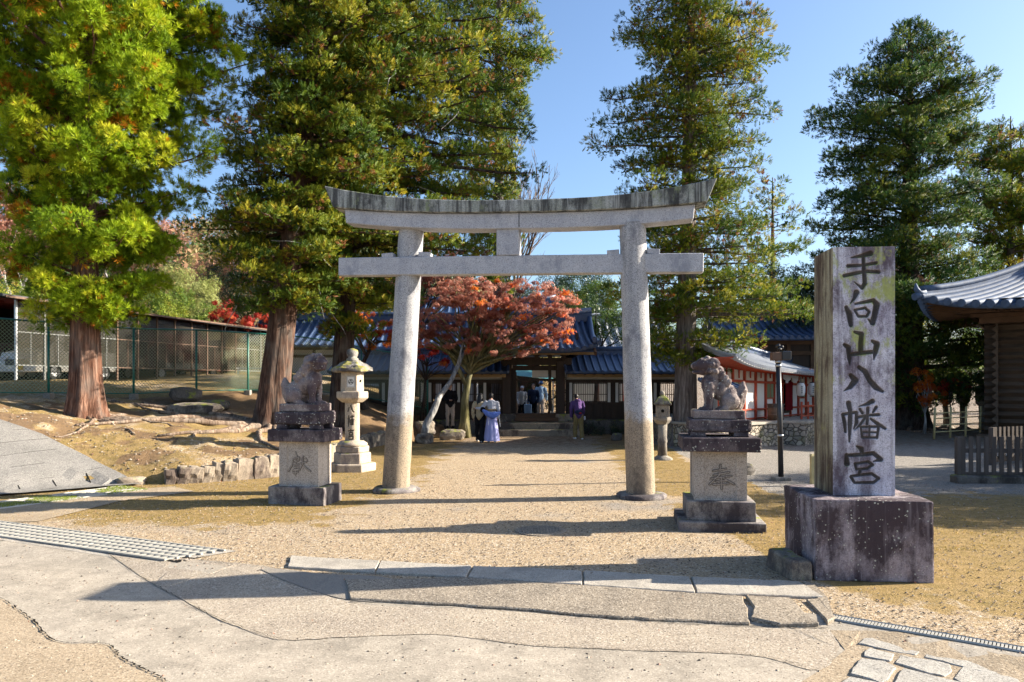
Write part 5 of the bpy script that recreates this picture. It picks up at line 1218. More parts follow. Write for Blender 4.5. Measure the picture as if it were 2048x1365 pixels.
# ------------------------------------------------------------------ log storehouse on the right
def log_house():
    C0 = Vector((14.75, 27.0)); a = math.radians(-35); t = empty('log_storehouse', (C0.x, C0.y, 0), a, 'old log storehouse with heavy tiled roof at the right edge', 'storehouse')
    w = lambda x, y, z: (C0.x + x * math.cos(a) - y * math.sin(a), C0.y + x * math.sin(a) + y * math.cos(a), z)
    ox, oy, Wd, Dp = 2.2, 3.4, 7.5, 6.0; z0, z1 = .12, 4.35
    part(t, 'floor_beam', 'log_wood', ((ox + Wd / 2, oy + Dp / 2, -.02), (Wd + 1.4, Dp + 1.4, .26)), bevel=.02)
    n = 15
    f = MB()
    for i in range(n):
        z = z0 + .15 + (z1 - z0) * i / n; r_ = .165
        # triangular logs, apex outward, ends crossing at the corners
        for yy, sg in ((oy, -1), (oy + Dp, 1)):
            x0, x1 = ox - .45, ox + Wd + .45; f.add([(x0, yy, z - r_), (x0, yy + sg * .22, z), (x0, yy, z + r_), (x1, yy, z - r_), (x1, yy + sg * .22, z), (x1, yy, z + r_)], [(0, 1, 2), (5, 4, 3), (0, 3, 4, 1), (1, 4, 5, 2), (2, 5, 3, 0)])
        zz = z + (z1 - z0) / n / 2
        for xx, sg in ((ox, -1), (ox + Wd, 1)):
            y0, y1 = oy - .45, oy + Dp + .45; f.add([(xx, y0, zz - r_), (xx + sg * .22, y0, zz), (xx, y0, zz + r_), (xx, y1, zz - r_), (xx + sg * .22, y1, zz), (xx, y1, zz + r_)], [(0, 2, 1), (5, 3, 4), (0, 1, 4, 3), (1, 2, 5, 4), (2, 0, 3, 5)])
    f.build('log_wall', 'log_wood', t)
    f = MB(); f.box((ox + Wd / 2, oy + Dp / 2, z1 + .1), (Wd + 1.2, Dp + 1.2, .3))
    for i in range(3):
        e_ = .35 + .45 * i; f.box((ox + Wd / 2, oy - e_, z1 + .1 + .14 * i), (Wd + 2 * e_, .16, .14)); f.box((ox - e_, oy + Dp / 2, z1 + .1 + .14 * i), (.16, Dp + 2 * e_, .14))
    f.build('bracket_beams', 'brown_wood', t)
    ze = 4.72; X0, X1, Y0, Y1 = 0, ox * 2 + Wd, 0, oy * 2 + Dp; xr0, xr1, yr, zr = 4.8, X1 - 4.8, Y1 / 2, 7.6
    f = MB()
    for i in range(34): x = .3 + (X1 - .6) * i / 33; f.bar((x, .12, ze - .10 + .34 * abs(2 * i / 33 - 1) ** 5), (min(max(x, ox), ox + Wd), oy, z1 + .45), .11, .12)
    for i in range(30): y = .3 + (Y1 - .6) * i / 29; f.bar((.12, y, ze - .10 + .34 * abs(2 * i / 29 - 1) ** 5), (ox, min(max(y, oy), oy + Dp), z1 + .45), .11, .12)
    f.build('rafters', 'brown_wood', t)
    f = MB(); f.add([(.25, .25, ze + .26), (X1 - .25, .25, ze + .26), (X1 - .25, Y1 - .25, ze + .26), (.25, Y1 - .25, ze + .26), (ox, oy, z1 + .56), (ox + Wd, oy, z1 + .56), (ox + Wd, oy + Dp, z1 + .56), (ox, oy + Dp, z1 + .56)], [(0, 1, 5, 4), (1, 2, 6, 5), (2, 3, 7, 6), (3, 0, 4, 7), (4, 5, 6, 7)]); f.build('soffit', 'dark_wood', t)
    k_ = dict(sag=.75, up=.42, rr=.13, thick=.16, m='tile_blue')
    for e0, e1, r0, r1, nm, n_ in (((X0, Y0), (X1, Y0), (xr0, yr), (xr1, yr), 'roof', 28), ((X0, Y1), (X0, Y0), (xr0, yr), (xr0, yr), 'roof', 28), ((X1, Y1), (X0, Y1), (xr1, yr), (xr0, yr), 'roof', 20), ((X1, Y0), (X1, Y1), (xr1, yr), (xr1, yr), 'roof', 20)):
        roof_slope(t, w(*e0, ze), w(*e1, ze), w(*r0, zr), w(*r1, zr), nm, nrib=n_, **k_)
    for cx, cy, ex in ((X0, Y0, xr0), (X1, Y0, xr1), (X0, Y1, xr0), (X1, Y1, xr1)):
        pts = []
        for i in range(11):
            s = i / 10; z = ze + (zr - ze) * s - .75 * 2 * s * (1 - s) + .42 * (1 - s) ** 1.5; pts.append(w(cx + (ex - cx) * s, cy + (yr - cy) * s, z + .16))
        ridge(t, pts, .17, 'tile_blue', .26, 'hip_ridge')
        p = Vector(pts[0]); d = (Vector(pts[0]) - Vector(pts[1])).normalized()
        f = MB(); f.tube([p - d * .1, p + d * .12, p + d * .25 + Vector((0, 0, .16)), p + d * .28 + Vector((0, 0, .36))], [.15, .13, .09, .03], 8); f.tube([p + Vector((0, 0, -.05)) - d * .1, p + d * .34 - Vector((0, 0, .12))], [.12, .13], 10); f.build('ridge_end_tile', 'tile_blue', t, world=True)
    ridge(t, [w(xr0, yr, zr + .2), w(xr1, yr, zr + .2)], .25, 'tile_blue', .5)
    return t
plain('tile_blue', (.085, .12, .19), .62, .3, 5, .3, .2)
log_house()
def picket(label, a, b, h, n, group=None):
    t = empty('picket_fence', (*a, 0), 0, label, 'picket fence', group); a, b = Vector((*a, 0)), Vector((*b, 0)); d = (b - a); L = d.length; d.normalize(); s = Vector((d.y, -d.x, 0))
    f = MB()
    for i in range(n): p = a + d * (L * (i + .5) / n) + s * .03; f.box((p.x, p.y, h * .5 + .10), (.085, .022, h * .86), math.atan2(d.y, d.x))
    f.build('pickets', 'grey_wood', t, world=True)
    np_ = max(1, round(L / 1.9))
    for i in range(np_ + 1): p = a + d * (L * i / np_); part(t, 'post', 'grey_wood', ((p.x, p.y, h * .5), (.12, .12, h + .06), math.atan2(d.y, d.x)), world=True, bevel=.01)
    for z in (.14, h * .72): MB().bar(a + Vector((0, 0, z)), b + Vector((0, 0, z)), .05, .09 if z > .2 else .14).build('rail', 'grey_wood', t, world=True)
    return t
picket('grey weathered picket fence on a kerb in front of the log storehouse', (9.35, 15.7), (16.5, 15.35), .92, 46)
picket('second grey picket fence running back beside the log storehouse', (12.1, 18.9), (17.5, 21.5), .92, 34)
part(empty('fence_kerb', (12.9, 15.45, 0), -.05, 'low dark stone kerb under the grey picket fence', 'kerb'), 'kerb', 'rock_dark', ((0, 0, .06), (7.4, .34, .2)), bevel=.03, sub=3, rough=.03)
for i, (px, Y, s_, lb) in enumerate(((1893, 34, 1.1, 'stone lantern with paper window, leftmost of the far row under the red leaves'), (1927, 33, 1.15, 'stone lantern with blue roof edge, second of the far row by the rope fence'), (1965, 31.5, 1.1, 'dark stone lantern seen just over the picket fence corner'), (1982, 33, 1.2, 'stone lantern with white paper window nearest the log storehouse'))):
    p = at(px, 800, Y); lantern_small((p.x, p.y, 0), .1 * i, lb, s_, 'lantern_grey', i != 2)
def rail_fence():
    a, b = at(1868, 0, 27.5), at(1925, 0, 28.5); t = empty('bamboo_fence', (a.x, a.y, 0), 0, 'low bamboo rail fence under the dark cedar', 'bamboo fence'); a.z = b.z = 0; b = a + (b - a) * 2.2
    for z in (.25, .5, .75, .95): MB().tube([a + Vector((0, 0, z)), b + Vector((0, 0, z))], .022, 6).build('rail', 'light_bamboo', t, world=True)
    for i in range(5): p = a.lerp(b, i / 4); MB().tube([p, p + Vector((.04, 0, 1.15))], .04, 7).build('post', 'light_bamboo', t, world=True)
rail_fence()

# ------------------------------------------------------------------ lamp post with floodlight box
def lamp():
    t = empty('lamp_post', (5.72, 15.95, 0), 0, 'black metal pole with a box and small spotlights on top, beside the path', 'lamp post')
    MB().box((0, 0, .03), (.34, .30, .10)).build('footing', 'concrete_block', t, bevel=.015)
    MB().tube([(0, 0, .05), (-.02, 0, 1.2), (-.06, 0, 2.55)], [.056, .054, .052], 16).build('pole', 'black_metal', t)
    MB().lathe([(.062, 0), (.066, .02), (.062, .04)], 16).build('band', 'steel', t, loc=(-.015, 0, .94))
    MB().lathe([(.065, 0), (.065, .05)], 16).build('band', 'steel', t, loc=(-.058, 0, 2.5))
    MB().lathe([(.065, 0), (.065, .05)], 16).build('band', 'steel', t, loc=(-.056, 0, 2.42))
    MB().box((-.10, 0, 2.64), (.22, .16, .18)).build('junction_box', 'rust_shade_metal', t, bevel=.01)
    MB().box((.09, -.02, 2.655), (.20, .18, .19)).build('camera_box', 'black_metal', t, bevel=.02, seg=2)
    MB().tube([(-.05, 0, 2.73), (-.05, 0, 2.84)], .02, 8).build('neck', 'black_metal', t)
    for i, (dx, dz, a) in enumerate(((-.05, 2.80, .3), (.01, 2.83, -.4), (-.08, 2.86, .8))):
        o = MB().lathe([(.02, -.05), (.034, -.02), (.036, .05), (.03, .052)], 12).build('spotlight', 'black_metal', t, loc=(dx, -.03, dz)); o.rotation_euler = (1.2, a, a)
    return t
lamp()
# ------------------------------------------------------------------ green chain-link fence
FP = [(-16.3, 16.0), (-14.5, 18.3), (-12.73, 20.6), (-11.3, 22.4), (-10.1, 24.0), (-8.98, 25.5), (-7.9, 26.9), (-6.6, 28.4), (-5.9, 29.4), (-3.3, 29.3)]
def chain_fence():
    t = empty('chain_link_fence', (*FP[1], Hs(*FP[1])), 0, 'green chain-link fence with tube rails running behind the cedar trunks', 'fence'); h = 2.1
    z = [Hs(*p) for p in FP]; z = [max(z[i], .9) for i in range(len(z))]
    for (x, y), zz in zip(FP, z):
        MB().tube([(x, y, zz - .3), (x, y, zz + h)], .032, 10).build('post', 'green_paint', t, world=True)
        if x < -7: MB().box((x, y, zz - .02), (.20, .20, .36)).build('post_footing', 'concrete_block', t, world=True, bevel=.01)
    for i in range(len(FP) - 1):
        a, b = Vector((*FP[i], z[i])), Vector((*FP[i + 1], z[i + 1])); L = (b - a).length; d = (b - a) / L; up = Vector((0, 0, 1))
        MB().tube([a + up * h, b + up * h], .024, 8).build('top_rail', 'green_paint', t, world=True); MB().tube([a + up * .16, b + up * .16], .018, 6).build('bottom_rail', 'green_paint', t, world=True)
        s = .10; V = []; wd = .0062; H_ = h - .16; nr = d.cross(up).normalized()
        for sg in (1, -1):
            k0 = -int(H_ / s) - 1; k1 = int(L / s) + int(H_ / s) + 2
            for k_ in range(k0, k1):
                # line x = k*s + sg*z, clipped to the panel
                u0, v0 = k_ * s, 0.0; u1, v1 = k_ * s + sg * H_, H_
                def clip(u0, v0, u1, v1):
                    t0, t1 = 0.0, 1.0; du = u1 - u0
                    for lim, sgn in ((0, 1), (L, -1)):
                        q0, q1 = (u0 - lim) * sgn, (u1 - lim) * sgn
                        if q0 < 0 and q1 < 0: return None
                        if q0 < 0: t0 = max(t0, q0 / (q0 - q1))
                        if q1 < 0: t1 = min(t1, q0 / (q0 - q1))
                    return (t0, t1) if t1 > t0 else None
                c = clip(u0, v0, u1, v1)
                if not c: continue
                p = a + d * (u0 + (u1 - u0) * c[0]) + up * (.16 + H_ * c[0]); q = a + d * (u0 + (u1 - u0) * c[1]) + up * (.16 + H_ * c[1])
                side = (q - p).cross(nr).normalized() * wd; o_ = nr * wd * (.6 * sg)
                c0, c1, c2 = -side + o_, side + o_, -nr * wd * sg * 1.0
                for x0, x1 in ((c0, c1), (c1, c2), (c2, c0)): V += [p + x0, q + x0, q + x1, p + x1]
        R = np.array([tuple(v - t.location) for v in V]); quads('wire_mesh', R, 'green_wire', t)
    return t
plain('green_wire', (.22, .27, .16), .4, .2, 6, 0, .5)
chain_fence()
# ------------------------------------------------------------------ vehicle shed with clear panels
k = N('clear_panel'); n = k.noise(1.4, 5, .6, k.vec((1, 1, .5))); c = k.mix(n, (.04, .036, .028), (.17, .155, .115))
M['clear_panel'] = k.done(k.mix(1.0, c, .45, 'MULTIPLY'), .22, None, .5, alpha=.58)
SA = Vector((-17.2, 26.0)); SB = Vector((-13.6, 42.5)); sdv = (SB - SA).normalized(); SN = Vector((sdv.y, -sdv.x)); SLn = (SB - SA).length; SZ = 2.16
k = N('dark_panel'); M['dark_panel'] = k.done(k.mix(k.noise(1.2, 5, .6), (.012, .011, .010), (.05, .045, .035)), .25, None, .5, alpha=.55)  # same clear panels, with the shed's shade put into a darker colour
def shed():
    t = empty('vehicle_shed', (*SA, SZ), math.atan2(sdv.y, sdv.x), 'long open shed with clear plastic wall panels and dark roof behind the fence', 'shed')
    # local x along the wall, +y away to the left; wall at y=0
    for i in range(15):
        x = SLn * i / 14; part(t, 'post', 'steel' if i < 1 else ('dull_steel' if i < 4 or i > 11 else 'rust_shade_metal'), ((x, 0, 1.38), (.07, .07, 2.8)))
    for i in range(14):
        x0, x1 = SLn * i / 14 + .04, SLn * (i + 1) / 14 - .04
        bm_ = 'dull_steel' if i < 4 or i > 10 else 'rust_shade_metal'  # middle bars and posts take a darker metal colour to paint in shade
        o = part(t, 'wall_panel', 'clear_panel' if i < 4 or i > 11 else 'dark_panel', (((x0 + x1) / 2, 0, 1.62), (x1 - x0, .012, 2.24)))
        part(o, 'panel_bar', bm_, (((x0 + x1) / 2, -.012, 1.68), (x1 - x0, .02, .04)), (((x0 + x1) / 2, -.012, .52), (x1 - x0, .02, .04)), (((x0 + x1) / 2, -.012, 1.1), (.03, .02, 1.1)))
    MB().add([(-1, -.5, 2.80), (SLn + .8, -.5, 2.70), (SLn + .8, 7, 3.5), (-1, 7, 3.6), (-1, -.5, 2.88), (SLn + .8, -.5, 2.78), (SLn + .8, 7, 3.58), (-1, 7, 3.68)], [(3, 2, 1, 0), (4, 5, 6, 7), (0, 1, 5, 4), (1, 2, 6, 5), (2, 3, 7, 6), (3, 0, 4, 7)]).build('roof', 'shed_roof', t)
    part(t, 'eave_trim', 'rust_shade_metal', ((SLn / 2, -.52, 2.80), (SLn + 1.8, .03, .07)))
    f = MB()
    for i in range(9): f.bar((.1 + i * SLn / 8, 0, 2.72), (.1 + i * SLn / 8, 6.9, 3.48), .10, .16)
    for j in range(6): f.bar((-.9, .6 + j * 1.2, 2.74 + .1 * j), (SLn, .6 + j * 1.2, 2.68 + .1 * j), .07, .09)
    f.build('roof_beams', 'red_beam', t)
    part(t, 'back_wall', 'dark_wood', ((SLn / 2, 7, 1.6), (SLn, .08, 3.6)))
    for i in range(7): part(t, 'back_post', 'red_beam', ((i * SLn / 6, 6.8, 1.5), (.14, .14, 3.2)))
    return t
plain('shed_roof', (.05, .05, .055), .5, .3, 2, .1, .4); plain('red_beam', (.17, .030, .022), .7, .25, 4, .1, .2)
shed()
plain('maroon_paint', (.12, .02, .05), .3, .1, 3, 0, .6)
def vehicle(name, loc, rz, label, cat, L, Wd, Hh, paint, cab='van', lower=None):
    t = empty(name, loc, rz, label, cat)       # local x = forward
    hx, hy = L / 2, Wd / 2
    if cab == 'van': pr = [(-hx, .35), (hx - .02, .30), (hx, .62), (hx - .12, 1.02), (hx - .62, 1.12), (hx - 1.25, Hh - .06), (hx - 1.6, Hh), (-hx + .1, Hh), (-hx, Hh - .25)]
    elif cab == 'kei': pr = [(-hx, .33), (hx, .30), (hx, .70), (hx - .08, 1.05), (hx - .38, Hh - .10), (hx - .55, Hh), (-hx + .06, Hh), (-hx, Hh - .15)]
    elif cab == 'car': pr = [(-hx, .32), (hx, .28), (hx, .60), (hx - .15, .82), (hx - 1.1, .95), (hx - 1.7, Hh - .05), (hx - 2.1, Hh), (-hx + .9, Hh), (-hx + .15, 1.0), (-hx, .85)]
    else: pr = [(-hx, .55), (hx, .45), (hx, 1.15), (hx - .10, 1.25), (hx - .35, Hh - .45), (hx - .5, Hh - .40), (hx - 1.7, Hh - .38), (hx - 1.75, Hh), (-hx, Hh)]
    n = len(pr); f = MB(); f.add([(x, -hy * (1 if z < 1.1 else .93), z) for x, z in pr] + [(x, hy * (1 if z < 1.1 else .93), z) for x, z in pr], [tuple(range(n)), tuple(reversed(range(n, 2 * n)))] + [((i + 1) % n, i, n + i, n + (i + 1) % n) for i in range(n)])
    body = f.build('body', paint, t, bevel=.05, seg=3)
    g_ = MB()
    if cab in ('van', 'kei', 'car'):
        (x0, z0), (x1, z1) = (pr[4], pr[5]) if cab != 'kei' else (pr[3], pr[4]); d = Vector((x1 - x0, 0, z1 - z0)).normalized(); nn = Vector((d.z, 0, -d.x)) * .012
        a, b = Vector((x0, 0, z0)).lerp(Vector((x1, 0, z1)), .10), Vector((x0, 0, z0)).lerp(Vector((x1, 0, z1)), .92)
        yy = hy * .84; g_.add([tuple(Vector((a.x, -yy, a.z)) + nn), tuple(Vector((a.x, yy, a.z)) + nn), tuple(Vector((b.x, yy * .95, b.z)) + nn), tuple(Vector((b.x, -yy * .95, b.z)) + nn)], [(0, 1, 2, 3)])
        g_.build('windscreen', 'glass_dark', t)
        for sg in (-1, 1):
            zb, zt = (1.12 if cab != 'car' else .98), Hh - .18
            for k_ in range(3 if cab != 'car' else 2):
                xa = x1 - .12 - k_ * (L * .27); xb = xa - L * .24; w_ = MB().box(((xa + xb) / 2, sg * (hy * .965), (zb + zt) / 2), (xa - xb, .02, zt - zb)); w_.build('side_window', 'glass_dark', t, bevel=.006)
    else:
        f = MB().box((hx + .0, 0, 1.75), (.03, Wd * .86, .7)); f.build('windscreen', 'glass_dark', t)
        for sg in (-1, 1): MB().box((hx - .95, sg * (hy * .965), 1.75), (.8, .02, .55)).build('side_window', 'glass_dark', t)
        part(t, 'sill_panel', 'white_paint', ((-.3, -hy - .005, .68), (L * .5, .03, .26)), ((-.3, hy + .005, .68), (L * .5, .03, .26)))
    for x in (hx - .85, -hx + .85):
        for sg in (-1, 1):
            w_ = MB().lathe([(.20, -.09), (.31, -.09), (.335, -.06), (.335, .06), (.31, .09), (.20, .09)], 24).build('tyre', 'tyre', t, loc=(x, sg * (hy - .06), .335)); w_.rotation_euler = (math.pi / 2, 0, 0)
            r_ = MB().lathe([(.2, -.095), (.19, -.05), (.06, -.06), (.05, -.10)], 16).lathe([(.05, .10), (.06, .06), (.19, .05), (.2, .095)], 16).build('rim', 'steel', w_)
    for sg in (-1, 1): part(t, 'headlight', 'white_cloth', ((hx - .01, sg * (hy - .25), .80), (.05, .32, .17)), bevel=.02)
    part(t, 'grille', 'black_metal', ((hx + .005, 0, .66), (.03, Wd * .62, .22)), bevel=.01); part(t, 'number_plate', 'plate_yellow' if cab != 'car' else 'paper', ((hx + .03, .12, .47), (.02, .34, .17)))
    for sg in (-1, 1): part(t, 'tail_light', 'lamp_red', ((-hx, sg * (hy - .1), 1.0), (.03, .12, .3)))
    return t
hd = math.atan2(-sdv.y, -sdv.x)
def spot(along, off, z=SZ): p = SA + sdv * along - SN * off; return (p.x, p.y, z)
vehicle('white_van', spot(3.4, 1.3), hd, 'white van parked under the shed roof behind the first clear panels', 'van', 4.2, 1.65, 1.95, 'white_paint')
vehicle('parked_car', spot(2.6, 3.9), hd, 'dark purple red car parked beside the white van under the shed', 'car', 3.9, 1.65, 1.45, 'maroon_paint', 'car')
vehicle('red_truck', spot(10.2, 1.5), hd + math.pi, 'red box truck parked in the middle of the vehicle shed', 'truck', 5.6, 1.9, 2.45, 'red_car', 'truck')
t = empty('work_table', (-13.2, 38.2, 2.12), .4, 'small white legged table standing beyond the fence near the end of the shed', 'table')
part(t, 'table_top', 'white_paint', ((0, 0, .66), (1.6, .5, .05)));
for x in (-.7, .7):
    for y in (-.2, .2): part(t, 'leg', 'white_paint', ((x, y, .32), (.06, .06, .64)))
# distant low building with grey roof edge at the end of the shed
# ------------------------------------------------------------------ people
def person(loc, rz, label, h, cloth, pose='walk', hair='short', hold=None):
    """local x = facing direction; a skin body with clothes and hair as parts"""
    k_ = h / 1.70; t = empty('person', loc, rz, label, 'person'); J = {}
    lean = {'walk': .06, 'bow': .20, 'stand': 0, 'stoop': .16}[pose]
    st = {'walk': .20, 'bow': .14, 'stand': .0, 'stoop': .05}[pose]
    hipz, shz, headz = .90, 1.38, 1.58
    sx = lean * 1.0; nk = (sx + lean * .3, 0, 1.45); hd_ = (sx + lean * .9 + .015, 0, 1.585 - lean * .20)
    body = [('l', [(0, 0, .92), (sx * .5, 0, 1.14), (sx, 0, 1.34)], [.125, .115, .14]), ('e', (sx, 0, 1.36), (.09, .19, .075)), ('l', [nk, hd_], [.05, .055]), ('e', (hd_[0], 0, hd_[2] + .03), (.095, .075, .115)), ('e', (hd_[0] + .095, 0, hd_[2] + .01), (.02, .014, .022)), ('e', (hd_[0] + .08, 0, hd_[2] - .04), (.02, .03, .014))]
    arms = {}
    for sg in (-1, 1):
        fw = st * sg
        S_ = (sx, sg * .19, 1.37); E_ = (sx - .02 - fw * .35, sg * .25, 1.09); Wr = (sx + .08 - fw * .6, sg * .23, .85)
        if hold == 'front': E_ = (sx + .03, sg * .25, 1.10); Wr = (sx + .24, sg * .07, 1.08)
        if hold == 'around' and sg == 1: E_ = (sx - .02, .34, 1.16); Wr = (sx + .02, .52, 1.18)
        body.append(('l', [S_, E_, Wr], [.052, .042, .030])); arms[sg] = (S_, E_, Wr)
        d = (Vector(Wr) - Vector(E_)).normalized(); pc = Vector(Wr) + d * .06; body.append(('e', tuple(pc), (.032, .022, .045)))
        sd_ = Vector((1, 0, 0)) if abs(d.x) < .7 else Vector((0, 1, 0))
        for q in range(4): b0 = pc + sd_ * (.024 - .016 * q) + d * .03; body.append(('l', [tuple(b0), tuple(b0 + d * (.05 + .012 * (q in (1, 2))) + Vector((.012, 0, 0)))], [.0085, .0075]))
        body.append(('l', [tuple(pc + sd_ * .03), tuple(pc + sd_ * .055 + d * .03)], [.010, .008]))
        Hp = (0, sg * .085, .90); Kn = (fw * .45 + .03, sg * .095, .49); An = (fw * 1.0 - .02, sg * .10, .08)
        body.append(('l', [Hp, Kn, An], [.085, .055, .036])); J[sg] = (Hp, Kn, An)
        body.append(('l', [(An[0] - .03, An[1], .04), (An[0] + .15, An[1] + sg * .02, .03)], [.036, .03]))
    sc = Matrix.Scale(k_, 4)
    def put(nm, pr, m, vox=.02):
        o = sculpt(nm, pr, m, t, vox, .03 if m.startswith('cloth') else 0, 11, 2); o.scale = (k_, k_, k_); return o
    put('body', body, 'skin', .014)
    grow = lambda r, e_: [x + e_ for x in r]
    if 'top' in cloth:
        pr = [('l', [(0, 0, .90), (sx * .5, 0, 1.14), (sx, 0, 1.33)], [.15, .145, .165]), ('e', (sx, 0, 1.36), (.12, .215, .09)), ('e', (0, 0, .92), (.135, .175, .10))]
        for sg in (-1, 1):
            S_, E_, Wr = arms[sg]; pr.append(('l', [S_, E_, Wr], [.075, .066, .052]))
        if 'hood' in cloth: pr.append(('e', (sx - .06, 0, 1.44), (.10, .12, .075)))
        put('jacket', pr, cloth['top'])
    if 'legs' in cloth:
        pr = [('e', (0, 0, .90), (.13, .165, .12))]
        for sg in (-1, 1):
            Hp, Kn, An = J[sg]; wd = cloth.get('wide', 0); pr.append(('l', [Hp, Kn, (An[0], An[1], .10)], [.10 + wd * .3, .078 + wd * .6, .066 + wd]))
        put('trousers', pr, cloth['legs'])
    if 'skirt' in cloth:
        P = np.zeros((40, 14, 3))
        for i in range(40):
            for j in range(14):
                a = 2 * math.pi * i / 39; u_ = j / 13; r_ = .15 + .13 * u_ + .018 * math.sin(a * 9) * u_; P[i, j] = (r_ * .85 * math.cos(a), r_ * math.sin(a), .98 - .92 * u_)
        o = grid_mesh('skirt', P, cloth['skirt'], t); o.scale = (k_,) * 3
    for sg in (-1, 1):
        An = J[sg][2]; o = put('shoe', [('l', [(An[0] - .04, An[1], .045), (An[0] + .08, An[1] + sg * .01, .04), (An[0] + .17, An[1] + sg * .02, .034)], [.044, .045, .036])], cloth.get('shoe', 'white_paint'), .012)
    hx_, hz_ = hd_[0], hd_[2] + .03
    if hair == 'short': put('hair', [('e', (hx_ - .018, 0, hz_ + .025), (.098, .086, .105)), ('e', (hx_ - .05, 0, hz_ - .03), (.06, .075, .07))], cloth.get('hair', 'hair_black'), .014)
    if hair == 'bun': put('hair', [('e', (hx_ - .018, 0, hz_ + .025), (.10, .088, .105)), ('e', (hx_ - .05, 0, hz_ - .03), (.06, .075, .07)), ('e', (hx_ - .10, 0, hz_ + .03), (.05, .05, .05))], 'hair_black', .014)
    if hair == 'long': put('hair', [('e', (hx_ - .018, 0, hz_ + .02), (.105, .095, .11)), ('l', [(hx_ - .06, 0, hz_), (hx_ - .10, 0, 1.35), (hx_ - .13, 0, 1.18)], [.10, .13, .10])], 'hair_black', .014)
    if hair == 'cap':
        put('hair', [('e', (hx_ - .035, 0, hz_ - .01), (.075, .08, .07))], 'hair_black', .014)
        put('cap', [('e', (hx_ - .01, 0, hz_ + .05), (.105, .09, .075)), ('e', (hx_ + .10, 0, hz_ + .035), (.075, .07, .012))], cloth['cap'], .012)
    if hair == 'hat':
        put('hair', [('e', (hx_ - .035, 0, hz_ - .01), (.075, .08, .07))], 'hair_black', .014)
        put('hat', [('e', (hx_, 0, hz_ + .05), (.10, .09, .08)), ('e', (hx_, 0, hz_ + .02), (.17, .16, .015))], cloth['cap'], .012)
    return t, put, dict(sx=sx, J=J, arms=arms, k=k_)
plain('skin', (.52, .30, .21), .6, .08, 8, 0, .3); plain('hair_black', (.012, .010, .010), .5, .2, 30, .1, .4); plain('hair_grey', (.10, .09, .085), .6, .2, 30, .1, .3)
plain('cloth_purple', (.105, .060, .17), .9, .25, 9, .2, .1); plain('cloth_olive', (.22, .17, .075), .9, .2, 9, .2, .1); plain('cloth_black', (.014, .014, .017), .9, .2, 9, .2, .1)
plain('cloth_tan', (.46, .36, .22), .9, .15, 9, .2, .1); plain('cloth_lavender', (.42, .42, .72), .9, .15, 7, .3, .1, stretch=(4, 4, .5)); plain('cloth_blue', (.17, .25, .62), .9, .2, 9, .3, .1)
plain('cloth_sheer', (.50, .50, .54), .9, .15, 9, .2, .1); plain('cloth_beige', (.46, .37, .30), .9, .15, 9, .2, .1); plain('cloth_grey', (.52, .50, .48), .9, .12, 9, .2, .1)
plain('cloth_navy', (.025, .035, .07), .9, .2, 9, .2, .1); plain('cloth_yellow', (.75, .45, .03), .8, .1, 9, .1, .1); plain('cloth_red', (.40, .03, .03), .8, .1, 9, .1, .1)
# 1 walker in the purple hoodie, seen from behind
t, put, J = person((2.42, 27.3, 0), math.radians(98), 'person in purple hoodie and olive trousers walking away with head bowed', 1.66, {'top': 'cloth_purple', 'hood': 1, 'legs': 'cloth_olive', 'wide': .01, 'hair': 'hair_black'}, 'bow')
put('waist_bag', [('e', (-.16, .03, 1.02), (.07, .15, .085))], 'cloth_navy'); put('bag_patch', [('e', (-.225, -.02, .99), (.018, .05, .025))], 'cloth_red', .012); put('cup', [('l', [(.10, -.26, .74), (.10, -.26, .83)], [.035, .038])], 'white_cloth', .012)
# 2, 3 the couple seen from behind
t, put, J = person((-1.12, 26.15, 0), math.radians(82), 'person in black trousers and tan top with long dark hair', 1.68, {'top': 'cloth_tan', 'legs': 'cloth_black', 'wide': .03}, 'walk', 'long')
put('shoulder_bag', [('e', (-.13, -.12, 1.15), (.06, .10, .10))], 'cloth_black')
t, put, J = person((-.70, 25.95, 0), math.radians(96), 'person in long lavender skirt and sheer top, blue jacket tied round the waist', 1.70, {'top': 'cloth_sheer', 'skirt': 'cloth_lavender'}, 'stoop', 'bun', 'around')
put('tied_jacket', [('l', [(.0, -.24, 1.02), (-.16, -.14, .98), (-.20, 0, .93), (-.16, .16, .99), (-.02, .28, 1.10)], [.06, .09, .11, .09, .06]), ('e', (-.08, 0, .98), (.16, .23, .08))], 'cloth_blue')
put('belt', [('e', (-.02, 0, 1.13), (.165, .185, .035))], 'beige_wood', .014); put('ribbon', [('l', [(-.14, .10, .95), (-.22, .14, .62)], [.012, .010]), ('l', [(-.14, -.24, .95), (-.18, -.28, .55)], [.012, .010])], 'white_cloth', .012)
# 4 person standing behind the maple
person((-2.42, 29.3, .30), math.radians(-80), 'person in dark jacket and beige trousers standing behind the maple trunk', 1.72, {'top': 'cloth_black', 'legs': 'cloth_beige', 'shoe': 'cloth_black'}, 'stand', 'short', 'front')
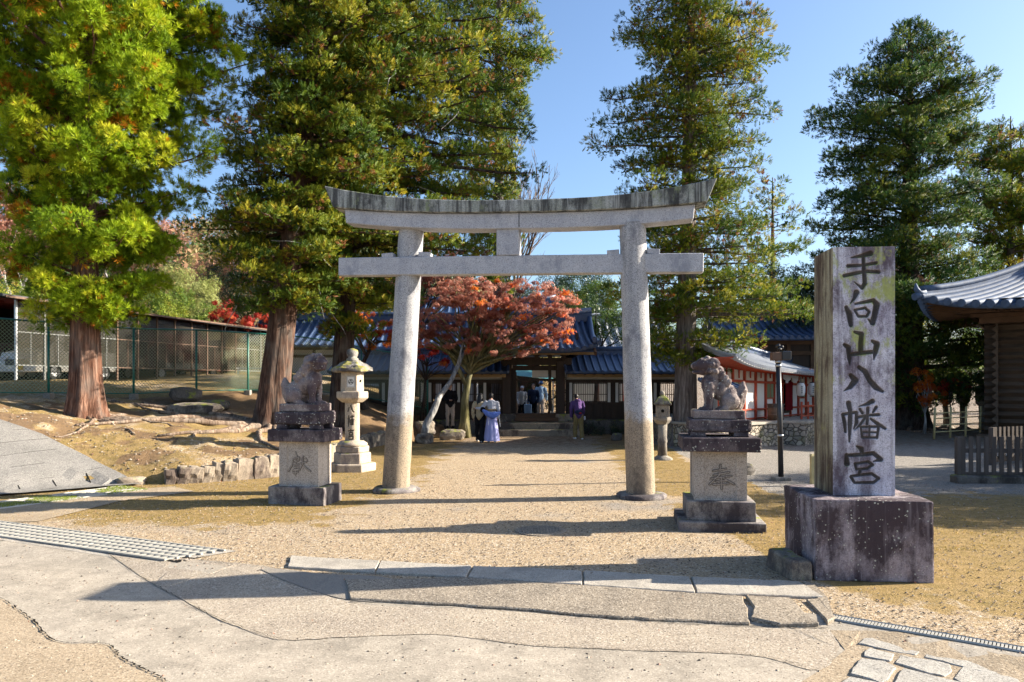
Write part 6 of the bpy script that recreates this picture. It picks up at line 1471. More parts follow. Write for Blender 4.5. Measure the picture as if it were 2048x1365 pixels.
# 5..7 inside the gate
t, put, J = person((.45, 35.6, .26), math.radians(-75), 'person in white cap and pale grey sweater with yellow backpack inside the gate', 1.62, {'top': 'cloth_grey', 'legs': 'cloth_black', 'cap': 'white_cloth'}, 'walk', 'cap')
put('backpack', [('e', (-.17, .04, 1.20), (.08, .16, .20))], 'cloth_yellow')
person((1.02, 35.9, .26), math.radians(-100), 'person in dark navy jacket with ruddy face in the middle of the gate opening', 1.72, {'top': 'cloth_navy', 'legs': 'cloth_black'}, 'stand')
t, put, J = person((1.42, 37.2, .26), math.radians(80), 'person in blue hat and light blue top walking in behind the dark jacket', 1.86, {'top': 'cloth_pale_blue', 'legs': 'cloth_beige', 'cap': 'cloth_hat_blue'}, 'walk', 'hat') if not [plain('cloth_pale_blue', (.36, .50, .66), .9, .15, 9, .2, .1), plain('cloth_hat_blue', (.10, .24, .50), .9, .15, 9, .2, .1)] is None else None
t = empty('shopping_bag', (.74, 34.9, .62), .2, 'pale blue bag standing on the floor between the people in the gate', 'bag'); part(t, 'bag', 'cloth_pale_blue', ((0, 0, .22), (.34, .16, .44)), bevel=.03); MB().tube([(-.08, 0, .43), (-.05, 0, .55), (.05, 0, .55), (.08, 0, .43)], .012, 6).build('handle', 'cloth_pale_blue', t)
# ------------------------------------------------------------------ trees
def trunk_mesh(name, pts, rad, m, parent, flare=1.9, n=36, seed=1, lobes=7, world=True):
    """fluted trunk with a flared, buttressed foot"""
    pts = [Vector(p) for p in pts]; k_ = 90; P = np.zeros((k_, n + 1, 3)); Ls = [0]
    for a, b in zip(pts[:-1], pts[1:]): Ls.append(Ls[-1] + (b - a).length)
    for i in range(k_):
        s = (i / (k_ - 1)) ** 1.5 * Ls[-1]; j = max(0, min(len(pts) - 2, int(np.searchsorted(Ls, s)) - 1)); f = (s - Ls[j]) / (Ls[j + 1] - Ls[j]); c = pts[j].lerp(pts[j + 1], f); r = rad[j] + (rad[j + 1] - rad[j]) * f
        fl = 1 + (flare - 1) * math.exp(-s / (rad[0] * 1.5))
        a = 2 * np.pi * (np.arange(n + 1) % n) / n
        lob = 1 + (.05 + .28 * math.exp(-s / (rad[0] * 1.3))) * np.cos(lobes * a + seed + .3 * s) * .6 + .07 * fbm(np.cos(a) * 3 + seed, np.sin(a) * 3, s * .25, 5) * 2
        rr = r * fl * lob; P[i, :, 0] = c.x + rr * np.cos(a); P[i, :, 1] = c.y + rr * np.sin(a); P[i, :, 2] = c.z
    L = np.array(parent.location) if world else 0
    return grid_mesh(name, P - L, m, parent, flip=True)
def interp_prof(prof, z):
    zs = [p[0] for p in prof]; return np.interp(z, zs, [p[1] for p in prof]), np.interp(z, zs, [p[2] for p in prof])
def conifer(name, base, top, label, cat, prof, r0, leaf, lmat, bmat, nb=120, per=10, clump=.45, tufts=26, tsize=.20, seed=1, group=None, lean=None, rise=.25, droop=.35, tubes=True, flare=1.8, depth=1.0, base_z=None, dead=0.06, twigs=0, pad=.45, spread=.30, gap=.12):
    g_ = np.random.default_rng(seed); r_ = random.Random(seed); bx, by = base[0], base[1]; z0 = base_z if base_z is not None else Hs(bx, by)
    t = empty(name, (bx, by, z0), 0, label, cat, group); H_ = top - z0
    tx, ty = lean if lean else (bx, by)
    ax = lambda z: (bx + (tx - bx) * (z - z0) / H_, by + (ty - by) * (z - z0) / H_)
    pts = [(*ax(z0 + H_ * s), z0 - .15 * (s == 0) + H_ * s) for s in (0, .08, .2, .4, .6, .8, 1)]
    trunk_mesh('trunk', pts, [r0 * (1 - .93 * s) for s in (0, .05, .16, .38, .6, .8, 1)], bmat, t, flare, seed=seed)
    tb = MB(); CP = []; CD = []; CR = []; L0 = Vector((bx, by, z0))
    zlo, zhi = prof[0][0], prof[-1][0]
    ntier = max(5, nb // 9); spec_ = []
    for k_ in range(ntier):
        u0 = (k_ + .5 + r_.uniform(-.28, .28)) / ntier; az0 = r_.uniform(0, 6.28); m_ = nb // ntier; tk = r_.uniform(.86, 1.12)
        for q in range(m_):
            if r_.random() < gap: continue
            spec_.append((min(1, max(0, u0 + r_.uniform(-.32, .32) / ntier)), az0 + 6.283 * q / m_ + r_.uniform(-.35, .35), tk * r_.uniform(.66, 1.13)))
    for (u, az, kf) in spec_:
        z = zlo + (zhi - zlo) * u ** .94; RL_, RR_ = interp_prof(prof, z); c = math.cos(az)
        R = (RL_ + RR_) / 2 + c * (RR_ - RL_) / 2; R *= (abs(c) + (1 - abs(c)) * depth) * kf
        if R < .15: R = .15
        cx, cy = ax(z); zs = z - rise * R * .4
        pth = []
        for j in range(6):
            s = j / 5; rr = R * s; zz = zs + rise * R * s - droop * R * s * s * .6 + (.12 * R * s ** 4)
            pth.append(Vector((cx + math.cos(az) * rr + r_.uniform(-.04, .04) * R, cy + math.sin(az) * rr + r_.uniform(-.04, .04) * R, zz)))
        if tubes: tb.tube([p - L0 for p in pth], [max(.008, .022 * R * (1 - .85 * j / 5)) for j in range(6)], 5, cap=False)
        npc = max(2, int(per * R / 2.2))
        for q in range(npc):
            s = .30 + .72 * (q + r_.random()) / npc; j = min(4, int(s * 5)); p = pth[j].lerp(pth[j + 1], s * 5 - j) if s < 1 else pth[5]
            lat = spread * R * (1 - abs(s - .6)) * r_.uniform(-1, 1); p = p + Vector((-math.sin(az) * lat, math.cos(az) * lat, r_.uniform(-.12, .12) * clump))
            CP.append(p - L0); CD.append((math.cos(az), math.sin(az), .5)); CR.append(clump * r_.uniform(.6, 1.15) * (.75 + .25 * min(1, R)))
    tb.build('branches', bmat, t)
    CP = np.array([tuple(p) for p in CP]); CD = np.array(CD); CR = np.array(CR); nc = len(CP)
    # tufts on each clump's shell, mostly upper and outer side
    d = g_.normal(size=(nc, tufts, 3)); d += CD[:, None, :] * .55; d[..., 2] += .25; d /= np.linalg.norm(d, axis=2, keepdims=True)
    rad = g_.uniform(.35, 1.0, (nc, tufts, 1)) ** .6; off = d * rad * CR[:, None, None]; off[..., 2] *= pad + .25
    P = (CP[:, None, :] + off).reshape(-1, 3); D = (d + np.array([0, 0, .35])).reshape(-1, 3) + g_.normal(size=(nc * tufts, 3)) * .3
    hue = np.clip(g_.normal(.48, .19, nc), 0, .84)[:, None] + g_.normal(0, .09, (nc, tufts)); hue = np.clip(hue, 0, .84)
    dd = g_.random((nc, 1)) < dead; hue = np.where(dd & (g_.random((nc, tufts)) < .42), g_.uniform(.9, 1, (nc, tufts)), hue); hue = np.where(g_.random((nc, tufts)) < .022, .93, hue)
    T = TT[leaf]; kq = len(T); sz = (.55 + .95 * g_.random(nc * tufts) ** 1.4) * tsize * (1 + .25 * (np.repeat(g_.random(nc), tufts) - .5))
    quads('crown', scatter(T, P, D, sz, g_), lmat, t, {'tint': np.repeat(hue.ravel(), kq)})
    if twigs:
        for i in range(twigs):
            tw = MB()
            p = Vector(CP[r_.randrange(nc)]); q = p; pl = [p]; v = Vector((r_.uniform(-1, 1), r_.uniform(-1, .2), r_.uniform(-1, .5))).normalized()
            for s in range(5): v = (v + Vector((r_.uniform(-.5, .5), r_.uniform(-.4, .4), r_.uniform(-.55, .35)))).normalized(); q = q + v * r_.uniform(.12, .28); pl.append(q)
            tw.tube(pl, [.016, .014, .012, .010, .008, .005], 5, cap=False); tw.build('dead_twig', 'bark_white', t)
    return t
def broad(name, base, label, cat, blobs, trunk, leaf, lmat, bmat, dens=900, tsize=.12, seed=1, group=None, base_z=None, flat=.8, hue=(.5, .2), limb=True, ncl=16, bark_r=.16):
    """blobs: (centre offset xyz, radii xyz) in metres from the base; foliage in many small clumps inside them"""
    g_ = np.random.default_rng(seed); r_ = random.Random(seed); bx, by = base; z0 = base_z if base_z is not None else Hs(bx, by); t = empty(name, (bx, by, z0), 0, label, cat, group)
    tb = MB(); top = Vector(trunk[-1])
    tb.tube(trunk, [bark_r * (1 - .6 * i / (len(trunk) - 1)) * (1.35 if i == 0 else 1) for i in range(len(trunk))], 12); tb.build('trunk', bmat, t)
    Ps, Ds, Hs_, lb = [], [], [], MB()
    for c, rd in blobs:
        c = np.array(c, float); rd = np.array(rd, float); vol = rd[0] * rd[1] + rd[0] * rd[2]
        n = max(6, int(ncl * vol)); d = g_.normal(size=(n, 3)); d /= np.linalg.norm(d, axis=1, keepdims=True); rr = g_.uniform(.25, 1, (n, 1)) ** .5; cc = c + d * rr * rd; cr = g_.uniform(.18, .42, n) * min(rd) ** .5
        h_ = np.clip(g_.normal(hue[0], hue[1], n), 0, 1); m_ = max(8, int(dens * vol / n))
        if limb:
            for i in range(min(n, 6)):
                e_ = Vector(cc[i]); s0 = top if r_.random() < .6 else Vector(trunk[-2]).lerp(top, .5); mid = s0.lerp(e_, .5) + Vector((r_.uniform(-.2, .2), r_.uniform(-.2, .2), r_.uniform(0, .3)))
                L_ = (e_ - s0).length; lb.tube([s0, s0.lerp(mid, .5) + Vector((0, 0, .05)), mid, mid.lerp(e_, .5), e_], [bark_r * .34, bark_r * .26, bark_r * .18, bark_r * .11, bark_r * .05], 5, cap=False)
        q = g_.normal(size=(n, m_, 3)); q /= np.linalg.norm(q, axis=2, keepdims=True); q *= g_.uniform(.2, 1, (n, m_, 1)) ** .5 * cr[:, None, None]; q[..., 2] *= flat
        Ps.append((cc[:, None, :] + q).reshape(-1, 3)); dd = q / cr[:, None, None] + d[:, None, :] * .4 + np.array([.15, 0, .35]) + g_.normal(size=q.shape) * .35; Ds.append(dd.reshape(-1, 3)); Hs_.append((h_[:, None] + g_.normal(0, .1, (n, m_))).ravel())
    if limb: lb.build('branches', bmat, t)
    P = np.concatenate(Ps); D = np.concatenate(Ds); hh = np.clip(np.concatenate(Hs_), 0, 1); T = TT[leaf]
    quads('crown', scatter(T, P, D, g_.uniform(.7, 1.25, len(P)) * tsize, g_), lmat, t, {'tint': np.repeat(hh, len(T))}); return t
def bare(name, base, label, h, w, bmat, seed, cat='bare tree', group=None, base_z=None, r0=.16, leafm=None, nleaf=0, bias=(0, 0), lev=5, tsz=.05, dec=.55):
    r_ = random.Random(seed); bx, by = base; z0 = base_z if base_z is not None else Hs(bx, by); t = empty(name, (bx, by, z0), 0, label, cat, group); tb = MB(); tips = []; tr = MB()
    def grow(p, v, L, r, d, mb):
        pts = [p]; q = p; n = 4
        for i in range(n): v = (v + Vector((r_.uniform(-.16, .16) + bias[0] * .03, r_.uniform(-.16, .16), r_.uniform(-.08, .12)))).normalized(); q = q + v * (L / n); pts.append(q)
        mb.tube(pts, [r * (1 - .5 * i / n) for i in range(n + 1)], 8 if d == 0 else (5 if d < 3 else 3), cap=False)
        if d >= lev: tips.append(q); return
        for k_ in range(r_.choice((2, 3, 3)) if d else 4):
            i = r_.randint(2 if d else 3, n) if k_ else n; a = r_.uniform(0, 6.28); sp_ = r_.uniform(.35, .8) * (w / h) * 1.4; o_ = Vector((math.cos(a), math.sin(a), 0)) * sp_ + Vector((bias[0] * .25, 0, .1)); grow(pts[i], (v + o_).normalized(), L * r_.uniform(.55, .8), r * dec, d + 1, tb)
            if d > 1: tips.append(pts[i])
    grow(Vector((0, 0, -.1)), Vector((0, 0, 1)), h * .34, r0, 0, tr); tr.build('trunk', bmat, t); tb.build('branches', bmat, t)
    if nleaf:
        g_ = np.random.default_rng(seed); tp = np.array([tuple(x) for x in tips]); P = tp[g_.integers(0, len(tp), nleaf)] + g_.normal(size=(nleaf, 3)) * .22; D = g_.normal(size=(nleaf, 3)) + np.array([0, 0, .6])
        quads('crown', scatter(TT['maple'], P, D, g_.uniform(.7, 1.2, nleaf) * tsz, g_), leafm, t, {'tint': np.repeat(np.clip(g_.normal(.5, .22, nleaf), 0, 1), len(TT['maple']))})
    return t
def roots(tree, base, n, L, seed, r0=.07, sector=(0, 6.28)):
    r_ = random.Random(seed)
    for i in range(n):
        a = sector[0] + (sector[1] - sector[0]) * (i + r_.random() * .8) / n; p = Vector((base[0], base[1])); v = Vector((math.cos(a), math.sin(a))); pts = []; m_ = 12; LL = L * r_.uniform(.5, 1.2)
        p = p + v * .35
        for j in range(m_): pts.append((p.x, p.y)); v = (v + Vector((r_.uniform(-.5, .5), r_.uniform(-.5, .5))) * .6).normalized(); p = p + v * LL / m_
        hop = r_.random() < .3
        P3 = [(x, y, Hs(x, y) + r0 * (.75 - .5 * j / m_) + (.07 * math.sin(j / m_ * 9) if hop and 3 < j < 9 else 0)) for j, (x, y) in enumerate(pts)]
        MB().tube(P3, [r0 * (1.25 - j / m_) * r_.uniform(.8, 1.15) for j in range(m_)], 7).build('root', 'bark_root', tree, world=True, rough=.012, rscale=9)

# 1 the bright cedar at left
t = conifer('cedar_tree', (-10.75, 18.9), 17.0, 'bright yellow green cedar with thick red brown trunk, nearest tree at left', 'cedar tree',
    [(3.42, .9, .99), (4.08, 1.5, 1.54), (5.07, 1.7, 2.09), (5.95, 1.6, 2.2), (6.94, 1.8, 2.75), (7.93, 2.4, 2.75), (8.81, 3.5, 2.97), (9.91, 3.85, 3.74), (11.23, 3.74, 3.74), (12.99, 3.08, 3.3), (14.64, 2.2, 2.2), (16.51, .44, .44)],
    .37, 'sugi', 'cedar_bright', 'bark_red', nb=200, per=7, clump=.43, tufts=66, tsize=.135, seed=3, flare=1.5, dead=.045, rise=.35, droop=.2, pad=.6, gap=.10)
roots(t, (-10.75, 18.9), 11, 2.4, 5, .042, (-1.1, 1.9))
# 2 tall cedar in the middle, trunk leaning right
t = conifer('cedar_tree', (-6.80, 21.0), 17.0, 'tall olive green cedar with leaning dark trunk behind the left guardian lion', 'cedar tree',
    [(4.0, .8, .8), (4.6, 1.9, 1.8), (5.4, 2.6, 2.5), (6.4, 2.6, 2.6), (7.3, 2.3, 2.6), (8.2, 2.1, 2.8), (9.5, 1.9, 3.2), (11, 2.2, 3.4), (13, 2.2, 3.2), (15, 1.6, 2.4), (16.8, .4, .5)],
    .42, 'frond', 'cedar_olive', 'bark_brown', nb=250, per=9, clump=.36, tufts=30, tsize=.16, seed=5, gap=.05, lean=(-4.9, 21.2), flare=1.35, rise=.15, droop=.5, twigs=26, pad=.26, spread=.24, dead=.07)
roots(t, (-6.80, 21.0), 10, 4.2, 6, .085, (2.5, 5.5))
# 3 its neighbour just right
t = conifer('cedar_tree', (-5.38, 23.6), 18.0, 'second tall olive cedar with purple grey trunk between the lion and the stone lantern', 'cedar tree',
    [(3.6, .8, .9), (4.3, 1.8, 1.6), (5.2, 2.2, 2.2), (6.0, 2.4, 3.2), (7.2, 2.4, 4.2), (8.5, 2.4, 4.7), (10, 2.6, 5.0), (12, 2.6, 4.8), (14, 2.4, 4.2), (16, 1.6, 3.0), (17.8, .4, .5)],
    .36, 'frond', 'cedar_olive', 'bark_dark', nb=225, per=9, clump=.38, tufts=30, tsize=.18, seed=8, gap=.05, lean=(-4.7, 23.6), flare=1.4, rise=.15, droop=.5, twigs=34, pad=.26, spread=.24, dead=.08)
conifer('cedar_tree', (-.60, 34.5), 24.5, 'slim dark cedar standing behind the torii, its crown reaching over the bare tree', 'cedar tree',
    [(6.0, .6, .6), (9, 1.3, .7), (11.4, 2.2, .5), (13.2, 2.8, 1.0), (15, 3.2, 1.1), (16.6, 3.2, 2.0), (17.6, 3.2, 2.6), (19, 3.0, 1.7), (21, 2.4, 1.6), (24.2, .5, .5)],
    .34, 'frond', 'cedar_olive', 'bark_grey', nb=165, per=9, clump=.46, tufts=26, tsize=.23, seed=11, flare=1.3, rise=.3, droop=.3, pad=.35, spread=.26, gap=.05)
# 4 the tree right of the torii
t = conifer('cedar_tree', (5.70, 24.8), 20.4, 'tall slender green cedar just right of the torii with reddish twig tips', 'cedar tree',
    [(2.7, .5, 1.6), (3.4, 2.0, 3.6), (4.6, 2.4, 4.1), (5.6, 1.9, 3.4), (6.4, 1.6, 2.9), (7.2, 1.8, 3.0), (8.2, 2.7, 2.2), (9.3, 2.3, 2.0), (10.4, 2.7, 2.4), (11.8, 2.8, 2.6), (13, 2.3, 2.9), (14.4, 2.9, 2.6), (15.4, 2.6, 2.3), (17.0, 1.9, 1.8), (20.2, .4, .4)],
    .38, 'frond', 'cedar_olive', 'bark_grey', nb=300, per=9, clump=.42, tufts=32, tsize=.165, seed=14, gap=.04, depth=.55, flare=1.45, rise=.10, droop=.35, twigs=16, pad=.40, spread=.22, dead=.10, lean=(6.05, 24.8))
# 5 dark tree behind the monument
t = conifer('cedar_tree', (17.7, 33.4), 18.2, 'broad dark green cedar behind the carved monument and beside the log storehouse', 'cedar tree',
    [(0.81, 0.65, 3.23), (1.99, 1.72, 4.53), (3.5, 2.8, 4.2), (5.76, 4.31, 3.88), (8.03, 3.99, 3.77), (9.1, 3.88, 3.99), (10.61, 3.77, 3.23), (11.69, 3.88, 2.48), (13.52, 4.74, 2.91), (14.71, 3.88, 3.02), (15.78, 2.15, 1.94), (16.86, 1.72, 1.72), (17.83, 0.43, 0.43)],
    .62, 'frond', 'cedar_dark', 'bark_dark', nb=225, per=9, clump=.50, tufts=34, tsize=.21, seed=17, flare=1.6, rise=.2, droop=.3, pad=.42, spread=.26, dead=.05, depth=.7, gap=.12)
roots(t, (17.7, 33.4), 8, 3.0, 9, .10)
conifer('cedar_tree', (24.6, 37.0), 15.2, 'dark twin stemmed cedar behind the log storehouse roof at the right edge', 'cedar tree',
    [(6.0, .7, .7), (7.8, 1.4, 1.8), (9.6, 2.2, 2.5), (11.4, 2.8, 3.3), (13.0, 2.3, 2.8), (14.9, .6, 1.0)], .32, 'frond', 'cedar_olive', 'bark_dark', nb=80, per=9, clump=.46, tufts=26, tsize=.24, seed=19, flare=1.3, pad=.4, dead=.1)
conifer('cedar_tree', (25.9, 38.2), 14.4, 'second stem of the dark cedars behind the storehouse roof', 'cedar tree',
    [(6.0, .7, .7), (8.3, 1.7, 1.8), (11.0, 2.3, 3.0), (13.2, 1.8, 1.8), (14.2, .6, .6)], .30, 'frond', 'cedar_olive', 'bark_dark', nb=55, per=8, clump=.46, tufts=24, tsize=.24, seed=20, flare=1.3, pad=.4)
conifer('pine_tree', (13.9, 40), 13.0, 'thin sparse pine with grey trunk showing between the green cedar and the monument', 'pine tree',
    [(5.0, .8, .8), (6.5, 1.8, 1.8), (8.0, 2.0, 2.0), (9.5, 2.0, 1.9), (11, 1.6, 1.6), (12.8, .5, .5)], .30, 'frond', 'cedar_olive', 'bark_grey', nb=46, per=7, clump=.45, tufts=10, tsize=.30, seed=22, flare=1.2, pad=.35)
# unseen evergreens added off to the right to shade the gravel beside the monument
broad('evergreen_tree', (14.9, 13.4), 'rounded dark evergreen added out of view to shade the yard gravel', 'evergreen tree', [((0, 0, 3.3), (1.9, 2.2, 1.7)), ((-.5, 1.0, 2.4), (1.6, 1.7, 1.7)), ((.4, -.9, 2.2), (1.5, 1.5, 1.7))], [(0, 0, 0), (.05, 0, .6), (.1, 0, 1.3)], 'leaf', 'leaf_dark', 'bark_dark', 900, .20, 31, ncl=12)
broad('evergreen_tree', (16.2, 17.4), 'dark evergreen added out of view behind the picket fence for its shade', 'evergreen tree', [((0, 0, 3.2), (1.8, 1.7, 2.0)), ((0, .5, 1.8), (1.5, 1.5, 1.5))], [(0, 0, 0), (.05, 0, .8), (.1, 0, 1.7)], 'leaf', 'leaf_dark', 'bark_dark', 700, .20, 32, ncl=10)
# the red maple with its leaning pale neighbour
def maple():
    X, Y = at(928, 0, 28.2).x, 28.2
    tr = [(0, 0, -.1), (.02, 0, .6), (.03, 0, 1.3), (.15, 0, 2.1), (.30, 0, 2.55)]
    t = broad('maple_tree', (X, Y), 'red leaved maple in front of the shrine gate, seen through the torii', 'maple tree',
        [((-1.6, -.2, 4.3), (1.1, .9, .6)), ((3.3, -.2, 5.0), (1.2, .9, .6)), ((.2, -.9, 4.9), (1.7, .7, .6)), ((-.4, -.3, 4.55), (1.5, 1.2, .75)), ((.9, -.3, 4.9), (1.6, 1.2, .75)), ((2.3, -.3, 4.6), (1.5, 1.1, .75)), ((.4, 0, 5.5), (1.9, 1.2, .45)), ((2.2, 0, 5.35), (1.3, 1.0, .55)), ((1.5, -.6, 3.75), (1.7, 1.0, .50)), ((2.7, -.5, 3.65), (1.0, .9, .45)), ((-1.2, -.5, 3.5), (.9, .7, .35)), ((3.3, -.5, 3.5), (.8, .7, .35)), ((-.6, -.4, 3.75), (1.1, .9, .45)), ((.9, -.7, 3.15), (.9, .7, .30)), ((2.0, -.6, 3.15), (.95, .7, .30)), ((3.4, -.4, 4.3), (.8, .7, .6))],
        tr, 'maple', 'maple_red', 'bark_moss', 720, .092, 41, base_z=.08, flat=.36, hue=(.5, .21), ncl=14, bark_r=.21)
    f = MB()
    for pl in ([(.1, 0, 1.9), (-.2, -.1, 2.5), (-.6, -.2, 3.2), (-1.2, -.3, 4.0)], [(.28, 0, 2.5), (.9, -.2, 3.0), (1.7, -.3, 3.5), (2.8, -.4, 4.1)], [(.2, 0, 2.3), (.3, -.1, 3.2), (.5, -.1, 4.2), (.6, 0, 5.2)], [(.9, -.2, 3.0), (1.3, -.3, 4.0), (1.9, -.2, 5.2)]): f.tube(pl, [.11, .08, .055, .025], 8)
    f.build('main_limbs', 'bark_moss', t)
    broad('maple_tree', (X - 1.7, Y + .9), 'small scarlet maple low behind the red one, beside the left torii pillar', 'maple tree', [((.2, 0, 2.9), (1.2, .7, .45)), ((-.6, 0, 3.4), (.9, .6, .4)), ((1.2, -.3, 2.6), (.7, .5, .35))], [(0, 0, 0), (.1, 0, 1.2), (.2, 0, 2.3)], 'maple', 'maple_scarlet', 'bark_dark', 520, .11, 42, base_z=.4, flat=.4, ncl=12, bark_r=.07)
maple()
t = empty('leaning_trunk', (-3.28, 26.0, 0), 0, 'bare pale grey trunk leaning right beside the left torii pillar', 'leaning tree')
P_ = [at(848, 880, 26.2), at(852, 850, 26.3), at(868, 820, 26.4), at(878, 795, 26.6), at(900, 765, 27.0), at(914, 735, 27.4), at(930, 700, 27.8)]
tt = MB().tube([tuple(p) for p in P_], [.17, .13, .12, .10, .085, .075, .05], 10).build('trunk', 'bark_white', t, world=True, rough=.02, rscale=8)
MB().tube([tuple(P_[5]), tuple(at(925, 690, 27.6)), tuple(at(905, 655, 27.8))], [.05, .035, .015], 7).build('branch', 'bark_white', t, world=True)
X, Y = at(735, 0, 29).x, 28.6
broad('maple_tree', (-5.35, 27.2), 'orange maple behind the left torii pillar and stone lantern', 'maple tree', [((-.1, 0, 3.0), (1.1, .8, .55)), ((.7, -.2, 2.5), (.8, .6, .4)), ((-.8, 0, 3.5), (.9, .8, .5))], [(0, 0, 0), (-.25, 0, .8), (-.1, 0, 1.6), (.25, 0, 2.3)], 'maple', 'maple_orange', 'bark_dark', 480, .12, 44, flat=.45, ncl=12, bark_r=.14)
broad('maple_tree', (-4.6, 36.0), 'dark crimson maple showing between the lintels of the torii', 'maple tree', [((0, 0, 6.2), (1.8, 1.2, 1.0)), ((1.2, 0, 5.6), (1.4, 1, .8)), ((-1.4, 0, 5.6), (1.3, 1, .8)), ((2.4, 0, 6.6), (1.1, .9, .6))], [(0, 0, 0), (.1, 0, 2), (.1, 0, 4.2)], 'maple', 'maple_red', 'bark_dark', 330, .14, 45, flat=.6, hue=(.35, .2), ncl=10)
bark('bark_twig', (.16, .12, .10), (.34, .27, .22), 9)
# bare tree behind the torii and the wood on the left slope
bare('bare_tree', (.2, 40), 'leafless grey tree whose fine branches spread against the sky above the torii lintel', 15.0, 5.6, 'bark_twig', 61, r0=.17, base_z=.3, bias=(.1, 0), lev=6, dec=.64)
bare('bare_tree', (-30, 44), 'pinkish half bare tree on the slope at the far left edge', 13.0, 10, 'bark_white', 52, r0=.22, leafm='twig_pink', nleaf=9000, lev=5, tsz=.16, group='half bare trees on the slope')
bare('bare_tree', (-25.5, 47), 'pinkish half bare tree behind the bright cedar trunk', 12.0, 9, 'bark_white', 53, r0=.20, leafm='twig_pink', nleaf=8000, lev=5, tsz=.16, group='half bare trees on the slope')
bare('bare_tree', (-21.5, 52), 'brownish bare tree on the slope right of the bright cedar', 9.5, 8, 'bark_white', 54, r0=.18, leafm='twig_pink', nleaf=5000, lev=5, tsz=.16, group='half bare trees on the slope')
B = broad
B('broadleaf_tree', (-26.5, 38.5), 'yellow green broadleaf tree above the shed roof at the far left', 'broadleaf tree', [((0, 0, 3.4), (3.0, 2, 1.4)), ((2.6, 0, 3.2), (2.2, 1.8, 1.2))], [(0, 0, 0), (0, 0, 1), (.1, 0, 2.2)], 'leaf', 'leaf_green', 'bark_dark', 260, .22, 61, hue=(.72, .2), ncl=7)
B('broadleaf_tree', (-20.5, 40.5), 'bushy yellow green tree above the shed roof behind the bright cedar', 'broadleaf tree', [((0, 0, 3.2), (2.6, 2, 1.3)), ((2.2, 0, 3.3), (2, 1.8, 1.2))], [(0, 0, 0), (0, 0, 1), (.1, 0, 2.2)], 'leaf', 'leaf_green', 'bark_dark', 260, .22, 62, hue=(.6, .2), ncl=7)
B('pale_shrub_tree', (-19.0, 44.2), 'dense rounded pale yellow green tree above the shed', 'broadleaf tree', [((0, 0, 4.0), (1.7, 1.6, 2.6)), ((-.9, .2, 3.2), (1.3, 1.4, 1.9)), ((.9, 0, 3.0), (1.2, 1.4, 2.0))], [(0, 0, 0), (0, 0, 1), (.1, 0, 2.2)], 'leaf', 'leaf_pale', 'bark_dark', 600, .15, 63, ncl=12)
B('evergreen_tree', (-17.4, 50), 'dark evergreen tree between the pale tree and the leaning cedar trunk', 'evergreen tree', [((0, 0, 6.6), (3.0, 2.2, 3.6)), ((2.2, 0, 3.8), (2.4, 2, 2.8)), ((-2, 0, 4.4), (2, 2, 3.0))], [(0, 0, 0), (0, 0, 1), (.1, 0, 2.6)], 'leaf', 'leaf_dark', 'bark_dark', 300, .20, 64, ncl=7, hue=(.55, .22))
B('evergreen_tree', (-12.8, 47.5), 'glossy dark evergreen showing right of the leaning cedar trunk', 'evergreen tree', [((0, 0, 7.0), (3.0, 2.2, 3.2)), ((2.6, 0, 5.4), (2.6, 2, 3.2)), ((-1.8, 0, 4.4), (2.2, 2, 2.8)), ((4.6, 0, 3.6), (2, 2, 2.4))], [(0, 0, 0), (0, 0, 1), (.1, 0, 2.6)], 'leaf', 'leaf_dark', 'bark_dark', 330, .20, 65, ncl=8, hue=(.75, .2))
B('evergreen_tree', (-8.0, 54), 'tall dark evergreen behind the cedars and the gallery', 'evergreen tree', [((0, 0, 8.0), (3.8, 2.2, 3.8)), ((3.2, 0, 5.6), (3.0, 2, 3.2)), ((-3.0, 0, 6.0), (3, 2, 3.2))], [(0, 0, 0), (0, 0, 1), (.1, 0, 2.6)], 'leaf', 'leaf_dark', 'bark_dark', 240, .24, 66, ncl=6, hue=(.5, .25))
B('maple_tree', (-15.4, 40.0), 'small bright scarlet maple above the shed roof', 'maple tree', [((0, 0, 3.2), (.9, .8, .8)), ((.9, 0, 2.7), (.9, .8, .5))], [(0, 0, 0), (0, 0, 1), (.1, 0, 2.2)], 'maple', 'maple_scarlet', 'bark_dark', 500, .13, 67, ncl=12)
B('maple_tree', (-13.9, 41.5), 'smaller scarlet maple just left of the leaning cedar trunk', 'maple tree', [((0, 0, 2.8), (.9, .8, .45))], [(0, 0, 0), (0, 0, 1), (.1, 0, 2.2)], 'maple', 'maple_scarlet', 'bark_dark', 450, .13, 68, ncl=12)
B('pine_tree', (5.3, 58), 'rounded dark pine top between the lintel and the gate roof', 'pine tree', [((0, 0, 9.6), (2.2, 2, 1.4)), ((-1.6, 0, 8.8), (1.6, 1.6, 1.0)), ((1.6, 0, 8.8), (1.6, 1.6, 1.0)), ((0, 0, 7.4), (3.0, 2, 1.3))], [(0, 0, 0), (0, 0, 3), (.1, 0, 6.6)], 'leaf', 'leaf_dark', 'bark_dark', 260, .26, 69, ncl=7, hue=(.7, .2), base_z=0)
B('evergreen_tree', (4.3, 38.2), 'green tree behind the gate roof, left of the right torii pillar', 'evergreen tree', [((0, 0, 5.6), (1.7, 1.5, 1.5)), ((-.9, 0, 4.6), (1.4, 1.3, 1.2)), ((1.2, 0, 4.8), (1.5, 1.3, 1.3))], [(0, 0, 0), (0, 0, 1.5), (.1, 0, 3.4)], 'leaf', 'leaf_green', 'bark_dark', 420, .17, 70, ncl=9, hue=(.4, .22), base_z=.2)
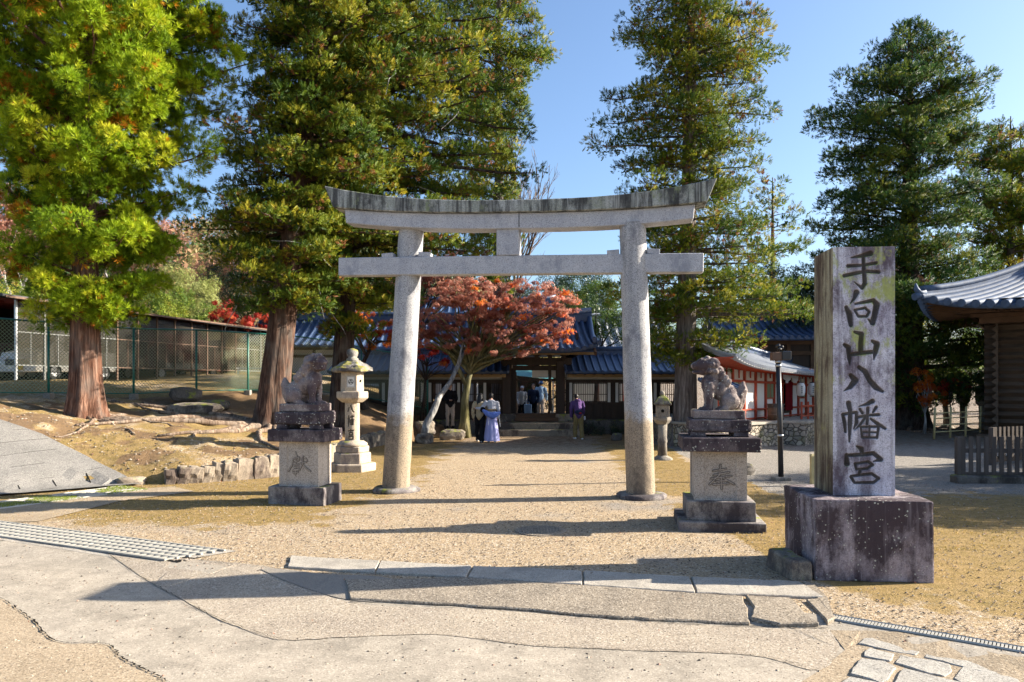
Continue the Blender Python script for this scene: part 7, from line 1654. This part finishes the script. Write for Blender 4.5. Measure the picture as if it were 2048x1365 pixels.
B('evergreen_tree', (1.8, 52), 'dark evergreen rising behind the shrine hall roof', 'evergreen tree', [((0, 0, 7.0), (3.4, 2, 2.2)), ((3.4, 0, 5.8), (2.6, 2, 2.0)), ((-3.4, 0, 6.4), (2.6, 2, 2.0))], [(0, 0, 0), (0, 0, 2), (.1, 0, 4.6)], 'leaf', 'leaf_dark', 'bark_dark', 260, .24, 71, ncl=7, hue=(.45, .25), base_z=.2)
B('evergreen_tree', (8.9, 47), 'mid green tree filling in behind the slender cedar right of the torii', 'evergreen tree', [((0, 0, 5.2), (2.4, 2, 2.2)), ((2.4, 0, 4.4), (2.2, 2, 1.6))], [(0, 0, 0), (0, 0, 2), (.1, 0, 3.2)], 'leaf', 'leaf_green', 'bark_dark', 260, .22, 72, ncl=7, hue=(.3, .22), base_z=.2)
B('evergreen_tree', (12.2, 33), 'dark shrubby evergreen between the slender cedar and the carved monument', 'evergreen tree', [((0, 0, 5.0), (1.7, 1.3, 1.8)), ((-1.2, 0, 3.9), (1.2, 1.1, 1.2)), ((.6, 0, 3.4), (1.5, 1.3, 1.3)), ((-.3, 0, 6.2), (1.1, 1.1, 1.2)), ((.9, 0, 5.6), (1.1, 1.1, 1.1))], [(0, 0, 0), (0, 0, 2), (.1, 0, 3.2)], 'leaf', 'leaf_dark', 'bark_dark', 420, .19, 73, ncl=9, hue=(.5, .25), base_z=0)
B('evergreen_tree', (18.4, 42), 'olive green tree seen under the storehouse eave beside the dark cedar', 'evergreen tree', [((0, 0, 4.0), (2.8, 2, 2.6)), ((2.8, 0, 3.8), (2.6, 2, 2.4)), ((5.6, 0, 3.6), (2.6, 2, 2.6))], [(0, 0, 0), (0, 0, 1), (.1, 0, 2.2)], 'leaf', 'leaf_green', 'bark_dark', 240, .22, 74, ncl=7, hue=(.55, .25), base_z=0)
B('evergreen_tree', (24, 50), 'dark evergreen far behind the stone lanterns at right', 'evergreen tree', [((0, 0, 3.6), (4, 2, 3.2)), ((4, 0, 4.6), (3.6, 2, 3.4)), ((-5, 0, 3.6), (3.6, 2, 3.2)), ((9, 0, 4), (4, 2, 3.6))], [(0, 0, 0), (0, 0, 1), (.1, 0, 2.2)], 'leaf', 'leaf_dark', 'bark_dark', 150, .26, 75, ncl=5, hue=(.5, .25), base_z=0)
B('maple_tree', (16.6, 30.2), 'small maple with red and orange leaves beside the dark cedar trunk', 'maple tree', [((0, 0, 1.7), (.5, .5, .6)), ((.5, 0, 1.45), (.7, .5, .25)), ((-.1, 0, 2.3), (.35, .35, .5))], [(0, 0, 0), (.05, 0, .5), (.0, 0, 1.1)], 'maple', 'maple_orange', 'bark_white', 800, .09, 76, ncl=16, base_z=0, bark_r=.06)
B('maple_tree', (18.2, 31.2), 'low scarlet and yellow maple above the far stone lanterns', 'maple tree', [((0, 0, 1.95), (1.2, .6, .22))], [(0, 0, 0), (.05, 0, .8), (.0, 0, 1.6)], 'maple', 'maple_scarlet', 'bark_dark', 800, .09, 77, ncl=16, base_z=0, bark_r=.05)
# low plants on the bank at the foot of the right gallery
for i, (x, y, s_, lb) in enumerate(((3.0, 29.4, .5, 'low dark shrub at the foot of the right gallery, nearest the steps'), (3.9, 29.5, .6, 'low dark shrub in the middle of the right gallery foot'), (4.9, 29.5, .6, 'low dark shrub at the right gallery foot, behind the torii pillar'), (-3.9, 29.2, .6, 'low shrub on the bank below the left gallery'))):
    B('shrub', (x, y), lb, 'shrub', [((0, 0, .16), (.62, .4, .26))], [(0, 0, -.05), (0, 0, .05), (0, 0, .1)], 'leaf', 'leaf_dark', 'bark_dark', 900, .08, 80 + i, ncl=22, bark_r=.02, group='low shrubs along the galleries')
# wooded hill far off
P = []; D = []; TN = []
g_ = np.random.default_rng(90); n = 42000; hx = g_.uniform(-150, 8, n); hy = g_.uniform(75, 190, n); hz = H(hx, hy) + g_.uniform(.5, 6.0, n) + 2.2 * fbm(hx * .12, hy * .12, 0, 91)
P = np.stack([hx, hy, hz], -1); D = g_.normal(size=(n, 3)) * .5 + np.array([0, -.2, .8]); tn = np.clip(.5 + 1.2 * fbm(hx * .09, hy * .09, 0, 92) + g_.normal(0, .12, n), 0, 1)
leafmat('far_wood', [(0, (.05, .09, .03)), (.4, (.15, .18, .05)), (.7, (.30, .24, .10)), (1, (.40, .22, .13))], .3)
o = quads('far_wood', scatter(TT['leaf'], P, D, g_.uniform(.9, 1.8, n), g_), 'far_wood', None, {'tint': np.repeat(tn, len(TT['leaf']))}); tag(o, 'autumn coloured wood on the hill far behind the shed', 'wood', kind='stuff')

B('evergreen_tree', (-.6, 42.3), 'dark evergreen shrub added to darken the view through the gate, left side', 'evergreen tree', [((0, 0, 1.3), (1.3, .8, 1.2))], [(0, 0, 0), (0, 0, .3), (0, 0, .8)], 'leaf', 'leaf_dark', 'bark_dark', 500, .15, 95, ncl=12, base_z=.26)  # this shrub and the next are added to darken the gate opening
B('evergreen_tree', (2.2, 42.6), 'dark evergreen shrub added to darken the view through the gate, right side', 'evergreen tree', [((0, 0, 1.4), (1.6, .8, 1.3))], [(0, 0, 0), (0, 0, .3), (0, 0, .8)], 'leaf', 'leaf_dark', 'bark_dark', 500, .15, 96, ncl=12, base_z=.26)

B('evergreen_tree', (16.0, 43.5), 'olive green tree filling the gap between the thin pine and the dark cedar', 'evergreen tree', [((0, 0, 5.0), (2.2, 1.6, 2.6)), ((-2.2, 0, 4.2), (1.8, 1.5, 2.0))], [(0, 0, 0), (0, 0, 1), (.1, 0, 2.8)], 'leaf', 'leaf_green', 'bark_dark', 280, .20, 97, ncl=8, hue=(.4, .22), base_z=0)
